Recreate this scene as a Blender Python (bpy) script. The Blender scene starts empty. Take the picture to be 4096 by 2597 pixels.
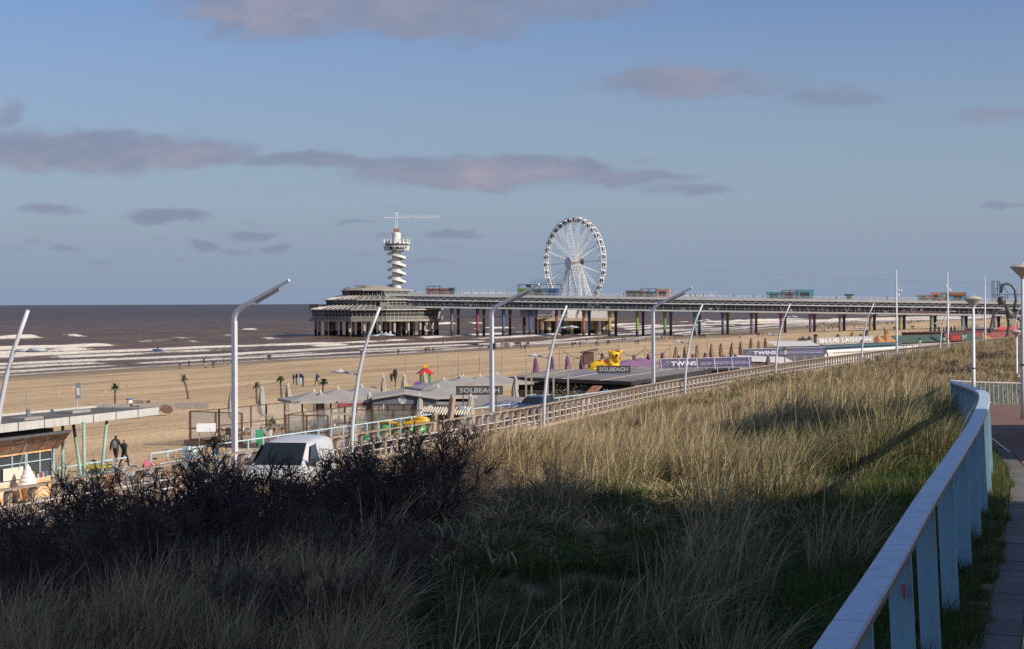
import bpy, bmesh, math, random
import numpy as np
from mathutils import Vector, Matrix
R = math.radians
random.seed(7); rng = np.random.default_rng(11)
sc = bpy.context.scene
col = sc.collection
# ------------------------------------------------------------------ camera
CZ = 15.0                 # eye height above the sea (m)
F = 7100.0                # focal length in pixels of the 4096 px wide photograph
cam_d = bpy.data.cameras.new('camera'); cam = bpy.data.objects.new('camera', cam_d); col.objects.link(cam)
cam_d.lens = F/4096*36; cam_d.sensor_width = 36; cam_d.shift_y = -0.0211
cam_d.clip_start = 0.2; cam_d.clip_end = 200000
cam.matrix_world = Matrix.Translation((0, 0, CZ)) @ Matrix.Rotation(R(90), 4, 'X') @ Matrix.Rotation(-0.0038, 4, 'Z')
sc.camera = cam
cy = sc.cycles; cy.max_bounces = 5; cy.diffuse_bounces = 2; cy.glossy_bounces = 2; cy.transmission_bounces = 4; cy.transparent_max_bounces = 8; cy.caustics_reflective = False; cy.caustics_refractive = False; cy.use_denoising = False
# ------------------------------------------------------------------ sun, sky, exposure
SUN_AZ, SUN_EL = 58.0, 29.0        # degrees from straight behind the camera towards the right; elevation
sdir = Vector((math.sin(R(SUN_AZ))*math.cos(R(SUN_EL)), -math.cos(R(SUN_AZ))*math.cos(R(SUN_EL)), math.sin(R(SUN_EL))))
sun_d = bpy.data.lights.new('sun', 'SUN'); sun = bpy.data.objects.new('sun', sun_d); col.objects.link(sun)
sun_d.energy = 5.0; sun_d.angle = R(0.53); sun_d.color = (1.0, 0.88, 0.72)
sun.rotation_euler = sdir.to_track_quat('Z', 'Y').to_euler()
vs = sc.view_settings
sc.display_settings.display_device = 'sRGB'
vs.view_transform = 'Standard'; vs.look = 'None'; vs.gamma = 1; vs.use_curve_mapping = False; vs.exposure = 0.0
world = bpy.data.worlds.new('World'); sc.world = world; world.use_nodes = True
def hor(u): return 1219.8-.0038*u
CLOUDS = [  # centre u, v in the photograph (turned into azimuth and elevation), half sizes, weight, warmth
 (1100,30,470,165,1.1,.95),(1700,50,640,140,1.0,.7),(2250,15,520,90,.75,.6),(1880,175,120,40,.5,.5),
 (2700,325,420,80,1.0,.85),(3020,345,260,60,.6,.6),(3350,400,320,58,.75,.6),(3980,480,300,50,.6,.6),(2500,170,180,50,.35,.4),
 (330,620,580,92,1.15,.95),(800,615,300,65,.95,.4),(1030,640,200,40,.8,.3),(20,500,110,70,.7,.4),(1230,640,330,50,.9,.3),(1600,650,420,45,.95,.3),
 (2000,690,680,64,1.15,.9),(2480,710,340,40,.8,.4),(2600,640,120,25,.6,.3),(2770,755,220,36,.75,.3),
 (190,845,150,30,.8,.2),(650,868,210,42,.95,.2),(1020,942,170,28,.9,.2),(780,985,90,26,.8,.2),(260,985,90,26,.85,.2),(1010,888,90,18,.6,.2),
 (1800,935,150,22,.8,.2),(970,997,110,20,.7,.2),(1140,1000,85,26,.8,.2),(1500,1022,110,18,.6,.2),(1720,1052,210,18,.6,.2),(1560,940,140,20,.6,.2),
 (4010,832,130,18,.7,.2),(1400,890,110,14,.6,.2),(1620,828,70,22,.55,.2),(60,1000,80,14,.5,.2),(390,1052,70,12,.5,.2),(130,975,60,14,.5,.2),
 (1990,1052,70,12,.4,.2),(700,1035,60,10,.5,.2),(640,975,60,10,.5,.2),(3250,1000,90,14,.25,.2),(3800,850,160,20,.3,.2)]
def build_world():
    nt = world.node_tree; N = nt.nodes; L = nt.links; N.clear()
    out = N.new('ShaderNodeOutputWorld'); bg = N.new('ShaderNodeBackground'); bg.inputs[1].default_value = 0.092
    sky = N.new('ShaderNodeTexSky'); sky.sky_type = 'NISHITA'; sky.sun_disc = False
    sky.sun_elevation = R(SUN_EL); sky.sun_rotation = R(180-SUN_AZ)
    sky.altitude = 0; sky.air_density = 1.0; sky.dust_density = 1.6; sky.ozone_density = 2.2
    tc = N.new('ShaderNodeTexCoord'); sep = N.new('ShaderNodeSeparateXYZ'); L.new(tc.outputs['Generated'], sep.inputs[0])
    def mth(op, a, b=None, clamp=False):
        n = N.new('ShaderNodeMath'); n.operation = op; n.use_clamp = clamp
        for i, x in enumerate((a, b)):
            if x is None: continue
            if isinstance(x, (int, float)): n.inputs[i].default_value = x
            else: L.new(x, n.inputs[i])
        return n.outputs[0]
    az = mth('ARCTAN2', sep.outputs[0], sep.outputs[1]); el = mth('ARCSINE', sep.outputs[2])
    cv = N.new('ShaderNodeCombineXYZ'); L.new(az, cv.inputs[0]); L.new(el, cv.inputs[1])
    def noise(scale, detail, rough, sx=1, sy=1, off=0, vec=None):
        mp = N.new('ShaderNodeMapping'); L.new(vec or cv.outputs[0], mp.inputs[0]); mp.inputs['Scale'].default_value = (sx, sy, 1); mp.inputs['Location'].default_value = (off, off*.7, 0)
        n = N.new('ShaderNodeTexNoise'); L.new(mp.outputs[0], n.inputs[0]); n.inputs['Scale'].default_value = scale; n.inputs['Detail'].default_value = detail; n.inputs['Roughness'].default_value = rough
        return n
    w1 = noise(22, 4, .6, 1, 2.2)
    sub = N.new('ShaderNodeVectorMath'); sub.operation = 'SUBTRACT'; L.new(w1.outputs['Color'], sub.inputs[0]); sub.inputs[1].default_value = (.5, .5, .5)
    mul = N.new('ShaderNodeVectorMath'); mul.operation = 'MULTIPLY'; L.new(sub.outputs[0], mul.inputs[0]); mul.inputs[1].default_value = (.05, .016, 0)
    wv = N.new('ShaderNodeVectorMath'); wv.operation = 'ADD'; L.new(cv.outputs[0], wv.inputs[0]); L.new(mul.outputs[0], wv.inputs[1])
    acc = None; wacc = None
    for (u, v, sx, sy, wt, warm) in CLOUDS:
        a = N.new('ShaderNodeVectorMath'); a.operation = 'SUBTRACT'; L.new(wv.outputs[0], a.inputs[0]); a.inputs[1].default_value = (math.atan((u-2048)/F), math.atan((hor(u)-v)/F), 0)
        b = N.new('ShaderNodeVectorMath'); b.operation = 'MULTIPLY'; L.new(a.outputs[0], b.inputs[0]); b.inputs[1].default_value = (F/sx, F/sy, 0)
        c = N.new('ShaderNodeVectorMath'); c.operation = 'LENGTH'; L.new(b.outputs[0], c.inputs[0])
        m = N.new('ShaderNodeMapRange'); m.interpolation_type = 'SMOOTHSTEP'; L.new(c.outputs['Value'], m.inputs[0])
        m.inputs[1].default_value = 1.45; m.inputs[2].default_value = .2; m.inputs[3].default_value = 0; m.inputs[4].default_value = wt
        acc = m.outputs[0] if acc is None else mth('MAXIMUM', acc, m.outputs[0])
        wm = mth('MULTIPLY', m.outputs[0], warm); wacc = wm if wacc is None else mth('MAXIMUM', wacc, wm)
    # the same kind of scattered cloud goes on all round, away from the part of the sky placed above
    far1 = mth('SUBTRACT', mth('ABSOLUTE', az), .31); far2 = mth('SUBTRACT', el, .19)
    away = mth('MULTIPLY', mth('MAXIMUM', far1, far2), 9, True)
    ng = noise(5, 3, .5, 1, 4.0, 3.3)
    gm = N.new('ShaderNodeMapRange'); gm.interpolation_type = 'SMOOTHSTEP'; L.new(ng.outputs[0], gm.inputs[0]); gm.inputs[1].default_value = .52; gm.inputs[2].default_value = .68
    acc = mth('MAXIMUM', acc, mth('MULTIPLY', gm.outputs[0], away))
    nd = noise(34, 6, .62, 1, 2.6, 1.7, wv.outputs[0])
    dens = mth('ADD', acc, mth('MULTIPLY', mth('SUBTRACT', nd.outputs[0], .5), 1.15))
    dm = N.new('ShaderNodeMapRange'); dm.interpolation_type = 'SMOOTHSTEP'; L.new(dens, dm.inputs[0]); dm.inputs[1].default_value = .24; dm.inputs[2].default_value = .92
    dm.inputs[4].default_value = .86
    gate = mth('MULTIPLY', acc, 4, True)
    fac = mth('MULTIPLY', dm.outputs[0], gate)
    # cloud colour: mauve grey bodies, pinker where the sun reaches them
    wn = noise(16, 4, .6, 1, 2.4, 5.1, wv.outputs[0])
    wf = mth('MULTIPLY', mth('ADD', mth('MULTIPLY', mth('SUBTRACT', wn.outputs[0], .42), 3.2), .1), wacc, True)
    cc = N.new('ShaderNodeMix'); cc.data_type = 'RGBA'; L.new(wf, cc.inputs[0]); cc.inputs[6].default_value = CLOUD_A; cc.inputs[7].default_value = CLOUD_B
    # haze-dulled sky colour towards the horizon
    hz = N.new('ShaderNodeMapRange'); L.new(el, hz.inputs[0]); hz.inputs[1].default_value = 0; hz.inputs[2].default_value = .165; hz.inputs[3].default_value = 1.0; hz.inputs[4].default_value = .04
    tint = N.new('ShaderNodeMix'); tint.data_type = 'RGBA'; tint.blend_type = 'MULTIPLY'; tint.inputs[0].default_value = 1; L.new(sky.outputs[0], tint.inputs[6]); tint.inputs[7].default_value = SKY_TINT
    sk = N.new('ShaderNodeMix'); sk.data_type = 'RGBA'; L.new(hz.outputs[0], sk.inputs[0]); L.new(tint.outputs[2], sk.inputs[6])
    h2 = N.new('ShaderNodeMapRange'); L.new(el, h2.inputs[0]); h2.inputs[1].default_value = 0; h2.inputs[2].default_value = .055
    hc = N.new('ShaderNodeMix'); hc.data_type = 'RGBA'; L.new(h2.outputs[0], hc.inputs[0]); hc.inputs[6].default_value = SKY_LOW; hc.inputs[7].default_value = SKY_HAZE; L.new(hc.outputs[2], sk.inputs[7])
    fin = N.new('ShaderNodeMix'); fin.data_type = 'RGBA'; L.new(fac, fin.inputs[0]); L.new(sk.outputs[2], fin.inputs[6]); L.new(cc.outputs[2], fin.inputs[7])
    L.new(fin.outputs[2], bg.inputs[0]); L.new(bg.outputs[0], out.inputs[0])
CLOUD_A = (2.5, 2.95, 4.2, 1); CLOUD_B = (4.2, 3.8, 4.55, 1); SKY_TINT = (.84, .93, 1.24, 1); SKY_HAZE = (3.6, 4.55, 5.65, 1); SKY_LOW = (2.8, 3.55, 4.95, 1)
build_world()
# ------------------------------------------------------------------ helpers
def PX(u, d): return (u-2048)/F*d
def PZ(u, v, d): return CZ-(v-hor(u))*d/F
def G(u, v, h): d = h*F/(v-hor(u)); return (PX(u, d), d)
def V(*a): return Vector(a)
class MB:
    """collects shapes for ONE mesh object"""
    def __init__(s): s.v = []; s.f = []; s.m = []
    def add(s, vs, fs, m=0):
        o = len(s.v); s.v += [tuple(x) for x in vs]; s.f += [tuple(i+o for i in f) for f in fs]; s.m += [m]*len(fs); return s
    def obox(s, c, ax, ay, az, m=0):
        c, ax, ay, az = Vector(c), Vector(ax), Vector(ay), Vector(az)
        vs = [c+ax*i+ay*j+az*k for k in (-1, 1) for j in (-1, 1) for i in (-1, 1)]
        return s.add(vs, [(0, 2, 3, 1), (4, 5, 7, 6), (0, 1, 5, 4), (2, 6, 7, 3), (0, 4, 6, 2), (1, 3, 7, 5)], m)
    def box(s, c, size, rz=0, m=0):
        a, b = math.cos(rz), math.sin(rz)
        return s.obox(c, (a*size[0]/2, b*size[0]/2, 0), (-b*size[1]/2, a*size[1]/2, 0), (0, 0, size[2]/2), m)
    def bar(s, p, q, w, h=None, m=0, up=(0, 0, 1)):
        p, q = Vector(p), Vector(q); d = q-p
        if d.length < 1e-6: return s
        dn = d.normalized(); up = Vector(up)
        if abs(dn.dot(up)) > .98: up = Vector((0, 1, 0)) if abs(dn.y) < .9 else Vector((1, 0, 0))
        sd = dn.cross(up).normalized(); u2 = sd.cross(dn)
        return s.obox((p+q)/2, sd*w/2, d/2, u2*(h or w)/2, m)
    def tube(s, pts, rads, n=8, m=0, cap=True):
        pts = [Vector(p) for p in pts]
        if isinstance(rads, (int, float)): rads = [rads]*len(pts)
        o = len(s.v); prev = None
        for i, p in enumerate(pts):
            t = (pts[min(i+1, len(pts)-1)]-pts[max(i-1, 0)]).normalized()
            if prev is None: a = t.orthogonal().normalized()
            else:
                a = prev-t*prev.dot(t); a = a.normalized() if a.length > 1e-5 else t.orthogonal().normalized()
            prev = a; b = t.cross(a)
            for k in range(n):
                an = 2*math.pi*k/n; s.v.append(tuple(p+(a*math.cos(an)+b*math.sin(an))*rads[i]))
        for i in range(len(pts)-1):
            for k in range(n):
                k2 = (k+1) % n; s.f.append((o+i*n+k, o+i*n+k2, o+(i+1)*n+k2, o+(i+1)*n+k)); s.m.append(m)
        if cap:
            s.f.append(tuple(o+k for k in reversed(range(n)))); s.m.append(m)
            e = o+(len(pts)-1)*n; s.f.append(tuple(e+k for k in range(n))); s.m.append(m)
        return s
    def lathe(s, prof, n=16, c=(0, 0, 0), m=0, sx=1, sy=1, ph=0):
        o = len(s.v)
        for (r, z) in prof:
            for k in range(n):
                a = 2*math.pi*k/n+ph; s.v.append((c[0]+r*math.cos(a)*sx, c[1]+r*math.sin(a)*sy, c[2]+z))
        for i in range(len(prof)-1):
            for k in range(n):
                k2 = (k+1) % n; s.f.append((o+i*n+k, o+i*n+k2, o+(i+1)*n+k2, o+(i+1)*n+k)); s.m.append(m)
        s.f.append(tuple(o+k for k in reversed(range(n)))); s.m.append(m)
        e = o+(len(prof)-1)*n; s.f.append(tuple(e+k for k in range(n))); s.m.append(m)
        return s
    def prism(s, poly, z0, z1, m=0):
        n = len(poly); p0 = [(p[0], p[1], z0 if len(p) < 3 else p[2]+z0) for p in poly]; p1 = [(p[0], p[1], z1 if len(p) < 3 else p[2]+z1) for p in poly]
        fs = [tuple(reversed(range(n))), tuple(range(n, 2*n))]+[(i, (i+1) % n, n+(i+1) % n, n+i) for i in range(n)]
        return s.add(p0+p1, fs, m)
    def plate(s, pts, th, m=0):
        pts = [Vector(p) for p in pts]; n = len(pts); nr = (pts[1]-pts[0]).cross(pts[2]-pts[0]).normalized()*th/2
        return s.add([p-nr for p in pts]+[p+nr for p in pts], [tuple(reversed(range(n))), tuple(range(n, 2*n))]+[(i, (i+1) % n, n+(i+1) % n, n+i) for i in range(n)], m)
    def sphere(s, c, r, n=10, k=6, m=0, sc3=(1, 1, 1)):
        prof = [(max(1e-4, math.sin(math.pi*i/k))*r, -math.cos(math.pi*i/k)*r*sc3[2]) for i in range(k+1)]
        return s.lathe(prof, n, c, m, sc3[0], sc3[1])
    def mesh(s, name, mats, smooth=False):
        me = bpy.data.meshes.new(name); me.from_pydata(s.v, [], s.f)
        for x in (mats if isinstance(mats, (list, tuple)) else [mats]): me.materials.append(x)
        if len(me.materials) > 1: me.polygons.foreach_set('material_index', s.m)
        if smooth: me.polygons.foreach_set('use_smooth', [True]*len(me.polygons))
        me.update(); return me
    def build(s, name, mats, parent=None, loc=(0, 0, 0), rz=0, smooth=False, kind=None):
        return link(name, s.mesh(name, mats, smooth), parent, loc, rz, kind)
def link(name, data, parent=None, loc=(0, 0, 0), rz=0, kind=None):
    o = bpy.data.objects.new(name, data); col.objects.link(o); o.parent = parent; o.location = loc; o.rotation_euler = (0, 0, rz)
    if kind: o['kind'] = kind
    return o
def tag(o, label, cat, group=None):
    o['label'] = label; o['category'] = cat
    if group: o['group'] = group
    return o
def thing(name, label, cat, loc=(0, 0, 0), rz=0, group=None):
    o = link(name, None, None, loc, rz); o.empty_display_size = .3
    return tag(o, label, cat, group)
KIDS = {}
def copy_tree(o, loc, rz=0, label=None, parent=None, top=True):
    c = o.copy(); col.objects.link(c); c.parent = parent
    if top: c.location = loc; c.rotation_euler = (0, 0, rz)
    if label: c['label'] = label
    for ch in [x for x in o.children]: copy_tree(ch, None, 0, None, c, False)
    return c
MATS = {}
def M(name, c=(.5, .5, .5), rough=.6, var=.12, scale=3.0, metal=0, bump=0, bscale=None, spec=.5, c2=None, detail=4, stretch=(1, 1, 1), alpha=None, coat=0, dirt=0, dirtc=(.16, .13, .10), dscale=2.0):
    if name in MATS: return MATS[name]
    m = bpy.data.materials.new(name); m.use_nodes = True; nt = m.node_tree; N = nt.nodes; L = nt.links
    b = N['Principled BSDF']; b.inputs['Roughness'].default_value = rough; b.inputs['Metallic'].default_value = metal; b.inputs['Specular IOR Level'].default_value = spec
    if coat: b.inputs['Coat Weight'].default_value = coat
    tc = N.new('ShaderNodeTexCoord'); mp = N.new('ShaderNodeMapping'); L.new(tc.outputs['Object'], mp.inputs[0]); mp.inputs['Scale'].default_value = stretch
    n = N.new('ShaderNodeTexNoise'); L.new(mp.outputs[0], n.inputs[0]); n.inputs['Scale'].default_value = scale; n.inputs['Detail'].default_value = detail; n.inputs['Roughness'].default_value = .6
    mx = N.new('ShaderNodeMix'); mx.data_type = 'RGBA'
    lo = c2 if c2 else tuple(x*(1-var) for x in c); hi = c if c2 else tuple(min(1, x*(1+var)) for x in c)
    mx.inputs[6].default_value = (*lo, 1); mx.inputs[7].default_value = (*hi, 1)
    mr = N.new('ShaderNodeMapRange'); L.new(n.outputs[0], mr.inputs[0]); mr.inputs[1].default_value = .3; mr.inputs[2].default_value = .7
    L.new(mr.outputs[0], mx.inputs[0]); cout = mx.outputs[2]
    if dirt:      # runs and blotches of grime, and a rougher surface where they are
        m3 = N.new('ShaderNodeMapping'); L.new(tc.outputs['Object'], m3.inputs[0]); m3.inputs['Scale'].default_value = (1, 1, .22)
        n3 = N.new('ShaderNodeTexNoise'); L.new(m3.outputs[0], n3.inputs[0]); n3.inputs['Scale'].default_value = dscale*4; n3.inputs['Detail'].default_value = 8; n3.inputs['Roughness'].default_value = .72
        r3 = N.new('ShaderNodeMapRange'); L.new(n3.outputs[0], r3.inputs[0]); r3.inputs[1].default_value = .47; r3.inputs[2].default_value = .74; r3.inputs[4].default_value = dirt
        x3 = N.new('ShaderNodeMix'); x3.data_type = 'RGBA'; L.new(r3.outputs[0], x3.inputs[0]); L.new(cout, x3.inputs[6]); x3.inputs[7].default_value = (*dirtc, 1); cout = x3.outputs[2]
        q3 = N.new('ShaderNodeMapRange'); L.new(r3.outputs[0], q3.inputs[0]); q3.inputs[3].default_value = rough; q3.inputs[4].default_value = min(1, rough+.3); L.new(q3.outputs[0], b.inputs['Roughness'])
    L.new(cout, b.inputs['Base Color'])
    if bump:
        n2 = N.new('ShaderNodeTexNoise'); L.new(mp.outputs[0], n2.inputs[0]); n2.inputs['Scale'].default_value = bscale or scale*6; n2.inputs['Detail'].default_value = 5
        bp = N.new('ShaderNodeBump'); bp.inputs['Strength'].default_value = bump; bp.inputs['Distance'].default_value = .05; L.new(n2.outputs[0], bp.inputs['Height']); L.new(bp.outputs[0], b.inputs['Normal'])
    if alpha is not None:
        b.inputs['Alpha'].default_value = alpha
    MATS[name] = m; return m
def text_mesh(s, size, ext=.01, offset=0, width=None, shear=0, align='LEFT'):
    cu = bpy.data.curves.new('lettering', 'FONT'); cu.body = s; cu.size = size; cu.extrude = ext; cu.offset = offset; cu.shear = shear; cu.align_x = align; cu.resolution_u = 2
    o = bpy.data.objects.new('lettering', cu); col.objects.link(o)
    dg = bpy.context.evaluated_depsgraph_get(); me = bpy.data.meshes.new_from_object(o.evaluated_get(dg))
    bpy.data.objects.remove(o); bpy.data.curves.remove(cu)
    co = np.empty(len(me.vertices)*3, 'f'); me.vertices.foreach_get('co', co); co = co.reshape(-1, 3)
    w = co[:, 0].max()-co[:, 0].min()
    if width:
        co[:, 0] = (co[:, 0]-co[:, 0].min())*width/w; me.vertices.foreach_set('co', co.ravel()); me.update()
    return me
def lettering(parent, s, size, loc, rz, mat, width=None, name='lettering', offset=0, mirror=False, ext=.01, shear=0):
    """flat letters standing upright; local x runs along the sign"""
    me = text_mesh(s, size, ext, offset, width, shear); me.materials.clear(); me.materials.append(mat)
    o = link(name, me, parent, loc); o.rotation_euler = (R(90), 0, rz)
    if mirror: o.scale = (-1, 1, 1)
    return o
# ------------------------------------------------------------------ plan of the place: lines along the coast, X as a function of Y
def line(pts, sig=5):
    ys = np.arange(-80, 900, 1.0); P = np.array(pts, float); x = np.interp(ys, P[:, 1], P[:, 0])
    s0 = (P[1, 0]-P[0, 0])/(P[1, 1]-P[0, 1]); x = np.where(ys < P[0, 1], P[0, 0]+s0*(ys-P[0, 1]), x)
    k = np.exp(-.5*(np.arange(-15, 16)/sig)**2); k /= k.sum()
    xs = np.convolve(np.pad(x, 15, mode='edge'), k, 'valid'); xs[:16] = x[:16]; xs[-16:] = x[-16:]
    far = P[P[:, 1] > 899]
    YY = np.concatenate([ys, far[:, 1]]); XX = np.concatenate([xs, far[:, 0]])
    return lambda y: np.interp(y, YY, XX)
L1 = line([(-36,0),(-14.7,51),(-11.7,58.2),(-6.6,72.6),(-2.9,81),(1.4,92.2),(9.6,118),(24.1,156),(35.5,183),(74,264),(150,400),(265,600),(420,880),(460,950),(900,1700),(30000,60000)])   # railing of the road
LB = line([(-51,0),(-21.2,86),(-18.1,95.3),(-14.3,103.5),(-9,116.8),(-3.9,128.8),(.4,138),(8.2,156),(13,166),(21,184),(58,264),(132,400),(245,600),(400,880),(440,950),(880,1700),(29980,60000)])   # seaward edge of the promenade
LU = line([(-1.8,-3),(-.2,2),(1.2,6.64),(1.89,8.84),(2.53,11.08),(3.22,13.24),(3.81,15.2),(4.36,17),(4.95,18.9),(5.4,20.6),(5.95,22.3),(6.72,25.5),(7.3,28),(9.9,40),(12.4,50),(14.9,60),(17.1,69.5),(18.5,74),(20.2,78),(22.1,82),(24.3,86),(26.4,90),(33,100),(48,120),(72,150),(108,200),(160,270),(260,400)], 1.3)   # blue fence of the upper path
LW = line([(-265,0),(-108,374),(-78,446),(-40,517),(-21.7,563),(9.9,634),(33.2,670),(55,729),(97.5,866),(110,905),(209,1190),(315,1383),(451,1566),(2200,4000),(42000,60000)], 8)   # waterline
ROADW = 6.2; STRIP = 3.6
def zpath(y): return CZ-np.interp(y, [-40, 24, 40, 55, 70, 97, 115, 600], [2.3, 2.3, 2.86, 3.5, 4.15, 5.6, 6.5, 6.5])
def vnoise(x, y, seed=0):
    x = np.asarray(x, float); y = np.asarray(y, float)
    xi = np.floor(x).astype(np.int64); yi = np.floor(y).astype(np.int64); fx = x-xi; fy = y-yi; fx = fx*fx*(3-2*fx); fy = fy*fy*(3-2*fy)
    def h(a, b):
        n = (a*374761393+b*668265263+seed*1442695041) & 0x7fffffff; n = ((n ^ (n >> 13))*1274126177) & 0x7fffffff
        return ((n ^ (n >> 16)) & 0xffff)/65535.0
    return (h(xi, yi)*(1-fx)+h(xi+1, yi)*fx)*(1-fy)+(h(xi, yi+1)*(1-fx)+h(xi+1, yi+1)*fx)*fy
def fbm(x, y, seed=0, o=3): return sum(vnoise(x*2**k, y*2**k, seed+k)*.5**k for k in range(o))/sum(.5**k for k in range(o))
def dune_t(X, Y): a = L1(Y)+ROADW; return (X-a)/(LU(Y)-.25-a)
def dune_z(X, Y):
    t = np.clip(dune_t(X, Y), 0, 1); B = np.interp(Y, [0, 25, 50, 70, 80, 110, 160, 260, 400], [.2, .25, .4, .9, 1.5, 2.3, 2.55, 2.7, 2.7])
    base = (CZ-6.5)*(1-t)+zpath(Y)*t
    bump = 1-np.abs(1-2*t)**2.5
    nz = ((fbm(X*.22, Y*.22, 3)-.5)*1.25+(fbm(X*.45+9, Y*.3, 13)-.5)*.7)*np.clip(t*6, 0, 1)*np.clip((1-t)*7, 0, 1)
    return base+B*bump+nz
def beach_z(X, Y):
    a = LB(Y)-STRIP; s = (a-X)/(a-LW(Y)); s1 = np.clip(s, 0, 1)
    z = 5.35*(1-s1**1.5)-np.clip(s-1, 0, 5)*14
    return z+(fbm(X*.05, Y*.05, 9)-.5)*.5*np.clip(s1*8, 0, 1)*np.clip((1-s1)*4, 0, 1)
def zg(X, Y):
    if X < LB(Y)-STRIP: return float(beach_z(X, Y))
    if X < LB(Y): return 5.8
    if X < L1(Y): return 6.2
    if X < L1(Y)+ROADW: return CZ-6.5
    return float(dune_z(X, Y))
def drop(u, v, d0=75, d1=1600):
    """where the line of sight through (u, v) meets the beach"""
    s = (v-hor(u))/F; d = d0
    while d < d1:
        if zg(PX(u, d), d) >= CZ-s*d: break
        d *= 1.004
    return (PX(u, d), d, zg(PX(u, d), d))
def grid_mesh(name, X, Y, Z, mat, attrs=None, smooth=True, kind='structure', parent=None):
    n, m = X.shape; me = bpy.data.meshes.new(name)
    co = np.stack([X, Y, Z], -1).reshape(-1, 3).astype('f'); idx = np.arange(n*m).reshape(n, m)
    q = np.stack([idx[:-1, :-1], idx[:-1, 1:], idx[1:, 1:], idx[1:, :-1]], -1).reshape(-1, 4)
    me.vertices.add(len(co)); me.vertices.foreach_set('co', co.ravel())
    me.loops.add(q.size); me.loops.foreach_set('vertex_index', q.ravel().astype('i'))
    me.polygons.add(len(q)); me.polygons.foreach_set('loop_start', np.arange(0, q.size, 4, dtype='i')); me.polygons.foreach_set('loop_total', np.full(len(q), 4, dtype='i'))
    me.polygons.foreach_set('use_smooth', np.full(len(q), smooth))
    for k, a in (attrs or {}).items():
        at = me.attributes.new(k, 'FLOAT', 'POINT'); at.data.foreach_set('value', a.ravel().astype('f'))
    me.materials.append(mat); me.update(); me.validate()
    return link(name, me, parent, kind=kind)
# ------------------------------------------------------------------ materials of the ground
def mat_nodes(name):
    m = bpy.data.materials.new(name); m.use_nodes = True; return m, m.node_tree.nodes, m.node_tree.links, m.node_tree.nodes['Principled BSDF']
def nd(N, L, typ, ins=(), **kw):
    n = N.new('ShaderNode'+typ)
    for k, v in kw.items(): setattr(n, k, v)
    for k, v in dict(ins).items():
        if hasattr(v, 'links') or hasattr(v, 'is_output'): L.new(v, n.inputs[k])
        else: n.inputs[k].default_value = v
    return n
def sea_material():
    m, N, L, b = mat_nodes('sea_water'); b.inputs['Roughness'].default_value = .38; b.inputs['Specular IOR Level'].default_value = .06
    geo = nd(N, L, 'NewGeometry'); at = nd(N, L, 'Attribute', attribute_name='foam')
    mp = nd(N, L, 'Mapping', {0: geo.outputs['Position'], 'Rotation': (0, 0, R(-65)), 'Scale': (1, 1, 1)})
    st = nd(N, L, 'Mapping', {0: mp.outputs[0], 'Scale': (.035, .12, 1)})
    n1 = nd(N, L, 'TexNoise', {0: st.outputs[0], 'Scale': 1.0, 'Detail': 6, 'Roughness': .65})
    n2 = nd(N, L, 'TexNoise', {0: nd(N, L, 'Mapping', {0: mp.outputs[0], 'Scale': (.35, 1, 1)}).outputs[0], 'Scale': .8, 'Detail': 6, 'Roughness': .75})
    n3 = nd(N, L, 'TexNoise', {0: mp.outputs[0], 'Scale': .012, 'Detail': 3})
    # murky water: browner inshore where sand is stirred up, greyer further out
    dist = nd(N, L, 'Attribute', attribute_name='offshore')
    cm = nd(N, L, 'MapRange', {0: dist.outputs['Fac'], 1: 50.0, 2: 1500.0})
    c0 = nd(N, L, 'Mix', {0: cm.outputs[0], 6: (.155, .100, .062, 1), 7: (.085, .066, .051, 1)}, data_type='RGBA')
    cv = nd(N, L, 'MapRange', {0: n1.outputs[0], 1: .3, 2: .72, 3: .62, 4: 1.35})
    c1 = nd(N, L, 'Mix', {0: 1.0, 6: c0.outputs[2], 7: cv.outputs[0]}, data_type='RGBA', blend_type='MULTIPLY')
    cs = nd(N, L, 'MapRange', {0: n3.outputs[0], 1: .35, 2: .65, 3: .82, 4: 1.15})
    c2 = nd(N, L, 'Mix', {0: 1.0, 6: c1.outputs[2], 7: cs.outputs[0]}, data_type='RGBA', blend_type='MULTIPLY')
    wc = nd(N, L, 'MapRange', {0: n1.outputs[0], 1: .705, 2: .77, 3: 0.0, 4: .75})      # scattered whitecaps
    fb = nd(N, L, 'MapRange', {0: n2.outputs[0], 1: .25, 2: .75, 3: -.62, 4: .62})
    fs = nd(N, L, 'Math', {0: at.outputs['Fac'], 1: fb.outputs[0]}, operation='ADD')
    fm = nd(N, L, 'MapRange', {0: fs.outputs[0], 1: .27, 2: .80}, interpolation_type='SMOOTHSTEP')
    ft = nd(N, L, 'Math', {0: fm.outputs[0], 1: wc.outputs[0]}, operation='MAXIMUM')
    fc = nd(N, L, 'Mix', {0: n2.outputs[0], 6: (.50, .43, .34, 1), 7: (.88, .84, .77, 1)}, data_type='RGBA')
    c3 = nd(N, L, 'Mix', {0: ft.outputs[0], 6: c2.outputs[2], 7: fc.outputs[2]}, data_type='RGBA')
    L.new(c3.outputs[2], b.inputs['Base Color'])
    rr = nd(N, L, 'MapRange', {0: ft.outputs[0], 3: .38, 4: .9}); L.new(rr.outputs[0], b.inputs['Roughness'])
    hs = nd(N, L, 'Math', {0: n1.outputs[0], 1: n2.outputs[0]}, operation='ADD')
    bp = nd(N, L, 'Bump', {'Strength': .9, 'Distance': .9, 'Height': hs.outputs[0]}); L.new(bp.outputs[0], b.inputs['Normal'])
    return m
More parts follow.
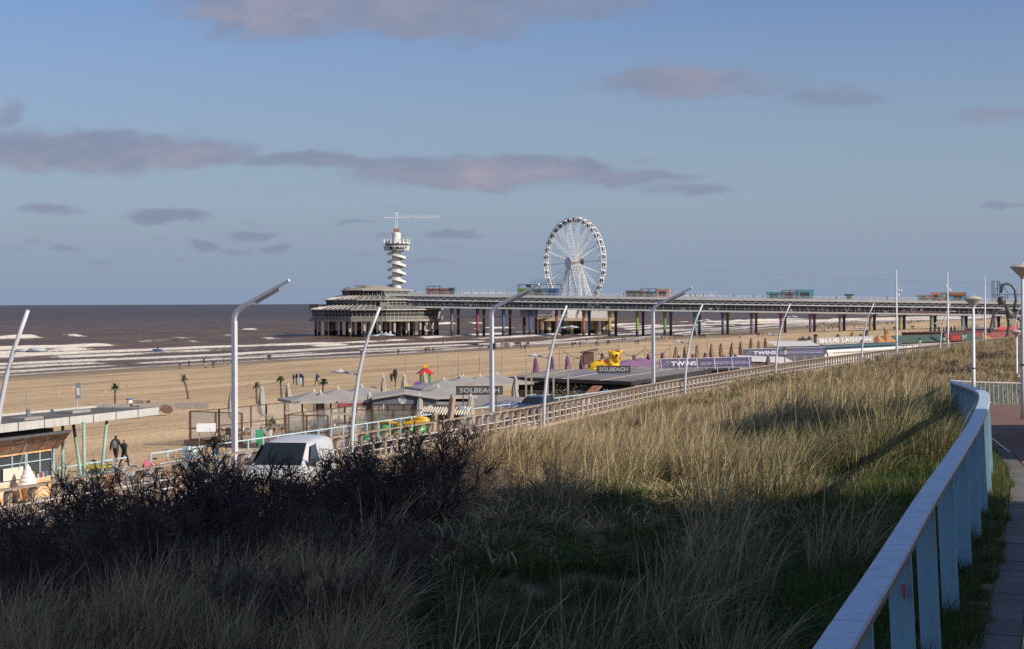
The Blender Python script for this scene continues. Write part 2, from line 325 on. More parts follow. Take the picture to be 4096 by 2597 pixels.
def sand_material():
    m, N, L, b = mat_nodes('beach_sand'); b.inputs['Roughness'].default_value = .95; b.inputs['Specular IOR Level'].default_value = .15
    geo = nd(N, L, 'NewGeometry'); sp = nd(N, L, 'SeparateXYZ', {0: geo.outputs['Position']})
    mp = nd(N, L, 'Mapping', {0: geo.outputs['Position'], 'Rotation': (0, 0, R(-66))})
    st = nd(N, L, 'Mapping', {0: mp.outputs[0], 'Scale': (.02, .11, 1)})
    n1 = nd(N, L, 'TexNoise', {0: st.outputs[0], 'Scale': 1.0, 'Detail': 6, 'Roughness': .6})
    n2 = nd(N, L, 'TexNoise', {0: geo.outputs['Position'], 'Scale': .8, 'Detail': 6, 'Roughness': .7})
    n4 = nd(N, L, 'TexNoise', {0: geo.outputs['Position'], 'Scale': 3.4, 'Detail': 4, 'Roughness': .65})
    c0 = nd(N, L, 'Mix', {0: n2.outputs[0], 6: (.62, .44, .25, 1), 7: (.76, .56, .335, 1)}, data_type='RGBA')
    v1 = nd(N, L, 'MapRange', {0: n1.outputs[0], 1: .32, 2: .62, 3: .66, 4: 1.04})
    c1 = nd(N, L, 'Mix', {0: 1.0, 6: c0.outputs[2], 7: v1.outputs[0]}, data_type='RGBA', blend_type='MULTIPLY')
    n5 = nd(N, L, 'TexNoise', {0: nd(N, L, 'Mapping', {0: mp.outputs[0], 'Scale': (.012, .8, 1)}).outputs[0], 'Scale': 1.0, 'Detail': 4, 'Roughness': .7}); tk = nd(N, L, 'MapRange', {0: n5.outputs[0], 1: .34, 2: .5, 3: .80, 4: 1.03}); c1 = nd(N, L, 'Mix', {0: 1.0, 6: c1.outputs[2], 7: tk.outputs[0]}, data_type='RGBA', blend_type='MULTIPLY')      # wheel tracks along the shore
    fp = nd(N, L, 'MapRange', {0: n4.outputs[0], 1: .38, 2: .62, 3: .80, 4: 1.06}); c1 = nd(N, L, 'Mix', {0: 1.0, 6: c1.outputs[2], 7: fp.outputs[0]}, data_type='RGBA', blend_type='MULTIPLY')
    wz = nd(N, L, 'MapRange', {0: n1.outputs[0], 3: -1.3, 4: 1.3}); zz = nd(N, L, 'Math', {0: sp.outputs[2], 1: wz.outputs[0]}, operation='ADD')
    wet = nd(N, L, 'MapRange', {0: zz.outputs[0], 1: .5, 2: 1.9, 3: .85, 4: 0.0}, interpolation_type='SMOOTHSTEP')
    c2 = nd(N, L, 'Mix', {0: wet.outputs[0], 6: c1.outputs[2], 7: (.235, .175, .115, 1)}, data_type='RGBA')
    L.new(c2.outputs[2], b.inputs['Base Color'])
    rg = nd(N, L, 'MapRange', {0: wet.outputs[0], 3: .95, 4: .6}); L.new(rg.outputs[0], b.inputs['Roughness'])
    hs = nd(N, L, 'Math', {0: n2.outputs[0], 1: n4.outputs[0]}, operation='ADD')
    bp = nd(N, L, 'Bump', {'Strength': .8, 'Distance': .15, 'Height': hs.outputs[0]}); L.new(bp.outputs[0], b.inputs['Normal'])
    return m
def brick_material(name, c1, c2, mortar, bw, rh, rot=0):
    m, N, L, b = mat_nodes(name); b.inputs['Roughness'].default_value = .9; b.inputs['Specular IOR Level'].default_value = .2
    geo = nd(N, L, 'NewGeometry'); mp = nd(N, L, 'Mapping', {0: geo.outputs['Position'], 'Rotation': (0, 0, rot)})
    br = nd(N, L, 'TexBrick', {0: mp.outputs[0], 'Color1': (*c1, 1), 'Color2': (*c2, 1), 'Mortar': (*mortar, 1), 'Scale': 1.0, 'Mortar Size': .008, 'Brick Width': bw, 'Row Height': rh})
    n = nd(N, L, 'TexNoise', {0: mp.outputs[0], 'Scale': 1.1, 'Detail': 6, 'Roughness': .65}); v = nd(N, L, 'MapRange', {0: n.outputs[0], 1: .3, 2: .7, 3: .7, 4: 1.2})
    c = nd(N, L, 'Mix', {0: 1.0, 6: br.outputs[0], 7: v.outputs[0]}, data_type='RGBA', blend_type='MULTIPLY'); L.new(c.outputs[2], b.inputs['Base Color'])
    bp = nd(N, L, 'Bump', {'Strength': .5, 'Distance': .01, 'Height': br.outputs['Fac']}); bp.invert = True; L.new(bp.outputs[0], b.inputs['Normal'])
    return m
m_sea = sea_material(); m_sand = sand_material()
m_road = brick_material('road_clinker', (.27, .19, .145), (.36, .27, .21), (.16, .12, .10), .2, .1, R(-22))
m_prom = brick_material('promenade_paving', (.43, .36, .29), (.50, .42, .34), (.34, .29, .24), .6, .3, R(-22))
m_path = brick_material('path_clinker', (.22, .12, .09), (.29, .175, .135), (.10, .08, .065), .21, .105, R(-18))
m_conc = M('pale_concrete', (.50, .46, .41), .85, .14, 1.2, bump=.25)
m_walk = M('walkway_concrete', (.52, .49, .45), .9, .12, .7, bump=.2)
m_dune = M('dune_soil', (.30, .235, .15), .98, .0, 1.1, c2=(.07, .06, .035), detail=6, bump=.6, bscale=9, spec=.1)
# ------------------------------------------------------------------ sea
def build_sea():
    Y = np.concatenate([np.arange(150, 1500, 3.4), 1500*np.exp(np.linspace(0.004, math.log(40), 130))])
    S = np.concatenate([np.arange(-10, 330, .95), 330*np.exp(np.linspace(.01, math.log(280), 90))])
    Yg, Sg = np.meshgrid(Y, S, indexing='ij'); W = LW(Yg)[:]
    foam = np.zeros_like(Yg); z = np.zeros_like(Yg)
    rows = [(3, .12, .92), (14, .2, .92), (30, .28, .9), (50, .36, .9), (74, .45, .9), (102, .55, .86), (132, .65, .78), (166, .75, .64), (210, .8, .48), (255, .85, .40), (300, .9, .46)]
    for k, (s0, A, p) in enumerate(rows):
        a = .5+.5*k/12
        sk = s0+a*(7*np.sin(Yg/83+k*1.9)+4*np.sin(Yg/31+k*4.1)+(vnoise(Yg/14, Yg*0+k, 5)-.5)*5+(vnoise(Yg/5, Yg*0+k*5.7, 6)-.5)*2.4)
        e = vnoise(Yg/(55+6*k), Yg*0+k*7.3, 2)*.65+vnoise(Yg/17, Yg*0+k*3.3, 8)*.35
        env = np.clip((e-(1-p)*.85-.22)/.16, 0, 1)
        dS = Sg-sk; prof = np.where(dS < 0, np.exp(-(dS/1.6)**2), np.exp(-(dS/6.0)**2))
        z += 1.35*A*prof*(.35+.65*env)
        fr = np.exp(-((dS+.8)/(1.7+.013*s0))**2)*env*1.2
        wash = env*np.where(dS < 0, np.exp(dS/(7.5+.04*s0)), np.exp(-dS/1.8))*(.18+.60*vnoise(Yg/9, Sg/2.0, 4+k))
        foam = np.maximum(foam, np.maximum(fr, wash))
    sw = np.clip(1-np.abs(Sg)/26, 0, 1); foam = np.maximum(foam, sw*(.05+.55*fbm(Yg/16, Sg/3.2, 21)))
    foam = np.maximum(foam, np.exp(-((Sg-1.5)/1.3)**2)*.8)
    z *= np.clip(Sg/14, .15, 1)
    far = np.clip((Sg-40)/200, 0, 1)*np.clip(1-(Yg-1200)/800, 0, 1)
    z += far*(.35*np.sin(Sg/7.5+3*vnoise(Yg/40, Sg/60, 3)+Yg/90)+.5*(fbm(Yg/14, Sg/9, 31)-.5))
    X = W-Sg
    grid_mesh('sea', X, Yg, z+.02, m_sea, {'foam': foam, 'offshore': Sg})
build_sea()
# ------------------------------------------------------------------ beach, promenade, road
def strip(name, fa, fb, Y, za, zb, mat, n=2, fz=None):
    T = np.linspace(0, 1, n); Yg, Tg = np.meshgrid(Y, T, indexing='ij'); A = fa(Yg); B = fb(Yg); X = A+(B-A)*Tg
    Z = fz(X, Yg) if fz else za(Yg)*(1-Tg)+zb(Yg)*Tg
    return grid_mesh(name, X, Yg, Z, mat)
YB = np.concatenate([np.arange(20, 900, 4.0), 900*np.exp(np.linspace(.005, math.log(60), 90))])
strip('beach', lambda y: LW(y)-np.where(y < 1200, 45, 20), lambda y: LB(y)-STRIP+.02, YB, None, None, m_sand, 90, beach_z)
c = lambda k: (lambda y: y*0+k)
YP = np.concatenate([np.arange(-30, 500, 2.5), np.arange(505, 1600, 20)])
strip('beach_walkway', lambda y: LB(y)-STRIP, LB, YP, c(5.8), c(5.8), m_walk, 3)
strip('walkway_edge', lambda y: LB(y)-STRIP-.01, lambda y: LB(y)-STRIP, YP, c(4.6), c(5.81), m_conc)
strip('promenade_edge', lambda y: LB(y)+.0, lambda y: LB(y)+.02, YP, c(5.6), c(6.2), m_conc)
strip('promenade', lambda y: LB(y)+.02, L1, YP, c(6.2), c(6.2), m_prom, 4)
strip('road_retaining_wall', lambda y: L1(y)-.42, lambda y: L1(y)-.40, YP, c(6.1), c(CZ-6.5), m_conc)
strip('road', lambda y: L1(y)-.40, lambda y: L1(y)+ROADW+.5, YP, c(CZ-6.5), c(CZ-6.5), m_road, 5)
def build_dune():
    Y = np.concatenate([np.arange(-12, 60, .6), np.arange(60, 140, 1.0), np.arange(140, 420, 3)]); T = np.linspace(0, 1, 70)
    Yg, Tg = np.meshgrid(Y, T, indexing='ij'); a = L1(Yg)+ROADW; X = a+(LU(Yg)-.25-a)*Tg
    grid_mesh('dune', X, Yg, dune_z(X, Yg)+.01, m_dune)
build_dune()
YU = np.concatenate([np.arange(-30, 130, .8), np.arange(130, 420, 5)])
strip('path_verge', lambda y: LU(y)-.25, lambda y: LU(y)+.62, YU, lambda y: zpath(y)+.01, lambda y: zpath(y)-.01, m_dune, 3)
path = strip('upper_path', lambda y: LU(y)+.62, lambda y: LU(y)+11, YU, lambda y: zpath(y)-.03*(y < 28.5), lambda y: zpath(y)-.03*(y < 28.5), m_path, 3)
strip('pavement', lambda y: LU(y)+11, lambda y: LU(y)+260, YU, lambda y: zpath(y)+.02, lambda y: zpath(y)+.02, m_walk, 3)
# bricks and edging tiles of the path where they can be told apart
def build_bricks():
    bm = MB(); hw, hd, hh = .1, .05, .0225
    b = .006; vs = [(x*(hw-b*(k == 2)), y*(hd-b*(k == 2)), (-hh, hh-b, hh)[k]) for k in range(3) for x, y in ((-1, -1), (1, -1), (1, 1), (-1, 1))]
    fs = [(i, (i+1) % 4, 4+(i+1) % 4, 4+i) for i in range(4)]+[(4+i, 4+(i+1) % 4, 8+(i+1) % 4, 8+i) for i in range(4)]+[(8, 9, 10, 11)]
    bm.add(vs, fs)
    mats = [M('clinker_brick_%d' % i, c, .88, .2, 14, bump=.35, bscale=60) for i, c in enumerate([(.30, .165, .125), (.36, .21, .16), (.27, .17, .14), (.40, .25, .19)])]
    mes = [bm.mesh('brick', m) for m in mats]
    n = 0; rest = MB(); y = 11.2; row = 0
    while y < 28.2:
        x0 = float(LU(y))+.64; x1 = min(.2885*y+.9, x0+2.2); ang = math.atan((float(LU(y+.5))-float(LU(y-.5))))
        x = x0-(.105 if row % 2 else 0)
        while x < x1:
            k = random.randrange(4); z = float(zpath(y))-.0225+random.uniform(-.003, .003)
            if x > x0-.06:
                if n < 298 and x < .2885*y+.25:
                    o = link('brick', mes[k], path, (x+.1, y, z), -ang+random.uniform(-.02, .02)); n += 1
                else:
                    ca, sa = math.cos(-ang), math.sin(-ang); rest.add([(x+.1+v[0]*ca-v[1]*sa, y+v[0]*sa+v[1]*ca, z+v[2]) for v in vs], fs, k)
            x += .209
        y += .105; row += 1
    rest.build('brick_paving', mats, path, kind='stuff')
    tm = [MB().box((0, 0, 0), (.24, .59, .06)).mesh('tile', M('edging_tile_%d' % i, c, .9, .16, 5, bump=.3)) for i, c in enumerate([(.12, .118, .112), (.15, .145, .135)])]
    y = 11.3
    while y < 30:
        ang = math.atan(float(LU(y+.5))-float(LU(y-.5)))
        o = link('tile', tm[random.randrange(2)], path, (float(LU(y))+.47, y, float(zpath(y))-.02+random.uniform(-.004, .004)), -ang); y += .6*math.cos(ang)
build_bricks()
# ------------------------------------------------------------------ houses behind the photographer's right, whose shade lies over the dune
def shade_house(name, label, x0, x1, y0, y1, top, z0=12.65, slope=0):
    t = thing(name, label, 'building', (x0, (y0+y1)/2, z0)); ym = (y0+y1)/2; h = top-z0
    wm = M('house_render', (.55, .50, .43), .9, .1, .8); gm = M('house_glass', (.03, .035, .04), .08, 0)
    b = MB(); b.prism([(0, y0-ym), (x1-x0, y0-ym), (x1-x0, y1-ym), (0, y1-ym)], 0, h); b.build('wall', wm, t)
    r = MB(); r.prism([(-.3, y0-ym-.3), (x1-x0+.3, y0-ym-.3), (x1-x0+.3, y1-ym+.3), (-.3, y1-ym+.3)], h, h+.35); r.build('roof', M('house_roof', (.20, .19, .18), .9), t)
    wme = MB().box((0, 0, 0), (.08, 1.5, 1.6)).mesh('window', gm); k = 0
    z = 1.2
    while z+1.6 < h:
        y = y0-ym+1.4
        while y < y1-ym-1:
            link('window', wme, t, (-.02, y, z+.8)); y += 2.6
        z += 3.0
    return t
HB = dict(a=(18.5, 30, -60, 5.1, 40.0), b=(18.5, 26, 19.6, 33.6, 20.7))
shade_house('apartment_building', 'apartment block beside the upper path, out of the picture to the right', *HB['a'])
shade_house('corner_house', 'low house beyond the apartment block, out of the picture to the right', *HB['b'])
# ------------------------------------------------------------------ dune vegetation
def grass_material(name, dry0, dry1, grn0, grn1):
    m, N, L, b = mat_nodes(name); b.inputs['Roughness'].default_value = .7; b.inputs['Specular IOR Level'].default_value = .2
    a = nd(N, L, 'Attribute', attribute_name='shade'); i = nd(N, L, 'Attribute', attribute_name='dry', attribute_type='INSTANCER')
    d = nd(N, L, 'Mix', {0: a.outputs['Fac'], 6: (*dry0, 1), 7: (*dry1, 1)}, data_type='RGBA'); g = nd(N, L, 'Mix', {0: a.outputs['Fac'], 6: (*grn0, 1), 7: (*grn1, 1)}, data_type='RGBA')
    rnd = nd(N, L, 'Math', {0: i.outputs['Fac'], 1: nd(N, L, 'MapRange', {0: a.outputs['Fac'], 3: -.3, 4: .3}).outputs[0]}, operation='ADD', use_clamp=True)
    c = nd(N, L, 'Mix', {0: rnd.outputs[0], 6: g.outputs[2], 7: d.outputs[2]}, data_type='RGBA'); L.new(c.outputs[2], b.inputs['Base Color'])
    tr = nd(N, L, 'BsdfTranslucent', {0: c.outputs[2]}); mx = nd(N, L, 'MixShader', {0: .22, 1: b.outputs[0], 2: tr.outputs[0]})
    L.new(mx.outputs[0], N['Material Output'].inputs[0]); return m
m_grass = grass_material('marram_blades', (.30, .22, .12), (.64, .51, .31), (.08, .10, .035), (.19, .21, .085))
m_low = grass_material('low_herb_blades', (.12, .12, .05), (.26, .23, .11), (.035, .065, .012), (.085, .14, .03))
def tuft(name, n, h0, h1, w, rad, lean, seed, mat, segs=4):
    r = np.random.default_rng(seed); L = r.uniform(h0, h1, n); rr = rad*np.sqrt(r.uniform(0, 1, n)); th = r.uniform(0, 2*np.pi, n)
    bx = rr*np.cos(th); by = rr*np.sin(th)
    az = r.uniform(0, 2*np.pi, n); k = r.uniform(.2, .95, n)
    dx = np.cos(az)*k+bx/rad*.35+lean; dy = np.sin(az)*k+by/rad*.35-lean*.35
    bend = r.uniform(.3, 1.35, n)**1.2; wd = w*r.uniform(.6, 1.3, n)
    pa = r.uniform(0, 2*np.pi, n); px = np.cos(pa); py = np.sin(pa)
    V_ = []; T = np.linspace(0, 1, segs+1)
    for t in T:
        hx = (.18*t+bend*.95*t*t); q = 1/np.sqrt(1+(bend*1.0*t)**2*.55)
        x = bx+dx*hx*L*.62; y = by+dy*hx*L*.62; z = L*t*q*(1-.22*bend*t*t)
        ww = wd*(1-t**1.6)*.5+wd*.06
        V_.append(np.stack([x-px*ww, y-py*ww, z], -1)); V_.append(np.stack([x+px*ww, y+py*ww, z], -1))
    co = np.stack(V_, 1); nv = 2*(segs+1)
    base = (np.arange(n)*nv)[:, None, None]; q = np.array([(2*i, 2*i+1, 2*i+3, 2*i+2) for i in range(segs)])[None]
    fa = (base+q).reshape(-1, 4); me = bpy.data.meshes.new(name)
    me.vertices.add(n*nv); me.vertices.foreach_set('co', co.reshape(-1).astype('f')); me.loops.add(fa.size); me.loops.foreach_set('vertex_index', fa.ravel().astype('i'))
    me.polygons.add(len(fa)); me.polygons.foreach_set('loop_start', np.arange(0, fa.size, 4, dtype='i')); me.polygons.foreach_set('loop_total', np.full(len(fa), 4, dtype='i'))
    at = me.attributes.new('shade', 'FLOAT', 'POINT'); at.data.foreach_set('value', np.repeat(r.uniform(0, 1, n), nv).astype('f'))
    me.materials.append(mat); me.update(); me.validate(); return me
def scatter(name, label, cat, pts, rots, scales, dry, idx, meshes):
    """one stuff object: tufts standing on points, through geometry nodes"""
    src = bpy.data.collections.new(name+'_kinds')
    for i, me in enumerate(meshes):
        o = bpy.data.objects.new('%s_%02d' % (name+'_kind', i), me); src.objects.link(o)
    me = bpy.data.meshes.new(name); me.vertices.add(len(pts)); me.vertices.foreach_set('co', np.asarray(pts, 'f').ravel())
    for k, a, tp in (('rot', rots, 'FLOAT_VECTOR'), ('scl', scales, 'FLOAT'), ('dry', dry, 'FLOAT'), ('pick', idx, 'INT')):
        at = me.attributes.new(k, tp, 'POINT'); at.data.foreach_set('vector' if tp == 'FLOAT_VECTOR' else 'value', np.asarray(a, 'i' if tp == 'INT' else 'f').ravel())
    me.materials.append(meshes[0].materials[0])
    o = link(name, me, kind='stuff'); tag(o, label, cat)
    ng = bpy.data.node_groups.new(name, 'GeometryNodeTree'); ng.interface.new_socket('Geometry', in_out='INPUT', socket_type='NodeSocketGeometry'); ng.interface.new_socket('Geometry', in_out='OUTPUT', socket_type='NodeSocketGeometry')
    N = ng.nodes; L = ng.links; gi = N.new('NodeGroupInput'); go = N.new('NodeGroupOutput')
    ip = N.new('GeometryNodeInstanceOnPoints'); ci = N.new('GeometryNodeCollectionInfo'); ci.inputs[0].default_value = src; ci.inputs['Separate Children'].default_value = True; ci.inputs['Reset Children'].default_value = True
    ip.inputs['Pick Instance'].default_value = True
    def att(n, t):
        a = N.new('GeometryNodeInputNamedAttribute'); a.data_type = t; a.inputs[0].default_value = n; return [s for s in a.outputs if s.enabled and s.name == 'Attribute'][0]
    m2 = N.new('GeometryNodeMeshToPoints'); L.new(gi.outputs[0], m2.inputs[0]); L.new(m2.outputs[0], ip.inputs['Points']); L.new(ci.outputs[0], ip.inputs['Instance'])
    L.new(att('pick', 'INT'), ip.inputs['Instance Index'])
    e = N.new('FunctionNodeEulerToRotation'); L.new(att('rot', 'FLOAT_VECTOR'), e.inputs[0]); L.new(e.outputs[0], ip.inputs['Rotation']); L.new(att('scl', 'FLOAT'), ip.inputs['Scale'])
    L.new(ip.outputs[0], go.inputs[0]); md = o.modifiers.new('tufts', 'NODES'); md.node_group = ng
    return o
def shrub_density(X, Y):
    """how much buckthorn grows here: the thicket lies left of the middle, low on the slope"""
    e = (X+.02*Y+.6)/5.5
    return np.clip(.5-e, 0, 1)*np.clip((36-Y)/5, 0, 1)
def build_grass():
    near = [tuft('marram_tuft', 150, .45, .95, .009, .22, .45, 100+i, m_grass) for i in range(4)]
    mid = [tuft('marram_tuft_m', 130, .45, .95, .0135, .28, .48, 120+i, m_grass) for i in range(4)]
    farm = [tuft('marram_tuft_f', 80, .5, .95, .03, .42, .48, 140+i, m_grass, 3) for i in range(3)]
    thatch = [tuft('thatch', 90, .25, .6, .016, .38, .5, 180+i, m_grass, 3) for i in range(3)]
    for me in thatch:
        co = np.empty(len(me.vertices)*3, 'f'); me.vertices.foreach_get('co', co); co = co.reshape(-1, 3); co[:, 2] *= .42; co[:, :2] *= 1.25; me.vertices.foreach_set('co', co.ravel()); me.update()
    P = []; Ro = []; S = []; D = []; I = []
    r = np.random.default_rng(5)
    for (y0, y1, dens, base, cnt, sc0) in ((5, 22, 8.5, 0, 4, .95), (22, 34, 8.0, 0, 4, .95), (34, 72, 5.2, 4, 4, 1.0), (72, 130, 3.4, 8, 3, .82), (130, 300, 1.6, 8, 3, .9)):
        n = int(dens*(y1-y0)*60); Y = r.uniform(y0, y1, n); X = r.uniform(-.31*Y-2, .31*Y+3)if False else (r.uniform(0, 1, n)*60-30)+np.where(Y > 72, (Y-72)*.3, 0)
        t = dune_t(X, Y); ok = (t > .0) & (t < .993) & (X > -.30*Y-1.5) & (X < .30*Y+2.5)
        clump = fbm(X*.35, Y*.35, 41); ok &= r.uniform(0, 1, n) < np.clip((clump-.34)*4.2, .06, 1)
        sd = shrub_density(X, Y); ok &= r.uniform(0, 1, n) > sd*.5
        # the herb-green hollow below the blue fence and at the bottom of the slope has little marram
        hol = np.clip((t-.44)/.16, 0, 1)*np.clip((26-Y)/2, 0, 1); ok &= r.uniform(0, 1, n) > hol*.95
        X, Y, t, clump = X[ok], Y[ok], t[ok], clump[ok]
        dry = np.clip(1.05-np.clip((t-.62)/.3, 0, 1)*.5*np.clip((75-Y)/30, 0, 1)-np.clip((fbm(X*.2, Y*.2, 51)-.56)*3.0, 0, .6)+r.uniform(-.15, .15, len(X)), 0, 1)
        P.append(np.stack([X, Y, dune_z(X, Y)-.04], -1)); m = len(X)
        Ro.append(np.stack([r.uniform(-.12, .12, m), r.uniform(-.08, .16, m), r.uniform(-.7, .7, m)], -1)); S.append(sc0*r.uniform(.45, 1.2, m)*(.2+1.6*clump)*np.clip(.55+t*4, .55, 1)); D.append(dry); I.append(base+r.integers(0, cnt, m))
    n = 120; Y = r.uniform(12.5, 20, n); X = r.uniform(-.3, -.05, n)*Y-.4; P.append(np.stack([X, Y, dune_z(X, Y)], -1)); Ro.append(np.stack([r.uniform(-.2, .2, n), r.uniform(-.1, .3, n), r.uniform(-.9, .9, n)], -1)); S.append(r.uniform(.8, 1.25, n)); D.append(r.uniform(.6, 1, n)); I.append(r.integers(0, 4, n))
    for (y0, y1, dens, sc0) in ((18, 75, 3.4, 1.0), (75, 150, 1.6, 1.7)):
        n = int(dens*(y1-y0)*60); Y = r.uniform(y0, y1, n); X = (r.uniform(0, 1, n)*60-30)+np.where(Y > 72, (Y-72)*.3, 0); t = dune_t(X, Y); ok = (t > .01) & (t < .95) & (X > -.30*Y-1.5) & (X < .30*Y+2.5); X, Y = X[ok], Y[ok]; m = len(X)
        P.append(np.stack([X, Y, dune_z(X, Y)-.02], -1)); Ro.append(np.stack([r.uniform(-.1, .1, m), r.uniform(-.1, .1, m), r.uniform(0, 6.28, m)], -1)); S.append(sc0*r.uniform(.6, 1.3, m)); D.append(r.uniform(.55, 1, m)); I.append(11+r.integers(0, 3, m))
    P, Ro, S, D, I = map(np.concatenate, (P, Ro, S, D, I))
    scatter('marram_grass', 'tall straw coloured marram grass covering the dune slope', 'grass', P, Ro, S, D, I, near+mid+farm+thatch)
    # low green herbs and short grass in the hollow, between the tufts and along the fence
    low = [tuft('herb_clump', 110, .07, .24, .013, .2, .05, 160+i, m_low, 2) for i in range(3)]+[tuft('short_grass', 120, .12, .34, .007, .2, .2, 170+i, m_low, 3) for i in range(3)]
    P = []; Ro = []; S = []; D = []; I = []
    for (y0, y1, dens) in ((5, 22, 16), (22, 36, 11), (36, 75, 4.5)):
        n = int(dens*(y1-y0)*44); Y = r.uniform(y0, y1, n); X = r.uniform(0, 1, n)*44-22
        t = dune_t(X, Y); ok = (t > .05) & (t < 1.05) & (X < LU(Y)+.26) & (X > -.3*Y-1) & (X < .3*Y+2)
        pr = np.clip((t-.35)/.4, .12, 1)*(.35+.9*fbm(X*.5, Y*.5, 61)); pr = np.where(t > .97, 1, pr); ok &= r.uniform(0, 1, n) < pr
        X, Y, t = X[ok], Y[ok], t[ok]; m = len(X); z = np.where(t < 1, dune_z(X, Y), zpath(Y)); edge = X-LU(Y)
        P.append(np.stack([X, Y, z-.01], -1)); Ro.append(np.stack([r.uniform(-.15, .15, m), r.uniform(-.15, .15, m), r.uniform(0, 6.28, m)], -1))
        S.append(r.uniform(.6, 1.3, m)*np.where(edge > -.05, .45, 1)); D.append(np.clip(fbm(X*.4, Y*.4, 71)*1.1-.3+r.uniform(-.15, .15, m), 0, 1)); I.append(r.integers(0, 6, m))
    y = r.uniform(8, 60, 900); x = LU(y)+r.uniform(-.1, .28, 900)
    P.append(np.stack([x, y, zpath(y)], -1)); Ro.append(np.stack([y*0, y*0, r.uniform(0, 6.28, 900)], -1)); S.append(r.uniform(.3, .7, 900)); D.append(r.uniform(0, .6, 900)); I.append(r.integers(0, 6, 900))
    P, Ro, S, D, I = map(np.concatenate, (P, Ro, S, D, I))
    scatter('green_herbs', 'low green herbs and short grass in the hollow below the blue fence', 'ground cover', P, Ro, S, D, I, low)
build_grass()
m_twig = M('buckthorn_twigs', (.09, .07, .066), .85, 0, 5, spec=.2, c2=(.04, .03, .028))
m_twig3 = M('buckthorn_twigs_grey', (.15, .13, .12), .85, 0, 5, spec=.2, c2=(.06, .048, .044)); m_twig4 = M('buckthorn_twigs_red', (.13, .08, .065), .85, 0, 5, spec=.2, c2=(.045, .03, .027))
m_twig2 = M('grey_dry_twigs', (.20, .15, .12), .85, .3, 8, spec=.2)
def shrub_mesh(seed, h, n0, spread, mat, rmin=.0034):
    r = random.Random(seed); b = MB()
    def branch(p, d, L, n, r0, r1, jit, sides):
        pts = [p]; d = d.copy()
        for i in range(n):
            d = (d+V(r.gauss(0, jit), r.gauss(0, jit), r.gauss(0, jit)+.05)).normalized(); pts.append(pts[-1]+d*L/n)
        b.tube(pts, [r0+(r1-r0)*i/n for i in range(n+1)], sides, 0, False); return pts
    for i in range(n0):
        a = r.uniform(0, 6.28); k = r.uniform(.05, spread); L = h*r.uniform(.65, 1.12)
        st = branch(V(math.cos(a)*.18*r.random(), math.sin(a)*.18*r.random(), -.1), V(math.cos(a)*k+.12, math.sin(a)*k, 1).normalized(), L, 7, .013, rmin, .13, 4)
        for j in range(1, 8):
            for q in range(2 if j < 7 else 3):
                a2 = r.uniform(0, 6.28); t = (st[j]-st[j-1]).normalized(); o = t.orthogonal().normalized(); o.rotate(Matrix.Rotation(a2, 3, t))
                l2 = L*r.uniform(.16, .36)*(1.15-.08*j)
                br = branch(st[j], (t*.75+o*.8+V(0, 0, .12)).normalized(), l2, 4, .0075, rmin*.9, .16, 3)
                for s in range(1, 5):
                    for w in range(2):
                        t2 = (br[s]-br[s-1]).normalized(); o2 = t2.orthogonal().normalized(); o2.rotate(Matrix.Rotation(r.uniform(0, 6.28), 3, t2))
                        branch(br[s], (t2*.65+o2).normalized(), r.uniform(.05, .15), 1, rmin, rmin*.45, .1, 3)
    return b.mesh('branches', mat)
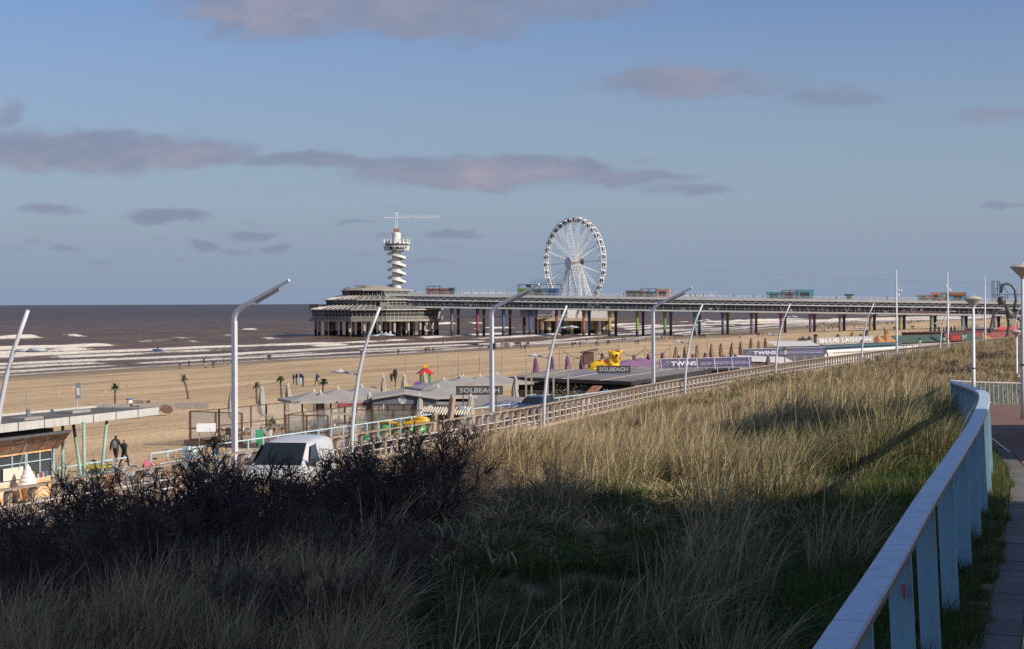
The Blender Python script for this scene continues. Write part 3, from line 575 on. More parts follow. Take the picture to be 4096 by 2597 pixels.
def build_shrubs():
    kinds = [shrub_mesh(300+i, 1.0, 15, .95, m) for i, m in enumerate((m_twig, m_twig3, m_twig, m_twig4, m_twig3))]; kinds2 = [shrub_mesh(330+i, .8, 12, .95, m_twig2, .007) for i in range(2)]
    grp = 'bare sea buckthorn shrubs of the shaded thicket'
    # (u, distance, scale): the thicket, far edge first, then the masses nearer the camera
    spots = []; rows = []
    def edge(u):       # where the shade of the apartment block ends along this line of sight
        k = (u-2048)/F; return 23.84/(1+k*.625)
    for (du, us, hs) in ((.8, (30,130,235,340,440,545,650,745,800,880,955,1040,1125,1230,1330,1440,1540,1640,1730), (1.6,1.5,1.65,1.6,1.55,1.55,1.6,1.6,1.6,1.75,1.85,1.7,1.5,1.4,1.4,1.4,1.4,1.35,1.3)),
                         (3.6, (60,230,400,560,720,870,1010,1150,1290,1430,1560,1690), (1.35,1.3,1.35,1.35,1.35,1.35,1.4,1.25,1.25,1.25,1.3,1.2)),
                         (6.4, (90,250,410,570,730,880,1020,1180,1330,1480,1620), (.95,.9,.95,.9,1.0,1.0,1.0,.95,1.0,.95,.9)), (9.4, (60,290,520,760,990,1220,1440), (.75,.7,.7,.75,.75,.7,.65)), (11.6, (180,470,760,1050), (.55,.5,.55,.5))):
        spots += [(u, edge(u)-du-random.uniform(0, .8), h) for u, h in zip(us, hs)]; rows.append(len(us))
    spots += [(1880,25.5,1.15),(1990,28,1.0),(1860,34,1.2),(2080,26,.8),(2200,24.5,.7)]
    NT = ['first', 'second', 'third', 'fourth', 'fifth', 'sixth', 'seventh', 'eighth', 'ninth', 'tenth', 'eleventh', 'twelfth', 'thirteenth', 'fourteenth', 'fifteenth', 'sixteenth', 'seventeenth', 'eighteenth', 'nineteenth']
    wh = [(n, r) for r, k in zip(('back', 'second', 'third', 'fourth', 'front'), rows) for n in NT[:k]]
    for i, (u, d, s) in enumerate(spots):
        X = PX(u, d); z = float(dune_z(X, d)); tall = u in (955, 1040, 880)
        lab = None if i > 18 else {955: 'tallest bare shrub, standing before the windscreen of the white van', 1040: 'tall bare shrub before the bonnet of the white van', 880: 'tall bare shrub below the nearest white lamp post'}.get(u)
        if u > 1800: lab = {1880: 'bare dark shrub at the right end of the thicket, above sunlit grass', 1990: 'bare dark shrub standing in the sunlit marram grass', 1860: 'bare dark shrub at the edge of the brick road', 2080: 'low bare shrub in sunlit grass right of the thicket', 2200: 'lowest bare shrub at the edge of the shade, right of the thicket'}[u]
        t = thing('buckthorn_shrub', lab or '%s bare dark shrub from the left in the %s row of the shaded thicket' % wh[i], 'shrub', (X, d, z), random.uniform(0, 6.28), None if lab else grp)
        t.scale = (s*.92, s*.92, s)
        link('branches', kinds[i % 5], t)
    # brushwood on the far dune
    lab = ['brown leafless bush on the sunlit dune crest below the blue lagoon roofs', 'brown leafless bush on the dune crest left of the nearer mushroom lamp', 'brown leafless bush on the dune behind the bend of the blue fence', 'brown leafless bush on the crest right of the nearer mushroom lamp', 'brown leafless bush on the crest between fence bend and distant railing', 'brown leafless bush right above the fence bend', 'low brown bush in sunlit grass in the middle of the dune']
    for i, (u, d, s) in enumerate([(3420,112,1.5),(3640,104,1.9),(3770,100,2.0),(3960,118,2.0),(3560,110,1.7),(3850,96,1.8),(2600,62,1.0)]):
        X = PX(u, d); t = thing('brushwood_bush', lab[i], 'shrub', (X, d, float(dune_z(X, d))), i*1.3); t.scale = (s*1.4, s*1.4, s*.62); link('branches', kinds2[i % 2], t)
build_shrubs()
# ------------------------------------------------------------------ railings, fences and lamps
m_cast = M('railing_concrete', (.41, .325, .245), .85, .14, 2.5, bump=.2, dirt=.6)
m_hand = M('railing_handrail', (.32, .25, .19), .7, .2, 1.5, dirt=.6)
m_white = M('white_paint', (.66, .66, .645), .45, .06, 1.5, dirt=.3, dirtc=(.3, .28, .25), dscale=1.0)
m_lamp = M('lamp_white', (.60, .62, .65), .38, .07, 1.2, c2=(.52, .55, .60), dirt=.3, dirtc=(.3, .3, .28), dscale=.8)
m_steel = M('galvanised_steel', (.50, .52, .54), .45, .1, 3, metal=.3)
m_pale = M('pale_blue_paint', (.46, .60, .66), .5, .1, 2.0)
def walk(f, y0, y1, step):
    """points at equal spacing along the plan line f"""
    y = y0; out = []
    while y < y1:
        s = float(f(y+.5)-f(y-.5)); n = math.hypot(1, s); out.append((float(f(y)), y, math.atan2(1, s))); y += step/n
    return out
def sweep(name, f, y0, y1, zf, w, h, mat, parent, off=0, dz=0, step=1.2, kind=None):
    b = MB(); P = walk(f, y0, y1, step); vs = []
    for (x, y, a) in P:
        nx, ny = math.sin(a), -math.cos(a); z = zf(y)+dz
        for (o, k) in ((-w/2, 0), (w/2, 0), (w/2, h), (-w/2, h)): vs.append((x+nx*(off+o), y+ny*(off+o), z+k))
    fs = []
    for i in range(len(P)-1):
        for k in range(4): fs.append((i*4+k, i*4+(k+1) % 4, i*4+4+(k+1) % 4, i*4+4+k))
    fs += [(3, 2, 1, 0), tuple(len(vs)-4+k for k in range(4))]
    b.add(vs, fs); return b.build(name, mat, parent, kind=kind)
def concrete_rail(label, f, y0, y1, z0, sp=1.11):
    t = thing('concrete_railing', label, 'railing'); zf = lambda y: z0
    b = MB()
    prof = [(-.085, 0), (.085, 0), (.085, .74), (.115, .90), (.19, 1.0), (.27, 1.03), (.27, 1.08), (.07, 1.08), (-.03, 1.02), (-.08, .9)]
    for o in (-.052, .052):
        n = len(prof); vs = [(x, o-.036, z) for x, z in prof]+[(x, o+.036, z) for x, z in prof]
        b.add(vs, [tuple(range(n)), tuple(reversed(range(n, 2*n)))]+[(i, n+i, n+(i+1) % n, (i+1) % n) for i in range(n)])
    b.box((-.02, 0, .45), (.14, .05, .9))
    me = b.mesh('post', m_cast)
    for (x, y, a) in walk(f, y0, y1, sp): link('post', me, t, (x, y, z0+.1), a-math.pi/2)
    sweep('handrail', f, y0, y1, zf, .2, .06, m_hand, t, off=.17, dz=1.165)
    sweep('kerb', f, y0, y1, zf, .34, .13, m_cast, t, dz=.004)
    for dz in (.36, .66): sweep('lower_rail', f, y0, y1, zf, .036, .036, m_white, t, off=.02, dz=dz)
    return t
concrete_rail('long curving brown concrete railing with white bars along the road edge', L1, 40, 268, CZ-6.5)
L2 = lambda y: L1(y)-1.75
strip('railing_ledge', lambda y: L1(y)-2.2, lambda y: L1(y)-.41, np.arange(60, 200, 2.5), c(7.7), c(7.7), m_conc)
strip('ledge_wall', lambda y: L1(y)-2.22, lambda y: L1(y)-2.2, np.arange(60, 200, 2.5), c(6.1), c(7.7), m_conc)
concrete_rail('second lower concrete railing seen between the posts of the first', L2, 76, 170, 7.7)
def promenade_rail(label, y0, y1):
    t = thing('promenade_railing', label, 'railing'); zf = lambda y: 6.2; f = lambda y: LB(y)+.15
    me = MB().box((0, 0, .5), (.09, .07, 1.0)).mesh('post', m_pale)
    for (x, y, a) in walk(f, y0, y1, 1.65): link('post', me, t, (x, y, 6.2), a-math.pi/2)
    sweep('top_rail', f, y0, y1, zf, .08, .06, m_pale, t, dz=1.0); sweep('middle_rail', f, y0, y1, zf, .05, .045, m_pale, t, dz=.42)
    return t
promenade_rail('pale blue promenade railing left of the gap with parked bicycles', 72, 90.4)
promenade_rail('long pale blue promenade railing from the leaning bicycle to the blue car', 92.3, 137)
promenade_rail('pale blue promenade railing running on behind the blue car', 141, 300)
def blue_fence():
    t = thing('blue_fence', 'winding sky blue slatted fence with broad cap along the upper path', 'fence')
    mf = M('fence_blue', (.33, .57, .66), .55, .12, 1.5, c2=(.28, .51, .61), dirt=.6, dirtc=(.24, .22, .18), dscale=1.4); mc = M('fence_cap', (.52, .66, .78), .38, .1, 2.2, c2=(.45, .59, .72), dirt=.4, dirtc=(.26, .28, .30)); mu = M('fence_cap_edge', (.36, .27, .21), .6, .15, 3)
    b = MB(); b.obox((.07, 0, .54), (.06, 0, 0), (0, .03, 0), (0, 0, .54)); 
    for i, v in enumerate(b.v): b.v[i] = (v[0]-.042*v[2], v[1], v[2])
    me = b.mesh('slat', mf); bf = MB(); bf.v = [(.07+(v[0]-.07)*.6, v[1], v[2]) for v in b.v]; bf.f = b.f; bf.m = b.m; mef = bf.mesh('slat', mf)
    for (x, y, a) in walk(LU, 3.2, 30, 2.05)+walk(LU, 30.9, 91.5, .95): link('slat', me if y < 60 else mef, t, (x, y, float(zpath(y))-.03), a-math.pi/2)
    P = walk(LU, 2.6, 92, 2.25)
    for i in range(len(P)-1):
        (x0, y0, a0), (x1, y1, a1) = P[i], P[i+1]; cb = MB(); ys = np.linspace(y0+.006, y1-.006, 5); vs = []
        for y in ys:
            x = float(LU(y)); s = float(LU(y+.3)-LU(y-.3))/.6; n = math.hypot(1, s); nx, ny = 1/n, -s/n; z = float(zpath(y))
            for (o, k) in ((-.068, 1.01), (.068, 1.01), (.071, 1.045), (.064, 1.06), (-.064, 1.06), (-.071, 1.045)): vs.append((x+nx*(o+.02), y+ny*(o+.02), z+k))
        for k in range(4):
            for q in range(6):
                a_, b_ = k*6+q, k*6+(q+1) % 6; cb.add([vs[a_], vs[b_], vs[b_+6], vs[a_+6]], [(0, 1, 2, 3)], 1 if q in (0, 1, 5) else 0)
        cb.add(vs[:6], [(5, 4, 3, 2, 1, 0)]); cb.add(vs[-6:], [(0, 1, 2, 3, 4, 5)])
        cb.build('cap', [mc, mu], t)
    st = MB().box((0, 0, 0), (.004, .05, .07)).build('sticker', M('red_sticker', (.55, .05, .08), .5), t, (float(LU(9.0))+.055, 9.0, float(zpath(9))+.83))
    return t
blue_fence()
NORM = -R(21.7)          # across the road, towards the land
def arm_lamp(u, d, label):
    t = thing('tall_lamp_post', label, 'lamp post', (PX(u, d), d, 6.2), NORM-R(8), 'tall white lamp posts with bent arms')
    H = 8.25; h = .112; b = MB()
    def sect(path, mat):
        vs = []
        for (x, z, r, an) in path:
            ca, sa = math.cos(an), math.sin(an)      # an: direction of travel in the x-z plane
            for (p, q) in ((-1, -1), (1, -1), (1, 1), (-1, 1)): vs.append((x+p*r*sa, q*r, z-p*r*ca))
        fs = [(i*4+k, i*4+(k+1) % 4, i*4+4+(k+1) % 4, i*4+4+k) for i in range(len(path)-1) for k in range(4)]+[(3, 2, 1, 0), tuple(len(vs)-4+k for k in range(4))]
        return vs, fs
    vs, fs = sect([(0, 0, h, R(90)), (0, H-.25, h*.93, R(90)), (.05, H, h*.92, R(70))], 0); b.add(vs, fs); b.build('post', m_lamp, t)
    b = MB(); vs, fs = sect([(.05, H, h*.92, R(70)), (.2, H+.22, h*.9, R(42)), (.5, H+.42, h*.86, R(28)), (3.2, H+1.62, h*.52, R(25))], 0); b.add(vs, fs); a = b.build('arm', m_lamp, t)
    b = MB(); vs, fs = sect([(3.19, H+1.615, h*.56, R(25)), (3.27, H+1.65, h*.56, R(25))], 0); b.add(vs, fs); b.build('end_cap', m_white, a)
    b = MB(); vs, fs = sect([(1.3, H+.65, h*.5, R(25)), (2.7, H+1.28, h*.45, R(25))], 0); b.add(vs, fs)
    for i, v in enumerate(b.v): b.v[i] = (v[0], v[1], v[2]-.05)
    b.build('light_panel', M('lamp_underside', (.30, .27, .25), .5), a)
    return t
arm_lamp(937, 85, 'nearest tall white lamp post with bent arm, left behind the bare shrubs')
t = arm_lamp(1966, 107, 'tall white bent lamp post in the middle, before the round restaurant\'s right side')
b = MB(); b.box((.2, 0, 6.2), (.14, .14, .36)); b.box((-.2, 0, 6.15), (.1, .1, .12)); b.build('camera_box', M('dark_plastic', (.05, .055, .06), .5), t)
arm_lamp(2612, 136, 'farthest of the tall white lamp posts with bent arms')
def curve_lamp(d, off, label, u=None):
    X = float(L1(d))+off
    t = thing('curved_lamp', label, 'street lamp', (X, d, CZ-6.5), NORM, 'leaning curved street lamps along the road')
    P = [(0, 0), (.015, .8), (.05, 1.55), (.14, 2.5), (.32, 3.65), (.52, 4.5), (.76, 5.25), (1.22, 6.35)]
    k = 1.06
    b = MB(); b.tube([(x*k, 0, z) for x, z in P], [.085, .085, .083, .08, .074, .068, .063, .055], 12); b.build('pole', m_lamp, t, smooth=True)
    MB().lathe([(.15, 0), (.15, .03), (.1, .05), (.1, .3), (.088, .32)], 12).build('base_collar', m_steel, t); MB().box((.02, -.082, .75), (.07, .02, .3)).build('hatch', m_steel, t)
    def head(x, z, s, ln):
        a = MB(); a.tube([(x, 0, z), (x+s*ln*.5, 0, z+.01+(.06 if s < 0 else 0)), (x+s*ln, 0, z+(.10 if s < 0 else .02))], [.035, .034, .05], 8); ao = a.build('arm', m_lamp, t, smooth=True)
        z2 = z+(.12 if s < 0 else .02); x2 = x+s*ln; h = MB(); vs = []; n = 14
        st = [(0, .05, .05, -.04), (.12, .13, .085, -.05), (.3, .19, .10, -.045), (.48, .18, .075, -.03), (.6, .12, .04, -.02), (.68, .03, .012, -.01)]
        for (dx, w, up, dn) in st:
            for q in range(n):
                an = 2*math.pi*q/n; cz = math.sin(an); vs.append((x2+s*dx, math.cos(an)*w, z2+(cz*up if cz > 0 else -cz*dn)))
        fs = [(i*n+q, i*n+(q+1) % n, i*n+n+(q+1) % n, i*n+n+q) for i in range(len(st)-1) for q in range(n)]+[tuple(range(n)), tuple(reversed(range(len(vs)-n, len(vs))))]
        h.add(vs, fs); ho = h.build('lamp_head', m_lamp, t, smooth=True)
        c_ = MB(); c_.lathe([(.03, 0), (.03, .05)], 8, (x2+s*.26, 0, z2+.085)); c_.build('sensor_cap', m_white, ho)
    head(.74*k, 5.2, 1, .5); head(.31*k, 3.62, -1, .55)
    return t
for d, lab in ((50, 'curved street lamp cut off by the left edge of the picture'), (71.4, 'curved street lamp beside the white van'), (92, 'curved street lamp before the dark blue car'),
               (123, 'curved street lamp left of the nearer purple banner'), (150, 'curved street lamp before the farther purple banner'), (183, 'curved street lamp before the white letters of the beach club sign'),
               (218, 'curved street lamp before the red and green roofs'), (264, 'farthest curved street lamp, at the right edge of the picture')):
    curve_lamp(d, .42, lab)
def mast(u, d, ztop, label, cams):
    X = PX(u, d); z0 = CZ-6.5
    t = thing('white_mast', label, 'mast', (X, d, z0), 0, 'tall straight white masts'); H = ztop-z0
    MB().tube([(0, 0, 0), (0, 0, 2.2), (0, 0, H)], [.13, .125, .06], 10).build('pole', m_lamp, t, smooth=True)
    for (z, s) in cams:
        cb = MB(); cb.bar((0, 0, z), (s*.45, 0, z), .06); cb.lathe([(.02, -.2), (.1, -.15), (.11, 0), (.08, .1)], 10, (s*.5, 0, z)); cb.box((s*.25, 0, z+.05), (.3, .14, .14)); cb.build('camera', m_white, t)
    MB().box((0, 0, 2.15), (.27, .27, .06)).build('joint_ring', M('dark_band', (.08, .08, .09), .5), t)
mast(3586, 190, 18.4, 'tallest straight white mast with two cameras, left of the mushroom lamp', [(7.7, 1), (7.2, .5)])
mast(3791, 206, 18.4, 'straight white mast with a camera beside a curved lamp, left of the mushroom lamp', [(7.8, .6), (8.3, -.3)])
mast(3940, 232, 18.4, 'plain straight white mast right of the nearer mushroom lamp', [])
def mushroom(u, d, ztop, label):
    X = PX(u, d); z0 = float(zpath(d)); H = ztop-z0
    t = thing('mushroom_lamp', label, 'street lamp', (X, d, z0), 0, 'mushroom lamps along the upper path')
    p = MB(); p.tube([(0, 0, 0), (0, 0, 1.0), (0, 0, H-.4)], [.075, .07, .05], 12); po = p.build('pole', m_white, t, smooth=True)
    MB().tube([(0, 0, 1.45), (0, 0, 1.5)], .073, 12).build('band', M('dark_band', (.08, .08, .09), .5), po)
    mh = M('lamp_shade_cream', (.50, .47, .40), .5, .08, 3)
    h = MB(); h.lathe([(.05, -.42), (.075, -.40), (.09, -.36), (.20, -.25), (.315, -.135), (.335, -.115), (.335, -.10), (.30, -.075), (.17, -.03), (.05, -.01), (.03, .01), (.0, .02)], 28, (0, 0, H)); ho = h.build('lamp_head', mh, t, smooth=False)
    return t
mushroom(3893, 65, CZ+.2, 'mushroom lamp standing where the blue fence bends')
mushroom(4066, 100, CZ-1.62, 'smaller farther mushroom lamp before the sunlit dune')
mushroom(4092, 48, CZ+1.02, 'nearest mushroom lamp, cut off by the right edge of the picture')
# ------------------------------------------------------------------ the pier
PA = V(-93.6, 815, 0); PB = V(217.8, 755, 0); pe = (PB-PA).normalized(); pn = V(pe.y, -pe.x, 0)
if pn.y > 0: pn = -pn                                   # towards the camera
def pier_at(X, back=0):
    k = (X-PA.x)/pe.x; p = PA+pe*k-pn*back; return p
def zt(X): return 19.1-.0175*(X+35)
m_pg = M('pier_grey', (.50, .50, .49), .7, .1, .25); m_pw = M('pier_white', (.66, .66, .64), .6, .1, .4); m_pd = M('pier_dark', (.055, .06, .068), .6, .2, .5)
m_pglass = M('pier_glass', (.018, .022, .028), .12, .3, .12, spec=.6); m_pcon = M('pile_concrete', (.43, .38, .31), .9, .2, .35, bump=.2); m_tide = M('tidal_growth', (.035, .032, .03), .8, .3, .8)
X0, X1 = -58, 335
pier = thing('pier', 'long two storey grey pier on coloured columns running across the picture', 'pier', tuple(pier_at(X0)))
def along(name, back0, back1, z0, z1, mat, parent=pier, x0=X0, x1=X1, seg=40):
    b = MB(); vs = []; n = max(2, int((x1-x0)/seg)); o = pier.location
    for i in range(n+1):
        X = x0+(x1-x0)*i/n; T = zt(X)
        for (bk, z) in ((back0, z0), (back1, z0), (back1, z1), (back0, z1)):
            p = pier_at(X, bk); vs.append((p.x-o.x, p.y-o.y, T+z))
    fs = [(i*4+k, i*4+4+k, i*4+4+(k+1) % 4, i*4+(k+1) % 4) for i in range(n) for k in range(4)]+[(0, 1, 2, 3), tuple(len(vs)-1-k for k in range(4))]
    b.add(vs, fs); return b.build(name, mat, parent)
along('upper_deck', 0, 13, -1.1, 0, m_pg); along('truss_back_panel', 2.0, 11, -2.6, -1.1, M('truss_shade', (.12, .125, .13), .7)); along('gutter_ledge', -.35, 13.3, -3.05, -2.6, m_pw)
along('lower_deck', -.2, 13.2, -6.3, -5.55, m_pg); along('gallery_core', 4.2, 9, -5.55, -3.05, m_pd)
def pier_details():
    o = pier.location
    tr = MB(); ra = MB(); mu = MB(); X = X0; i = 0
    while X < X1:
        T = zt(X); p = pier_at(X, .25); q = pier_at(X+1.6, .25); T2 = zt(X+1.6); L3 = lambda a, z: (a.x-o.x, a.y-o.y, z)
        tr.bar(L3(p, T-2.6), L3(q, T2-1.1), .13); tr.bar(L3(q, T2-1.1), L3(pier_at(X+3.2, .25), zt(X+3.2)-2.6), .13); X += 3.2
    tr.bar(L3(pier_at(X0, .3), zt(X0)-1.9), L3(pier_at(X1, .3), zt(X1)-1.9), .1)
    tr.build('truss', m_steel, pier)
    X = X0
    while X < X1:
        p = pier_at(X, .1); ra.bar(L3(p, zt(X)), (p.x-o.x+pn.x*.25, p.y-o.y+pn.y*.25, zt(X)+1.15), .11); p2 = pier_at(X, 12.9); ra.bar(L3(p2, zt(X)), L3(p2, zt(X)+1.15), .1); X += 2.7
    for h in (1.15, .75, .4):
        for bk in (-.1, 12.9): ra.bar(L3(pier_at(X0, bk), zt(X0)+h), L3(pier_at(X1, bk), zt(X1)+h), .1 if h > 1 else .05)
    ra.build('deck_railing', m_pw, pier)
    # gallery panes, each its own; posts between them
    gl = m_pglass; X = X0; i = 0; W = 3.9; ps = MB()
    while X < X1-4:
        a, b_ = pier_at(X+.06, .6), pier_at(X+W-.06, .6); pb = MB(); ta, tb = zt(X), zt(X+W)
        pb.plate([L3(a, ta-5.53), L3(b_, tb-5.53), L3(b_, tb-3.07), L3(a, ta-3.07)], .04); pb.build('pane', gl, pier)
        ps.bar(L3(pier_at(X, .55), ta-5.55), L3(pier_at(X, .55), ta-3.05), .11); ps.bar(L3(pier_at(X+W/2, .52), ta-5.55), L3(pier_at(X+W/2, .52), ta-3.05), .05)
        if i % 7 == 3:
            ps.bar(L3(pier_at(X+.3, .3), ta-5.5), L3(pier_at(X-.9, .3), ta-3.1), .14); ps.bar(L3(pier_at(X+.3, .3), ta-5.5), L3(pier_at(X+1.5, .3), ta-3.1), .14)
        X += W; i += 1
    ps.bar(L3(pier_at(X0, .5), zt(X0)-4.6), L3(pier_at(X1, .5), zt(X1)-4.6), .06); ps.build('gallery_posts', m_steel, pier)
    # pale boxes before the panes stand in for bright spots seen inside
    gb = MB(); r = random.Random(3)
    for k in range(150):
        X = r.uniform(X0, X1-6); p = pier_at(X, .45); z = zt(X)+r.uniform(-5.3, -3.6); w = r.choice((.15, .3, .5, 1.2)); gb.box((p.x-o.x, p.y-o.y, z), (w, .06, r.choice((.2, .4, .9))), math.atan2(pe.y, pe.x))
    gb.build('gallery_bright_spots', M('gallery_bits', (.33, .33, .34), .6, .5, .2), pier, kind='stuff')
    sg = MB(); 
    for (u0, u1) in ((2352, 2362), (2381, 2393)): 
        a = pier_at(PX(u0, 795), .4); b_ = pier_at(PX(u1, 795), .4); z = zt(a.x)-3.4; sg.plate([L3(a, z-.5), L3(b_, z-.5), L3(b_, z+.5), L3(a, z+.5)], .05)
    sg.build('gallery_sign', m_white, pier)
    la = pier_at(PX(3600, 764), .35); lb = pier_at(PX(3785, 760), .35); fb = MB(); fb.plate([L3(la, zt(la.x)-5.5), L3(lb, zt(lb.x)-5.5), L3(lb, zt(lb.x)-4.75), L3(la, zt(la.x)-4.75)], .04)
    fb.build('painted_parapet', M('red_grey_mural', (.25, .07, .05), .7, 0, .6, c2=(.10, .10, .11)), pier)
pier_details()
COLS = [(1807,(.23,.17,.26)),(1833,(.22,.22,.06)),(1910,(.35,.06,.10)),(1935,(.33,.28,.07)),(2013,(.05,.18,.42)),(2040,(.42,.12,.06)),(2120,(.05,.14,.40)),(2144,(.38,.07,.12)),
        (2226,(.32,.05,.14)),(2250,(.04,.16,.38)),(2334,(.48,.15,.06)),(2357,(.04,.20,.45)),(2438,(.55,.46,.08)),(2463,(.36,.04,.08)),(2548,(.30,.42,.06)),(2572,(.20,.07,.24)),
        (2659,(.17,.38,.07)),(2683,(.26,.18,.36)),(2778,(.05,.30,.36)),(2797,(.06,.30,.36)),(2891,(.10,.10,.34)),(2910,(.17,.30,.07)),(3006,(.22,.10,.30)),(3024,(.30,.33,.09)),
        (3123,(.24,.06,.18)),(3140,(.28,.29,.10)),(3241,(.26,.10,.28)),(3257,(.34,.20,.14)),(3360,(.30,.20,.20)),(3376,(.17,.10,.24)),(3481,(.29,.31,.12)),(3497,(.18,.07,.26)),
        (3600,(.28,.31,.10)),(3616,(.12,.10,.24)),(3725,(.20,.30,.14)),(3740,(.10,.10,.22)),(3850,(.10,.28,.36)),(3864,(.06,.12,.26)),(3978,(.26,.22,.32)),(3994,(.12,.10,.22)),(4092,(.3,.1,.1)),(4108,(.1,.2,.3))]
def columns():
    for i, (u, c_) in enumerate(COLS):
        d = PA.y+(PX(u, 785)-PA.x)*pe.y/pe.x+(2.2 if i % 2 == 0 else 10.6); X = PX(u, d); T = zt(X)-6.3; gz = max(-2, float(beach_z(X, d)))-1.2
        tide = max(2.6, gz+1.2) if X < 95 else gz+1.3
        b = MB(); r = .62
        b.lathe([(r, gz-1), (r, tide)], 14, m=1); b.lathe([(r*1.01, tide), (r*.98, tide+2), (r*.98, T-3.0), (r*1.15, T-2.2), (r*1.15, T-.6), (1.0, T-.45), (1.6, T-.0)], 14, m=0)
        o = b.build('column', [M('column_paint_%d' % i, tuple(x*.6+.02 for x in c_), .75, .25, .5), m_tide], pier, (X-pier.location.x, d-pier.location.y, 0))
        o['label'] = 'painted pier column'
columns()
def lo(p): return (p.x-pier.location.x, p.y-pier.location.y)
def service():
    b = MB(); a = pier_at(PX(1770, 806), 4); e = pier_at(PX(2200, 797), 4); z = CZ-(1268-hor(2000))*800/F
    b.bar((*lo(a), z), (*lo(e), z), 1.6, .45); r = MB()
    for h in (.5, 1.0): r.bar((*lo(a), z+.2+h), (*lo(e), z+.2+h), .07)
    X = a.x
    while X < e.x: p = pier_at(X, 3.3); r.bar((*lo(p), z+.2), (*lo(p), z+1.2), .07); X += 2
    b.build('service_walkway', m_pcon, pier); r.build('service_railing', m_steel, pier)
    p = pier_at(PX(2105, 802), 5); MB().box((*lo(p), z+1.9), (6.5, 5, 3.2), math.atan2(pe.y, pe.x)).build('service_room', M('service_room_grey', (.22, .21, .21), .8), pier)
    MB().lathe([(.7, -3), (.7, z+.1)], 12, (*lo(pier_at(PX(2088, 802), 5)), 0)).build('service_pile', m_tide, pier)
service()
# ------------------------------------------------------------------ platform of the wheel
def platform():
    d = 838; t = thing('wheel_platform', 'concrete platform on thick piles behind the pier, below the wheel', 'platform', (PX(2300, d), d, 0)); x0, x1 = PX(2148, d)-t.location.x, PX(2457, d)-t.location.x; z = CZ-(1272-hor(2300))*d/F
    MB().prism([(x0, 0), (x1, -3), (x1, 40), (x0, 40)], z-1.4, z).build('slab', M('platform_concrete', (.50, .42, .30), .85, .15, .3), t)
    r = MB()
    for h in (.55, 1.0, 1.5): r.bar((x0, .1, z+h), (x1, -2.9, z+h), .13)
    for i in range(19): X = x0+(x1-x0)*i/18; Yv = .1-3*i/18; r.bar((X, Yv, z), (X, Yv, z+1.5), .15)
    r.build('railing', m_white, t)
    MB().box((x0+18, 6, z+1.9), (7, 4, 3.8)).build('ticket_office', m_white, t); MB().box((x0+29, 8, z+1.6), (9, 4, 3.2)).build('engine_house', m_pg, t)
    s = MB(); s.obox((x0+7, -1.5, z+1.6), (5.5, 0, 1.9), (0, 1.2, 0), (-.1, 0, .3)); s.build('stair', M('stair_brown', (.28, .21, .15), .8), t)
    for i, (u, k) in enumerate([(2165, 0), (2176, 6), (2186, 14), (2194, 2), (2212, 9), (2262, 3), (2283, 1), (2303, 10), (2318, 5), (2370, 4), (2385, 1), (2413, 3), (2425, 9), (2205, 16), (2290, 18), (2312, 15)]):
        X = PX(u, d+k)-t.location.x; b = MB(); rr = .95 if i % 3 else 1.25; b.lathe([(rr, -4), (rr, 2.2)], 14, m=1); b.lathe([(rr*1.01, 2.2), (rr*1.01, z-1.4)], 14)
        b.build('pile', [M('pile_light', (.46, .38, .27), .9, .2, .3) if i % 2 else M('pile_brown', (.22, .14, .10), .9, .25, .3), m_tide], t, (X, k+1.2, 0))
platform()
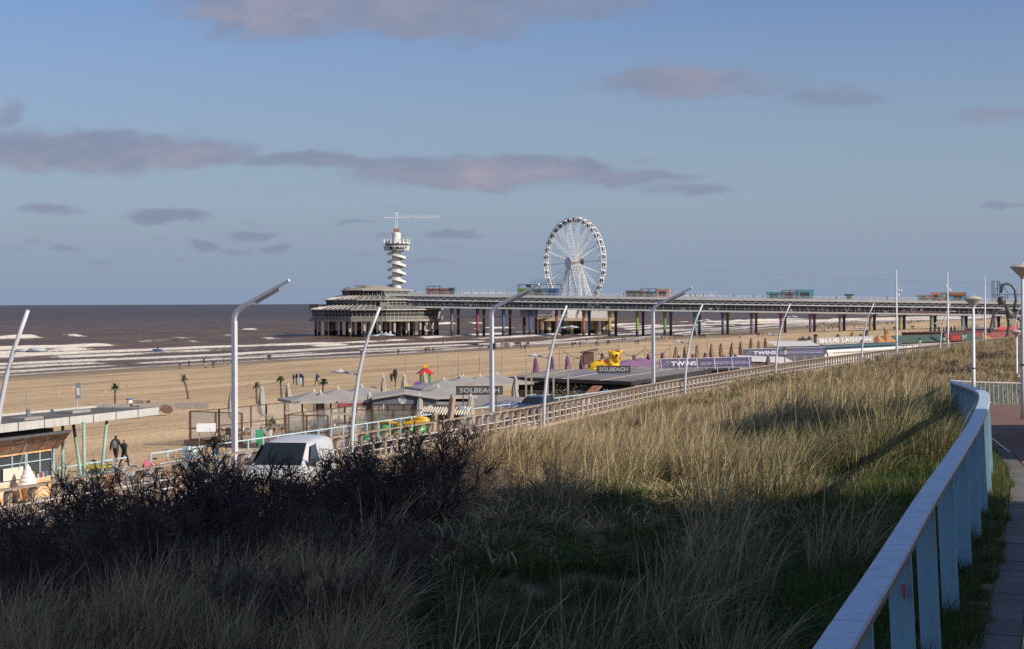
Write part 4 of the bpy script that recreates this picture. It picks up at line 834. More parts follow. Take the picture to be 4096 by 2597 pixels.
# ------------------------------------------------------------------ ferris wheel
def wheel():
    d = 852; Rr = 21.6; hz = CZ-(1051-hor(2298))*d/F; X = PX(2298, d)
    t = thing('ferris_wheel', 'big white ferris wheel with dark round gondolas behind the pier', 'ferris wheel', (X, d, 0), R(-52)); mw = M('wheel_white', (.76, .76, .75), .45, .04, .5)
    sy = 1.35
    for s in (-sy, sy):
        b = MB(); b.tube([(math.cos(R(3*k))*Rr, s, hz+math.sin(R(3*k))*Rr) for k in range(121)], .19, 8, 0, False); b.build('rim', mw, t, smooth=True)
        b = MB(); b.tube([(math.cos(R(3*k))*(Rr-1.9), s*.8, hz+math.sin(R(3*k))*(Rr-1.9)) for k in range(121)], .09, 6, 0, False); b.build('inner_rim', mw, t)
    # one lattice spoke, shared
    b = MB(); n = 15
    for s in (-sy, sy): b.tube([(1.2, s*1.6, 0), (Rr-.2, s, 0)], .085, 6)
    for i in range(n):
        xa = 1.6+(Rr-2.2)*i/n; xb = 1.6+(Rr-2.2)*(i+1)/n; ya = sy*(1.6-.6*xa/Rr); yb = sy*(1.6-.6*xb/Rr)
        b.bar((xa, -ya, 0), (xb, yb, 0), .065); b.bar((xa, -ya, 0), (xa, ya, 0), .06)
    me = b.mesh('spoke', mw)
    for k in range(18):
        if k in (0, 9): 
            continue
        o = link('spoke', me, t, (0, 0, hz)); o.rotation_euler = (0, -R(20*k+4), 0)
    for k in (0, 9):
        q = MB(); q.tube([(2, -sy, 0), (Rr, -sy, 0)], .07, 5); q.tube([(2, sy, 0), (Rr, sy, 0)], .07, 5); o = q.build('tie_rod', M('tie_steel', (.35, .35, .36), .5), t, (0, 0, hz)); o.rotation_euler = (0, -R(20*k+2), 0)
    g = MB(); g.sphere((0, 0, 0), 1.12, 12, 8, 1, (1, 1.05, .95)); g.box((0, 0, 1.0), (1.2, 1.5, .2), 0, 0); g.box((0, 0, -.98), (1.1, 1.4, .22), 0, 0)
    for sx in (-1, 1):
        g.bar((sx*1.0, 0, -1), (sx*1.05, 0, 1), .1, .25)
        for s in (-1, 1): g.bar((sx*.75, s*1.0, -.95), (sx*.75, s*1.0, .95), .12)
    g.bar((0, -1.5, 1.25), (0, 1.5, 1.25), .16); g.bar((0, 0, 1.0), (0, 0, 1.5), .3)
    gm = g.mesh('gondola', [mw, M('gondola_glass', (.015, .016, .02), .12, 0)])
    for k in range(36):
        a = R(10*k+9); link('gondola', gm, t, (math.cos(a)*(Rr-.1), 0, hz+math.sin(a)*(Rr-.1)-1.0))
    b = MB(); b.tube([(0, -3.4, hz), (0, 3.4, hz)], .8, 14); b.build('axle', M('axle_brown', (.33, .25, .18), .6), t)
    for s, c_ in ((-3.5, mw), (3.5, M('hub_violet', (.10, .07, .16), .5))):
        b = MB(); b.tube([(0, s, hz), (0, s-.35*(1 if s < 0 else -1), hz), (0, s*1.13, hz)], [2.75, 2.6, 1.2], 28); b.build('hub_disc', c_, t)
    zb = CZ-(1272-hor(2300))*838/F
    for s in (-1, 1):
        for q in (-1, -.36, .36, 1):
            b = MB(); top = V(q*.5, s*2.9, hz-.4); bot = V(q*11.5, s*(5.0+3.0*(abs(q) < .5)), zb)
            n = 12; sd = V(0, 0, 0)
            for e in (-1, 1): b.tube([top+V(e*.25, 0, 0), bot+V(e*.75, 0, 0)], .2, 6)
            for i in range(n):
                p0 = top.lerp(bot, i/n); p1 = top.lerp(bot, (i+1)/n); w0 = .25+.5*i/n; w1 = .25+.5*(i+1)/n; sg = 1 if i % 2 else -1; b.bar(p0+V(sg*w0, 0, 0), p1+V(-sg*w1, 0, 0), .1)
            b.build('support_leg', mw, t)
    # dark line of the boarding platform
    MB().box((0, 0, zb+.35), (15, 7, .5)).build('boarding_deck', m_pg, t)
wheel()
# ------------------------------------------------------------------ round restaurant
def restaurant():
    d = 824; cx = PX(1506, d); t = thing('round_restaurant', 'three tiered octagonal glass restaurant on piles at the pier end', 'restaurant', (cx, d, 0), R(8))
    mw = M('restaurant_white', (.55, .53, .48), .6, .12, .3); mroof = M('restaurant_tier_roof', (.11, .11, .105), .8, .25, .2); mtop = M('restaurant_top_roof', (.38, .33, .26), .85, .15, .1); mg = M('restaurant_glass', (.03, .036, .037), .1, .4, .08, spec=.6)
    msl = M('restaurant_slab', (.45, .41, .35), .85, .2, .2)
    A = [R(-90-55+30*k) for k in range(12)]          # corner directions seen from above, the camera at -90 degrees
    P = lambda r, k, z: V(math.cos(A[k % 12])*r, math.sin(A[k % 12])*r, z)
    def ring(name, r0, r1, z0, z1, mat, par=t):
        b = MB(); vs = [P(r0, k, z0) for k in range(12)]+[P(r1, k, z1) for k in range(12)]; b.add(vs, [tuple(reversed(range(12))), tuple(range(12, 24))]+[(i, (i+1) % 12, 12+(i+1) % 12, 12+i) for i in range(12)]); return b.build(name, mat, par)
    ring('floor_slab', 31.0, 31.4, 6.9, 7.8, msl); ring('eave', 31.6, 31.6, 12.0, 12.32, mw); ring('tier_roof', 31.3, 24.2, 12.32, 14.2, mroof)
    ring('eave', 24.6, 24.6, 16.45, 16.75, mw); ring('tier_roof', 24.3, 17.0, 16.75, 18.5, mroof); ring('eave', 17.3, 17.3, 20.9, 21.15, mw); ring('top_roof', 17.1, .6, 21.15, 23.5, mtop)
    ring('core', 27, 27, 7.8, 12, m_pd); ring('core', 21, 21, 14.2, 16.4, m_pd); ring('core', 14.2, 14.2, 18.4, 20.9, m_pd)
    rl = MB()
    for k in range(12):
        for h in (.45, .8, 1.15): rl.bar(P(31.2, k, 7.8+h), P(31.2, k+1, 7.8+h), .09)
        for i in range(9): p = P(31.2, k, 7.8).lerp(P(31.2, k+1, 7.8), i/9); rl.bar(p, p+V(0, 0, 1.15), .09)
    rl.build('balcony_railing', mw, t)
    for (r0, r1, z0, z1, n, rows) in ((29.2, 30.4, 7.8, 12.0, 8, 3), (23.0, 23.6, 14.2, 16.45, 6, 2), (15.8, 16.1, 18.45, 20.9, 4, 1)):
        for k in range(12):
            fr = MB(); blank = k in (10, 11) and r0 > 29
            for i in range(n):
                a0, a1 = P(r0, k, z0).lerp(P(r0, k+1, z0), i/n), P(r0, k, z0).lerp(P(r0, k+1, z0), (i+1)/n); b0, b1 = P(r1, k, z1).lerp(P(r1, k+1, z1), i/n), P(r1, k, z1).lerp(P(r1, k+1, z1), (i+1)/n)
                if k in (0, 1, 2, 3, 4, 11): MB().plate([a0, a1, b1, b0], .05).build('pane', mg if not (k == 11 and r0 > 29) else M('boarded_panel', (.16, .15, .14), .8, .2, .3), t)
                fr.bar(a0, b0, .12 if not blank else .08, .22)
            for q in range(rows+1): fr.bar(P(r0, k, z0).lerp(P(r1, k, z1), q/rows)*1.001, P(r0, k+1, z0).lerp(P(r1, k+1, z1), q/rows)*1.001, .10, .10)
            fr.build('window_frame', mw, t)
    for (r0, r1, z0, z1, n) in ((31.4, 24.4, 12.5, 14.35, 6), (24.4, 17.2, 16.9, 18.65, 5)):
        for k in range(12):
            b = MB()
            for i in range(n+1):
                b.bar(P(r0, k, z0).lerp(P(r0, k+1, z0), i/n), P(r1, k, z1).lerp(P(r1, k+1, z1), i/n), .15, .3)
            b.build('rafters', mw, t)
            if k in (0, 1, 2, 3, 4): 
                s = MB(); f_ = .55
                for i in range(5): s.bar(P(r0, k, z0).lerp(P(r1, k, z1), i/5)*1.0+V(0, 0, .05), P(r0, k+1, z0).lerp(P(r1, k+1, z1), i/5)+V(0, 0, .05), .06, .06)
                s.build('glazing_bars', mw, t)
    # stair gap on the front corner and plant on the roof
    b = MB(); p0 = P(26.5, 2, 13.6); p1 = P(18.5, 2, 18.6); q = (P(1, 3, 0)-P(1, 1, 0)).normalized()
    for s in (-1.6, 1.6): b.bar(p0+q*s, p1+q*s, .25, .9)
    b.build('outside_stair', mw, t)
    MB().obox(P(25.4, 2, 14.4), q*2.2, (0, 1.2, 0), (0, 0, 1.1)).build('stair_screen', M('stair_screen_grey', (.2, .2, .19), .8), t)
    b = MB(); b.box((-7.5, -6, 23.0), (5, 2, 1.0)); b.box((-13, -5, 22.1), (1.6, 1.2, 1)); b.box((-15, -4, 21.8), (1.2, 1, .7)); b.build('roof_plant', M('roof_plant_dark', (.16, .15, .15), .7), t)
    MB().tube([(-1.0, 0, 23.3), (-1.0, 0, 25)], .06, 5).build('aerial', m_steel, t)
    b = MB(); b.prism([(-31, -3), (-27, -6), (-27, 4), (-31, 4)], 12.4, 14.8); b.build('roof_house', M('boarded_panel', (.16, .15, .14), .8), t)
    k = 0
    for (r, n, ph) in ((28.3, 26, .1), (21.5, 18, .3), (13.5, 10, .2)):
        for i in range(n):
            a = 2*math.pi*i/n+ph
            if r < 20 and math.sin(a) > .2: continue
            b = MB(); b.lathe([(.6, -4), (.6, 2.6+.5*math.sin(i*2.1))], 12, m=1); b.lathe([(.61, 2.6+.5*math.sin(i*2.1)), (.61, 6.95)], 12)
            b.build('pile', [m_pcon, m_tide], t, (math.cos(a)*r, math.sin(a)*r, 0))
restaurant()
# ------------------------------------------------------------------ bungee tower and its crane
def tower():
    d = 836; cx = PX(1587, d); Z = lambda y: CZ-((820+y/2.633)-hor(1587))*d/F; S = d/F/2.633   # from a measured close-up
    t = thing('bungee_tower', 'white look-out tower with spiral stairs and BUNGY on its ring', 'tower', (cx, d, 0))
    mw = M('tower_white', (.66, .65, .62), .7, .1, .3); md = M('tower_dark', (.07, .07, .075), .6); r = 46.5*S
    MB().lathe([(r, 0), (r, Z(470))], 28).build('shaft', mw, t, smooth=False)
    # spiral stair: a stepped white ramp with an outer parapet
    st = MB(); pp = MB(); n = 190; z1, z0 = Z(492), Z(868); turns = (z1-z0)/(84.5*S); ro = 98*S; prev = None
    for i in range(n+1):
        f = i/n; tt = turns*f; k = tt % 1
        # level landings at the sides, flights across front and back
        kk = tt-.075*math.sin(4*math.pi*tt); a = -2*math.pi*tt+R(200); z = z0+(z1-z0)*(kk/turns)
        c0 = V(math.cos(a), math.sin(a), 0); cur = (c0*r*.98+V(0, 0, z), c0*ro+V(0, 0, z), c0*ro+V(0, 0, z+1.15), c0*(ro-.18)+V(0, 0, z+1.15), c0*(ro-.18)+V(0, 0, z+.25), c0*r*.98+V(0, 0, z+.25))
        if prev:
            for j in range(6): st.add([prev[j], cur[j], cur[(j+1) % 6], prev[(j+1) % 6]], [(0, 1, 2, 3)], 1 if j == 0 else 0)
        prev = cur
    st.build('spiral_stair', [mw, md], t)
    R0, R1 = 131*S, 138*S
    b = MB(); b.lathe([(r, Z(484)), (R0, Z(480)), (R1, Z(436)), (R1*.97, Z(434))], 36); b.build('ring', mw, t)
    MB().lathe([(R1*.86, Z(436)), (R1*.86, Z(408))], 36).build('gallery', M('tower_gallery_glass', (.10, .11, .12), .2), t)
    MB().lathe([(R1*.93, Z(409)), (R1*.95, Z(405)), (R1*.93, Z(395)), (R1*.8, Z(392))], 36).build('gallery_roof', mw, t)
    fin = MB(); fin.obox((0, 0, 0), (.3, 0, 0), (0, .28, 0), (0, 0, 24*S)); fm = fin.mesh('fin', mw)
    for k in range(18): a = 2*math.pi*k/18+.1; link('fin', fm, t, (math.cos(a)*R1*.98, math.sin(a)*R1*.98, Z(388)), a)
    MB().lathe([(r*1.05, Z(400)), (r*1.05, Z(350)), (r*.98, Z(345)), (r*.98, Z(300)), (r*.6, Z(286))], 24).build('upper_drum', mw, t)
    b = MB()
    for k in range(24):
        a = 2*math.pi*k/24; b.bar((math.cos(a)*R1*.92, math.sin(a)*R1*.92, Z(392)), (math.cos(a)*R1*.92, math.sin(a)*R1*.92, Z(370)), .08)
    for x in range(8): b.bar((r+x*.55, -1.5, Z(365)), (r+x*.55, -1.5, Z(337)), .07)
    b.bar((r, -1.5, Z(337)), (r+4, -1.5, Z(337)), .1); b.bar((r, -1.5, Z(362)), (r+4, -1.5, Z(362)), .14); b.build('terrace_railing', m_steel, t)
    # letters round the ring
    ml = M('black_lettering', (.012, .012, .013), .6)
    for ch, xs in (('B', 1023), ('U', 1066), ('N', 1107), ('G', 1146), ('Y', 1178)):
        xo = (xs-1071)*S; rr = R1*1.0; a = math.asin(max(-.95, min(.95, xo/rr))); me = text_mesh(ch, 1.0, .05, .035); me.materials.append(ml)
        co = np.empty(len(me.vertices)*3, 'f'); me.vertices.foreach_get('co', co); co = co.reshape(-1, 3); co[:, 0] -= (co[:, 0].max()+co[:, 0].min())/2; co[:, 0] *= 38*S/(co[:, 0].max()-co[:, 0].min()+1e-6); co[:, 1] *= 34*S/(co[:, 1].max()-co[:, 1].min()); co[:, 1] -= co[:, 1].min(); me.vertices.foreach_set('co', co.ravel()); me.update()
        o = link('letter', me, t, (math.sin(a)*(132*S+.16), -math.cos(a)*(132*S+.16), Z(475))); o.rotation_euler = (R(90)+R(9), 0, a)
    # crane
    k = thing('tower_crane', 'slender white lattice crane with long jib on top of the tower', 'crane', (cx, d, Z(290))); z = lambda y: Z(y)-Z(290); mcr = M('crane_white', (.72, .72, .72), .5)
    def lattice(p, q, w, n, name, par, up=(0, 0, 1), r=.09):
        p, q = V(*p), V(*q); dr = (q-p); dn = dr.normalized(); sd = dn.cross(V(*up)).normalized() if abs(dn.dot(V(*up))) < .9 else V(1, 0, 0); u2 = sd.cross(dn)
        b = MB(); cs = [(sd+u2)*w/2, (sd-u2)*w/2, (-sd-u2)*w/2, (-sd+u2)*w/2]
        for c_ in cs: b.bar(p+c_, q+c_, r)
        for i in range(n):
            a, e = p+dr*i/n, p+dr*(i+1)/n
            for j in range(4): b.bar(a+cs[j], e+cs[(j+1) % 4], r*.7)
        return b.build(name, mcr, par)
    lattice((0, 0, z(300)), (0, 0, z(100)), 22*S, 16, 'mast', k); MB().box((0, 0, z(270)), (2.6, 2.6, 1.6)).build('base_frame', M('crane_rust', (.28, .16, .10), .8), k)
    j = lattice((.4, 0, z(128)), ((1520-1071)*S, 0, z(128)), 20*S, 34, 'jib', k); 
    b = MB(); b.bar((0, 0, z(130)), ((928-1071)*S, 0, z(136)), .35, .3); b.bar((0, 0, z(82)), ((1240-1071)*S, 0, z(118)), .06); b.bar((0, 0, z(82)), (0, 0, z(100)), .5); b.bar((-1, 0, z(84)), (.6, 0, z(84)), .3); b.build('counter_jib', mcr, k)
    MB().box(((928-1071)*S, 0, z(142)), (1.0, 1.2, 1.2)).build('counterweight', M('counterweight_rust', (.4, .3, .27), .8), k)
    b = MB(); b.box(((1243-1071)*S, 0, z(136)), (1.4, 1.2, .5)); b.bar(((1240-1071)*S, 0, z(138)), ((1240-1071)*S, 0, z(600)), .04); b.bar(((1248-1071)*S, 0, z(138)), ((1248-1071)*S, 0, z(600)), .04); b.build('trolley', m_steel, k)
tower()
# ------------------------------------------------------------------ kiosks on the pier deck
def kiosk(name, label, u0, u1, v0, back, mats, depth=4, frame=None, names=None, parts=()):
    um = (u0+u1)/2; dd = PA.y+(PX(um, 790)-PA.x)*pe.y/pe.x+back; X = PX(um, dd); z = zt(X); W = (u1-u0)*dd/F; H = CZ-(v0-hor(um))*dd/F-z
    t = thing(name, label, 'kiosk', (X, dd, z), math.atan2(pe.y, pe.x)); n = len(mats); x = -W/2
    for i, (fw, m, hf) in enumerate(mats):
        w = W*fw
        if m is not None:
            b = MB(); b.box((x+w/2, 0, H*hf/2), (w-.05, depth, H*hf)); o = b.build('container', m, t)
            MB().box((x+w/2, -depth/2-.03, H*hf*.42), (w*.5, .06, H*hf*.55)).build('window', M('kiosk_glass', (.05, .06, .07), .15), o)
        x += w
    if frame:
        b = MB(); f0, f1, fh = frame
        for xx in (f0*W-W/2, (f0+f1)/2*W-W/2, f1*W-W/2):
            for yy in (-depth/2, depth/2): b.bar((xx, yy, 0), (xx, yy, fh*H), .22)
        for yy in (-depth/2, depth/2): b.bar((f0*W-W/2, yy, fh*H), (f1*W-W/2, yy, fh*H), .25)
        b.build('frame', M('kiosk_frame', (.06, .065, .075), .6), t)
    return t, W, H
kc = lambda n, c_: M('container_'+n, c_, .6, .25, .5)
kiosk('deck_kiosk', 'dark red container kiosk with black frame nearest the round restaurant', 1708, 1830, 1145, 5, [(.3, kc('maroon', (.22, .09, .08)), .72), (.45, kc('maroon', (.22, .09, .08)), .72), (.15, kc('dark', (.05, .05, .06)), .8)], frame=(0, .45, 1))
t, W, H = kiosk('deck_kiosk', 'green and blue glazed kiosk with roof frame before the wheel', 2073, 2245, 1136, 3, [(.30, kc('green', (.15, .26, .06)), .62), (.36, kc('glazed', (.10, .17, .17)), .6), (.3, kc('blue', (.06, .13, .30)), .62)], frame=(0, 1, .95))
b = MB()
for i in range(9): X = -W/2+W*(.32+.68*i/8); b.bar((X, -2, H*.9), (X, -2, H*1.33), .1)
for f_ in (1.33, 1.12, .95): b.bar((-W*.18, -2, H*f_), (W/2, -2, H*f_), .1)
for i in range(5): X = -W/2+W*.06*i; b.bar((X, -2, H*.6), (X, -2, H*1.0), .1)
b.box((-W*.26, 0, H*.83), (W*.1, 2, H*.26)); b.build('roof_cage', M('kiosk_frame', (.06, .065, .075), .6), t)
kiosk('deck_kiosk', 'row of dark green and red striped containers right of the wheel', 2505, 2680, 1156, 4, [(.30, kc('deep_green', (.09, .11, .10)), .8), (.12, kc('red', (.30, .08, .06)), .78), (.26, kc('glazed', (.10, .17, .17)), .72), (.32, kc('red2', (.40, .24, .20)), 1.0)], frame=(.33, .7, 1))
kiosk('deck_kiosk', 'turquoise container kiosk with white doors on the pier deck', 3067, 3254, 1160, 4, [(.33, kc('teal', (.08, .24, .30)), .78), (.3, kc('grey_mauve', (.16, .14, .17)), .8), (.37, kc('teal', (.08, .24, .30)), 1.0)], frame=(.33, .66, .95))
t, W, H = kiosk('ticket_hut', 'small mint green hut with dark roof on the pier deck', 3379, 3415, 1177, 4, [(1, kc('mint', (.20, .42, .34)), .9)], 3)
b = MB(); b.prism([(-W/2-.3, -1.9), (W/2+.3, -1.9), (W/2+.2, 0), (-W/2-.2, 0)], H*.88, H*1.02); b.build('roof', M('hut_roof', (.06, .10, .09), .7), t)
t, W, H = kiosk('cocktail_bar', 'brightly painted container bar near the shore end of the pier', 3670, 3862, 1170, 4, [(.3, kc('mural_blue', (.10, .28, .36)), .72), (.18, kc('mural_pink', (.42, .17, .15)), 1), (.18, kc('mural_teal', (.12, .24, .26)), 1), (.34, kc('mural_blue2', (.07, .20, .30)), .98)])
MB().box((W*.33, -2.1, H*.80), (W*.33, .1, H*.34)).build('sign_board', M('sign_brown', (.30, .11, .06), .7, .2, .8), t)
lettering(t, 'COCKTAILBAR', H*.25, (W*.18, -2.2, H*.71), 0, M('sign_orange', (.62, .30, .08), .6), W*.3)
b = MB(); r = random.Random(8)
for i in range(26): b.box((-W/2+W*.62*r.random(), -2.06, H*.62*r.random()+.1), (r.uniform(.3, 1.6), .06, r.uniform(.3, 1.2)), 0, r.randrange(4))
b.build('mural', [M('mural_%d' % i, c_, .7) for i, c_ in enumerate([(.45, .12, .08), (.50, .36, .08), (.10, .30, .36), (.05, .06, .10)])], t, kind='stuff')
b = MB(); b.box((W*.56, 0, H*.5), (W*.07, 2, .2))
for i in range(3): b.bar((W*(.53+.03*i), 0, -.2), (W*(.53+.03*i), 0, H*.5), .14)
b.build('look_out_stand', M('kiosk_frame', (.06, .065, .075), .6), t)
def scaffold():
    dd = 772; X = PX(3985, dd); t = thing('steel_frame_tower', 'dark steel frame standing on the pier behind the bronze sculpture', 'frame', (X, dd, zt(X))); b = MB(); m = M('kiosk_frame', (.06, .065, .075), .6); Hh = 8.8
    for x, h in ((-1.0, Hh), (1.4, Hh), (-.2, 3), (5, 2.8), (9, 2.8), (14, 2.8)):
        for y in (0, 3): b.bar((x, y, 0), (x, y, h), .28)
    b.build('posts', m, t); b = MB(); b.bar((-1, 0, Hh), (1.4, 0, Hh), .25); b.bar((-1, 0, 3), (16, 0, 3), .3); b.bar((-1, 3, 3), (16, 3, 3), .3); b.bar((1.4, 0, Hh), (5.5, 0, 3), .22); b.bar((-1, 0, 3), (1.4, 0, Hh-1), .18); b.bar((-1, 0, Hh-3.2), (1.4, 0, Hh-3.2), .2); b.bar((-1, 3, Hh), (1.4, 3, Hh), .25); b.build('beams', m, t)
scaffold()
def windscreens():
    for (u0, u1, lab) in ((1848, 2020, 'row of white deck screens and seats between the first two kiosks'), (2700, 2860, 'white terrace frames on the pier deck right of the container row')):
        um = (u0+u1)/2; dd = PA.y+(PX(um, 790)-PA.x)*pe.y/pe.x+3; X = PX(um, dd); t = thing('deck_screen', lab, 'screen', (X, dd, zt(X)), math.atan2(pe.y, pe.x)); W = (u1-u0)*dd/F; b = MB(); n = 12
        for i in range(n+1): b.bar((-W/2+W*i/n, 0, 0), (-W/2+W*i/n, 0, 2.6 if i % 3 else 3.4), .1)
        b.bar((-W/2, 0, 2.5), (W/2, 0, 2.5), .07); b.build('poles', m_white, t)
        q = MB()
        for i in range(5): q.box((-W/2+W*(i+.5)/5, 0, .9), (W*.12, .4, .8))
        q.build('seats', m_white, t)
windscreens()
def zip_line():
    t = MB(); P = []
    a = V(PX(1600, 836), 836, CZ+.0+(1213-960)*836/F); e = V(PX(4080, 560), 560, CZ-(1137-hor(4080))*560/F)
    for i in range(25):
        f = i/24; p = a.lerp(e, f); p.z -= 5.5*4*f*(1-f)*.6; P.append(p)
    o = t.tube(P, .028, 5).build('zip_line', M('cable_grey', (.3, .32, .36), .6)); tag(o, 'thin cable running down from the tower across the sky to the right', 'cable')
zip_line()
# ------------------------------------------------------------------ people
def person_mesh(name, pose):
    H = dict(pel=(0, 0, .95), sp=(0, 0, 1.15), ch=(0, .01, 1.36), nk=(0, 0, 1.49), hd=(0, -.015, 1.60), ht=(0, -.005, 1.70))
    for s, k in ((-1, 'l'), (1, 'r')):
        H['sh'+k] = (s*.185, .01, 1.40); H['el'+k] = (s*.255, .03, 1.13); H['wr'+k] = (s*.25, -.06, .90); H['ha'+k] = (s*.245, -.09, .80)
        H['hp'+k] = (s*.095, 0, .90); H['kn'+k] = (s*.105, -.02, .50); H['an'+k] = (s*.11, .02, .09); H['to'+k] = (s*.125, -.15, .04)
    if pose.startswith('walk'):
        q = 1 if pose == 'walk' else -1
        for s, k in ((-1, 'l'), (1, 'r')):
            f = s*q
            H['kn'+k] = (s*.10, -.16*f-.03, .52); H['an'+k] = (s*.10, -.30*f+.06, .12 if f > 0 else .17); H['to'+k] = (s*.11, -.44*f-.05 if f > 0 else .26, .06 if f > 0 else .07)
            H['el'+k] = (s*.25, .10*f+.03, 1.14); H['wr'+k] = (s*.25, .20*f-.08, .93); H['ha'+k] = (s*.25, .24*f-.12, .84)
    if pose == 'pocket':
        for s, k in ((-1, 'l'), (1, 'r')): H['el'+k] = (s*.30, .07, 1.14); H['wr'+k] = (s*.19, -.08, .97); H['ha'+k] = (s*.14, -.12, .92)
    if pose == 'phone':
        for s, k in ((-1, 'l'), (1, 'r')): H['el'+k] = (s*.26, -.02, 1.14); H['wr'+k] = (s*.14, -.24, 1.2); H['ha'+k] = (s*.06, -.30, 1.26)
    if pose in ('sit', 'crouch'):
        dz = -.45 if pose == 'sit' else -.6
        for k in list(H):
            x, y, z = H[k]
            if k[:2] not in ('kn', 'an', 'to'): H[k] = (x, y+(-.12 if z > 1.2 else 0), z+dz)
        for s, k in ((-1, 'l'), (1, 'r')):
            H['kn'+k] = (s*.13, -.42, .50 if pose == 'sit' else .48); H['an'+k] = (s*.13, -.40 if pose == 'sit' else -.12, .08); H['to'+k] = (s*.14, -.56 if pose == 'sit' else -.28, .04)
            H['wr'+k] = (s*.15, -.34, .62); H['ha'+k] = (s*.1, -.42, .58); H['el'+k] = (s*.27, -.12, .70)
    E = [('pel', 'sp'), ('sp', 'ch'), ('ch', 'nk'), ('nk', 'hd'), ('hd', 'ht')]
    rad = dict(pel=.135, sp=.142, ch=.15, nk=.062, hd=.095, ht=.07)
    for k in 'lr':
        E += [('ch', 'sh'+k), ('sh'+k, 'el'+k), ('el'+k, 'wr'+k), ('wr'+k, 'ha'+k), ('pel', 'hp'+k), ('hp'+k, 'kn'+k), ('kn'+k, 'an'+k), ('an'+k, 'to'+k)]
        rad.update({'sh'+k: .085, 'el'+k: .062, 'wr'+k: .045, 'ha'+k: .036, 'hp'+k: .1, 'kn'+k: .07, 'an'+k: .05, 'to'+k: .042})
    names = list(H); me = bpy.data.meshes.new(name); me.from_pydata([H[n] for n in names], [(names.index(a), names.index(b)) for a, b in E], [])
    o = bpy.data.objects.new(name, me); col.objects.link(o); o.modifiers.new('skin', 'SKIN'); o.modifiers.new('sub', 'SUBSURF').levels = 1
    for i, n in enumerate(names): me.skin_vertices[0].data[i].radius = (rad[n], rad[n]); me.skin_vertices[0].data[i].use_root = (i == 0)
    dg = bpy.context.evaluated_depsgraph_get(); out = bpy.data.meshes.new_from_object(o.evaluated_get(dg)); bpy.data.objects.remove(o)
    out.name = name; hd = V(*H['hd']); mi = []; dz = H['pel'][2]-.95
    for p in out.polygons:
        c_ = p.center; z = c_.z-dz; m = 1
        near_arm = min((c_-V(*H[q+k])).length for q in ('el', 'wr', 'ha') for k in 'lr')
        if z > 1.485: m = 3 if (c_.z-hd.z > .05 or (c_.y-hd.y) > .02) else 2
        elif min((c_-V(*H['ha'+k])).length for k in 'lr') < .06: m = 2
        elif z > .93 or near_arm < .12: m = 0
        elif c_.z < .09: m = 4
        mi.append(m)
    out.materials.clear()
    for q in range(5): out.materials.append(None)
    out.polygons.foreach_set('material_index', mi); out.polygons.foreach_set('use_smooth', [True]*len(mi)); out.update(); return out
POSES = {k: person_mesh('person', k) for k in ('stand', 'walk', 'walk2', 'pocket', 'phone', 'sit', 'crouch')}
CL = dict(black=(.018, .018, .02), navy=(.025, .035, .075), blue=(.03, .11, .22), brightblue=(.03, .12, .48), grey=(.16, .16, .17), olive=(.035, .037, .026), green=(.028, .042, .028), orange=(.62, .22, .03), red=(.40, .04, .04), white=(.7, .69, .66), brown=(.13, .08, .05), tan=(.38, .29, .19), pink=(.62, .09, .26), yellow=(.6, .42, .06), jeans=(.06, .10, .18), pale=(.42, .48, .52), purple=(.14, .05, .13))
cm = lambda n: M('cloth_'+n, CL[n], .85, .18, 6)
SKIN = M('skin', (.48, .30, .22), .6, .06, 8); HAIR = {k: M('hair_'+k, v, .7) for k, v in dict(dark=(.03, .022, .018), red=(.25, .10, .04), grey=(.30, .29, .28), blond=(.35, .26, .14)).items()}; SHOE = {k: M('shoe_'+k, v, .6) for k, v in dict(dark=(.02, .02, .022), white=(.7, .7, .7)).items()}
def person(label, X, Y, z, face, pose, top, legs, hair='dark', shoe='dark', s=1.0, group=None, bag=None):
    o = link('person', POSES[pose], None, (X, Y, z), R(face)); tag(o, label, 'person', group); o.scale = (s, s, s)
    for i, m in enumerate((cm(top), cm(legs), SKIN, HAIR[hair] if hair in HAIR else cm(hair), SHOE[shoe])): o.material_slots[i].link = 'OBJECT'; o.material_slots[i].material = m
    if bag:
        b = MB(); b.sphere((0, .2, 1.22), .2, 10, 6, 0, (.8, .55, 1.15)); b.box((0, .3, 1.12), (.22, .06, .2)); b.build('backpack', cm(bag), o)
    return o
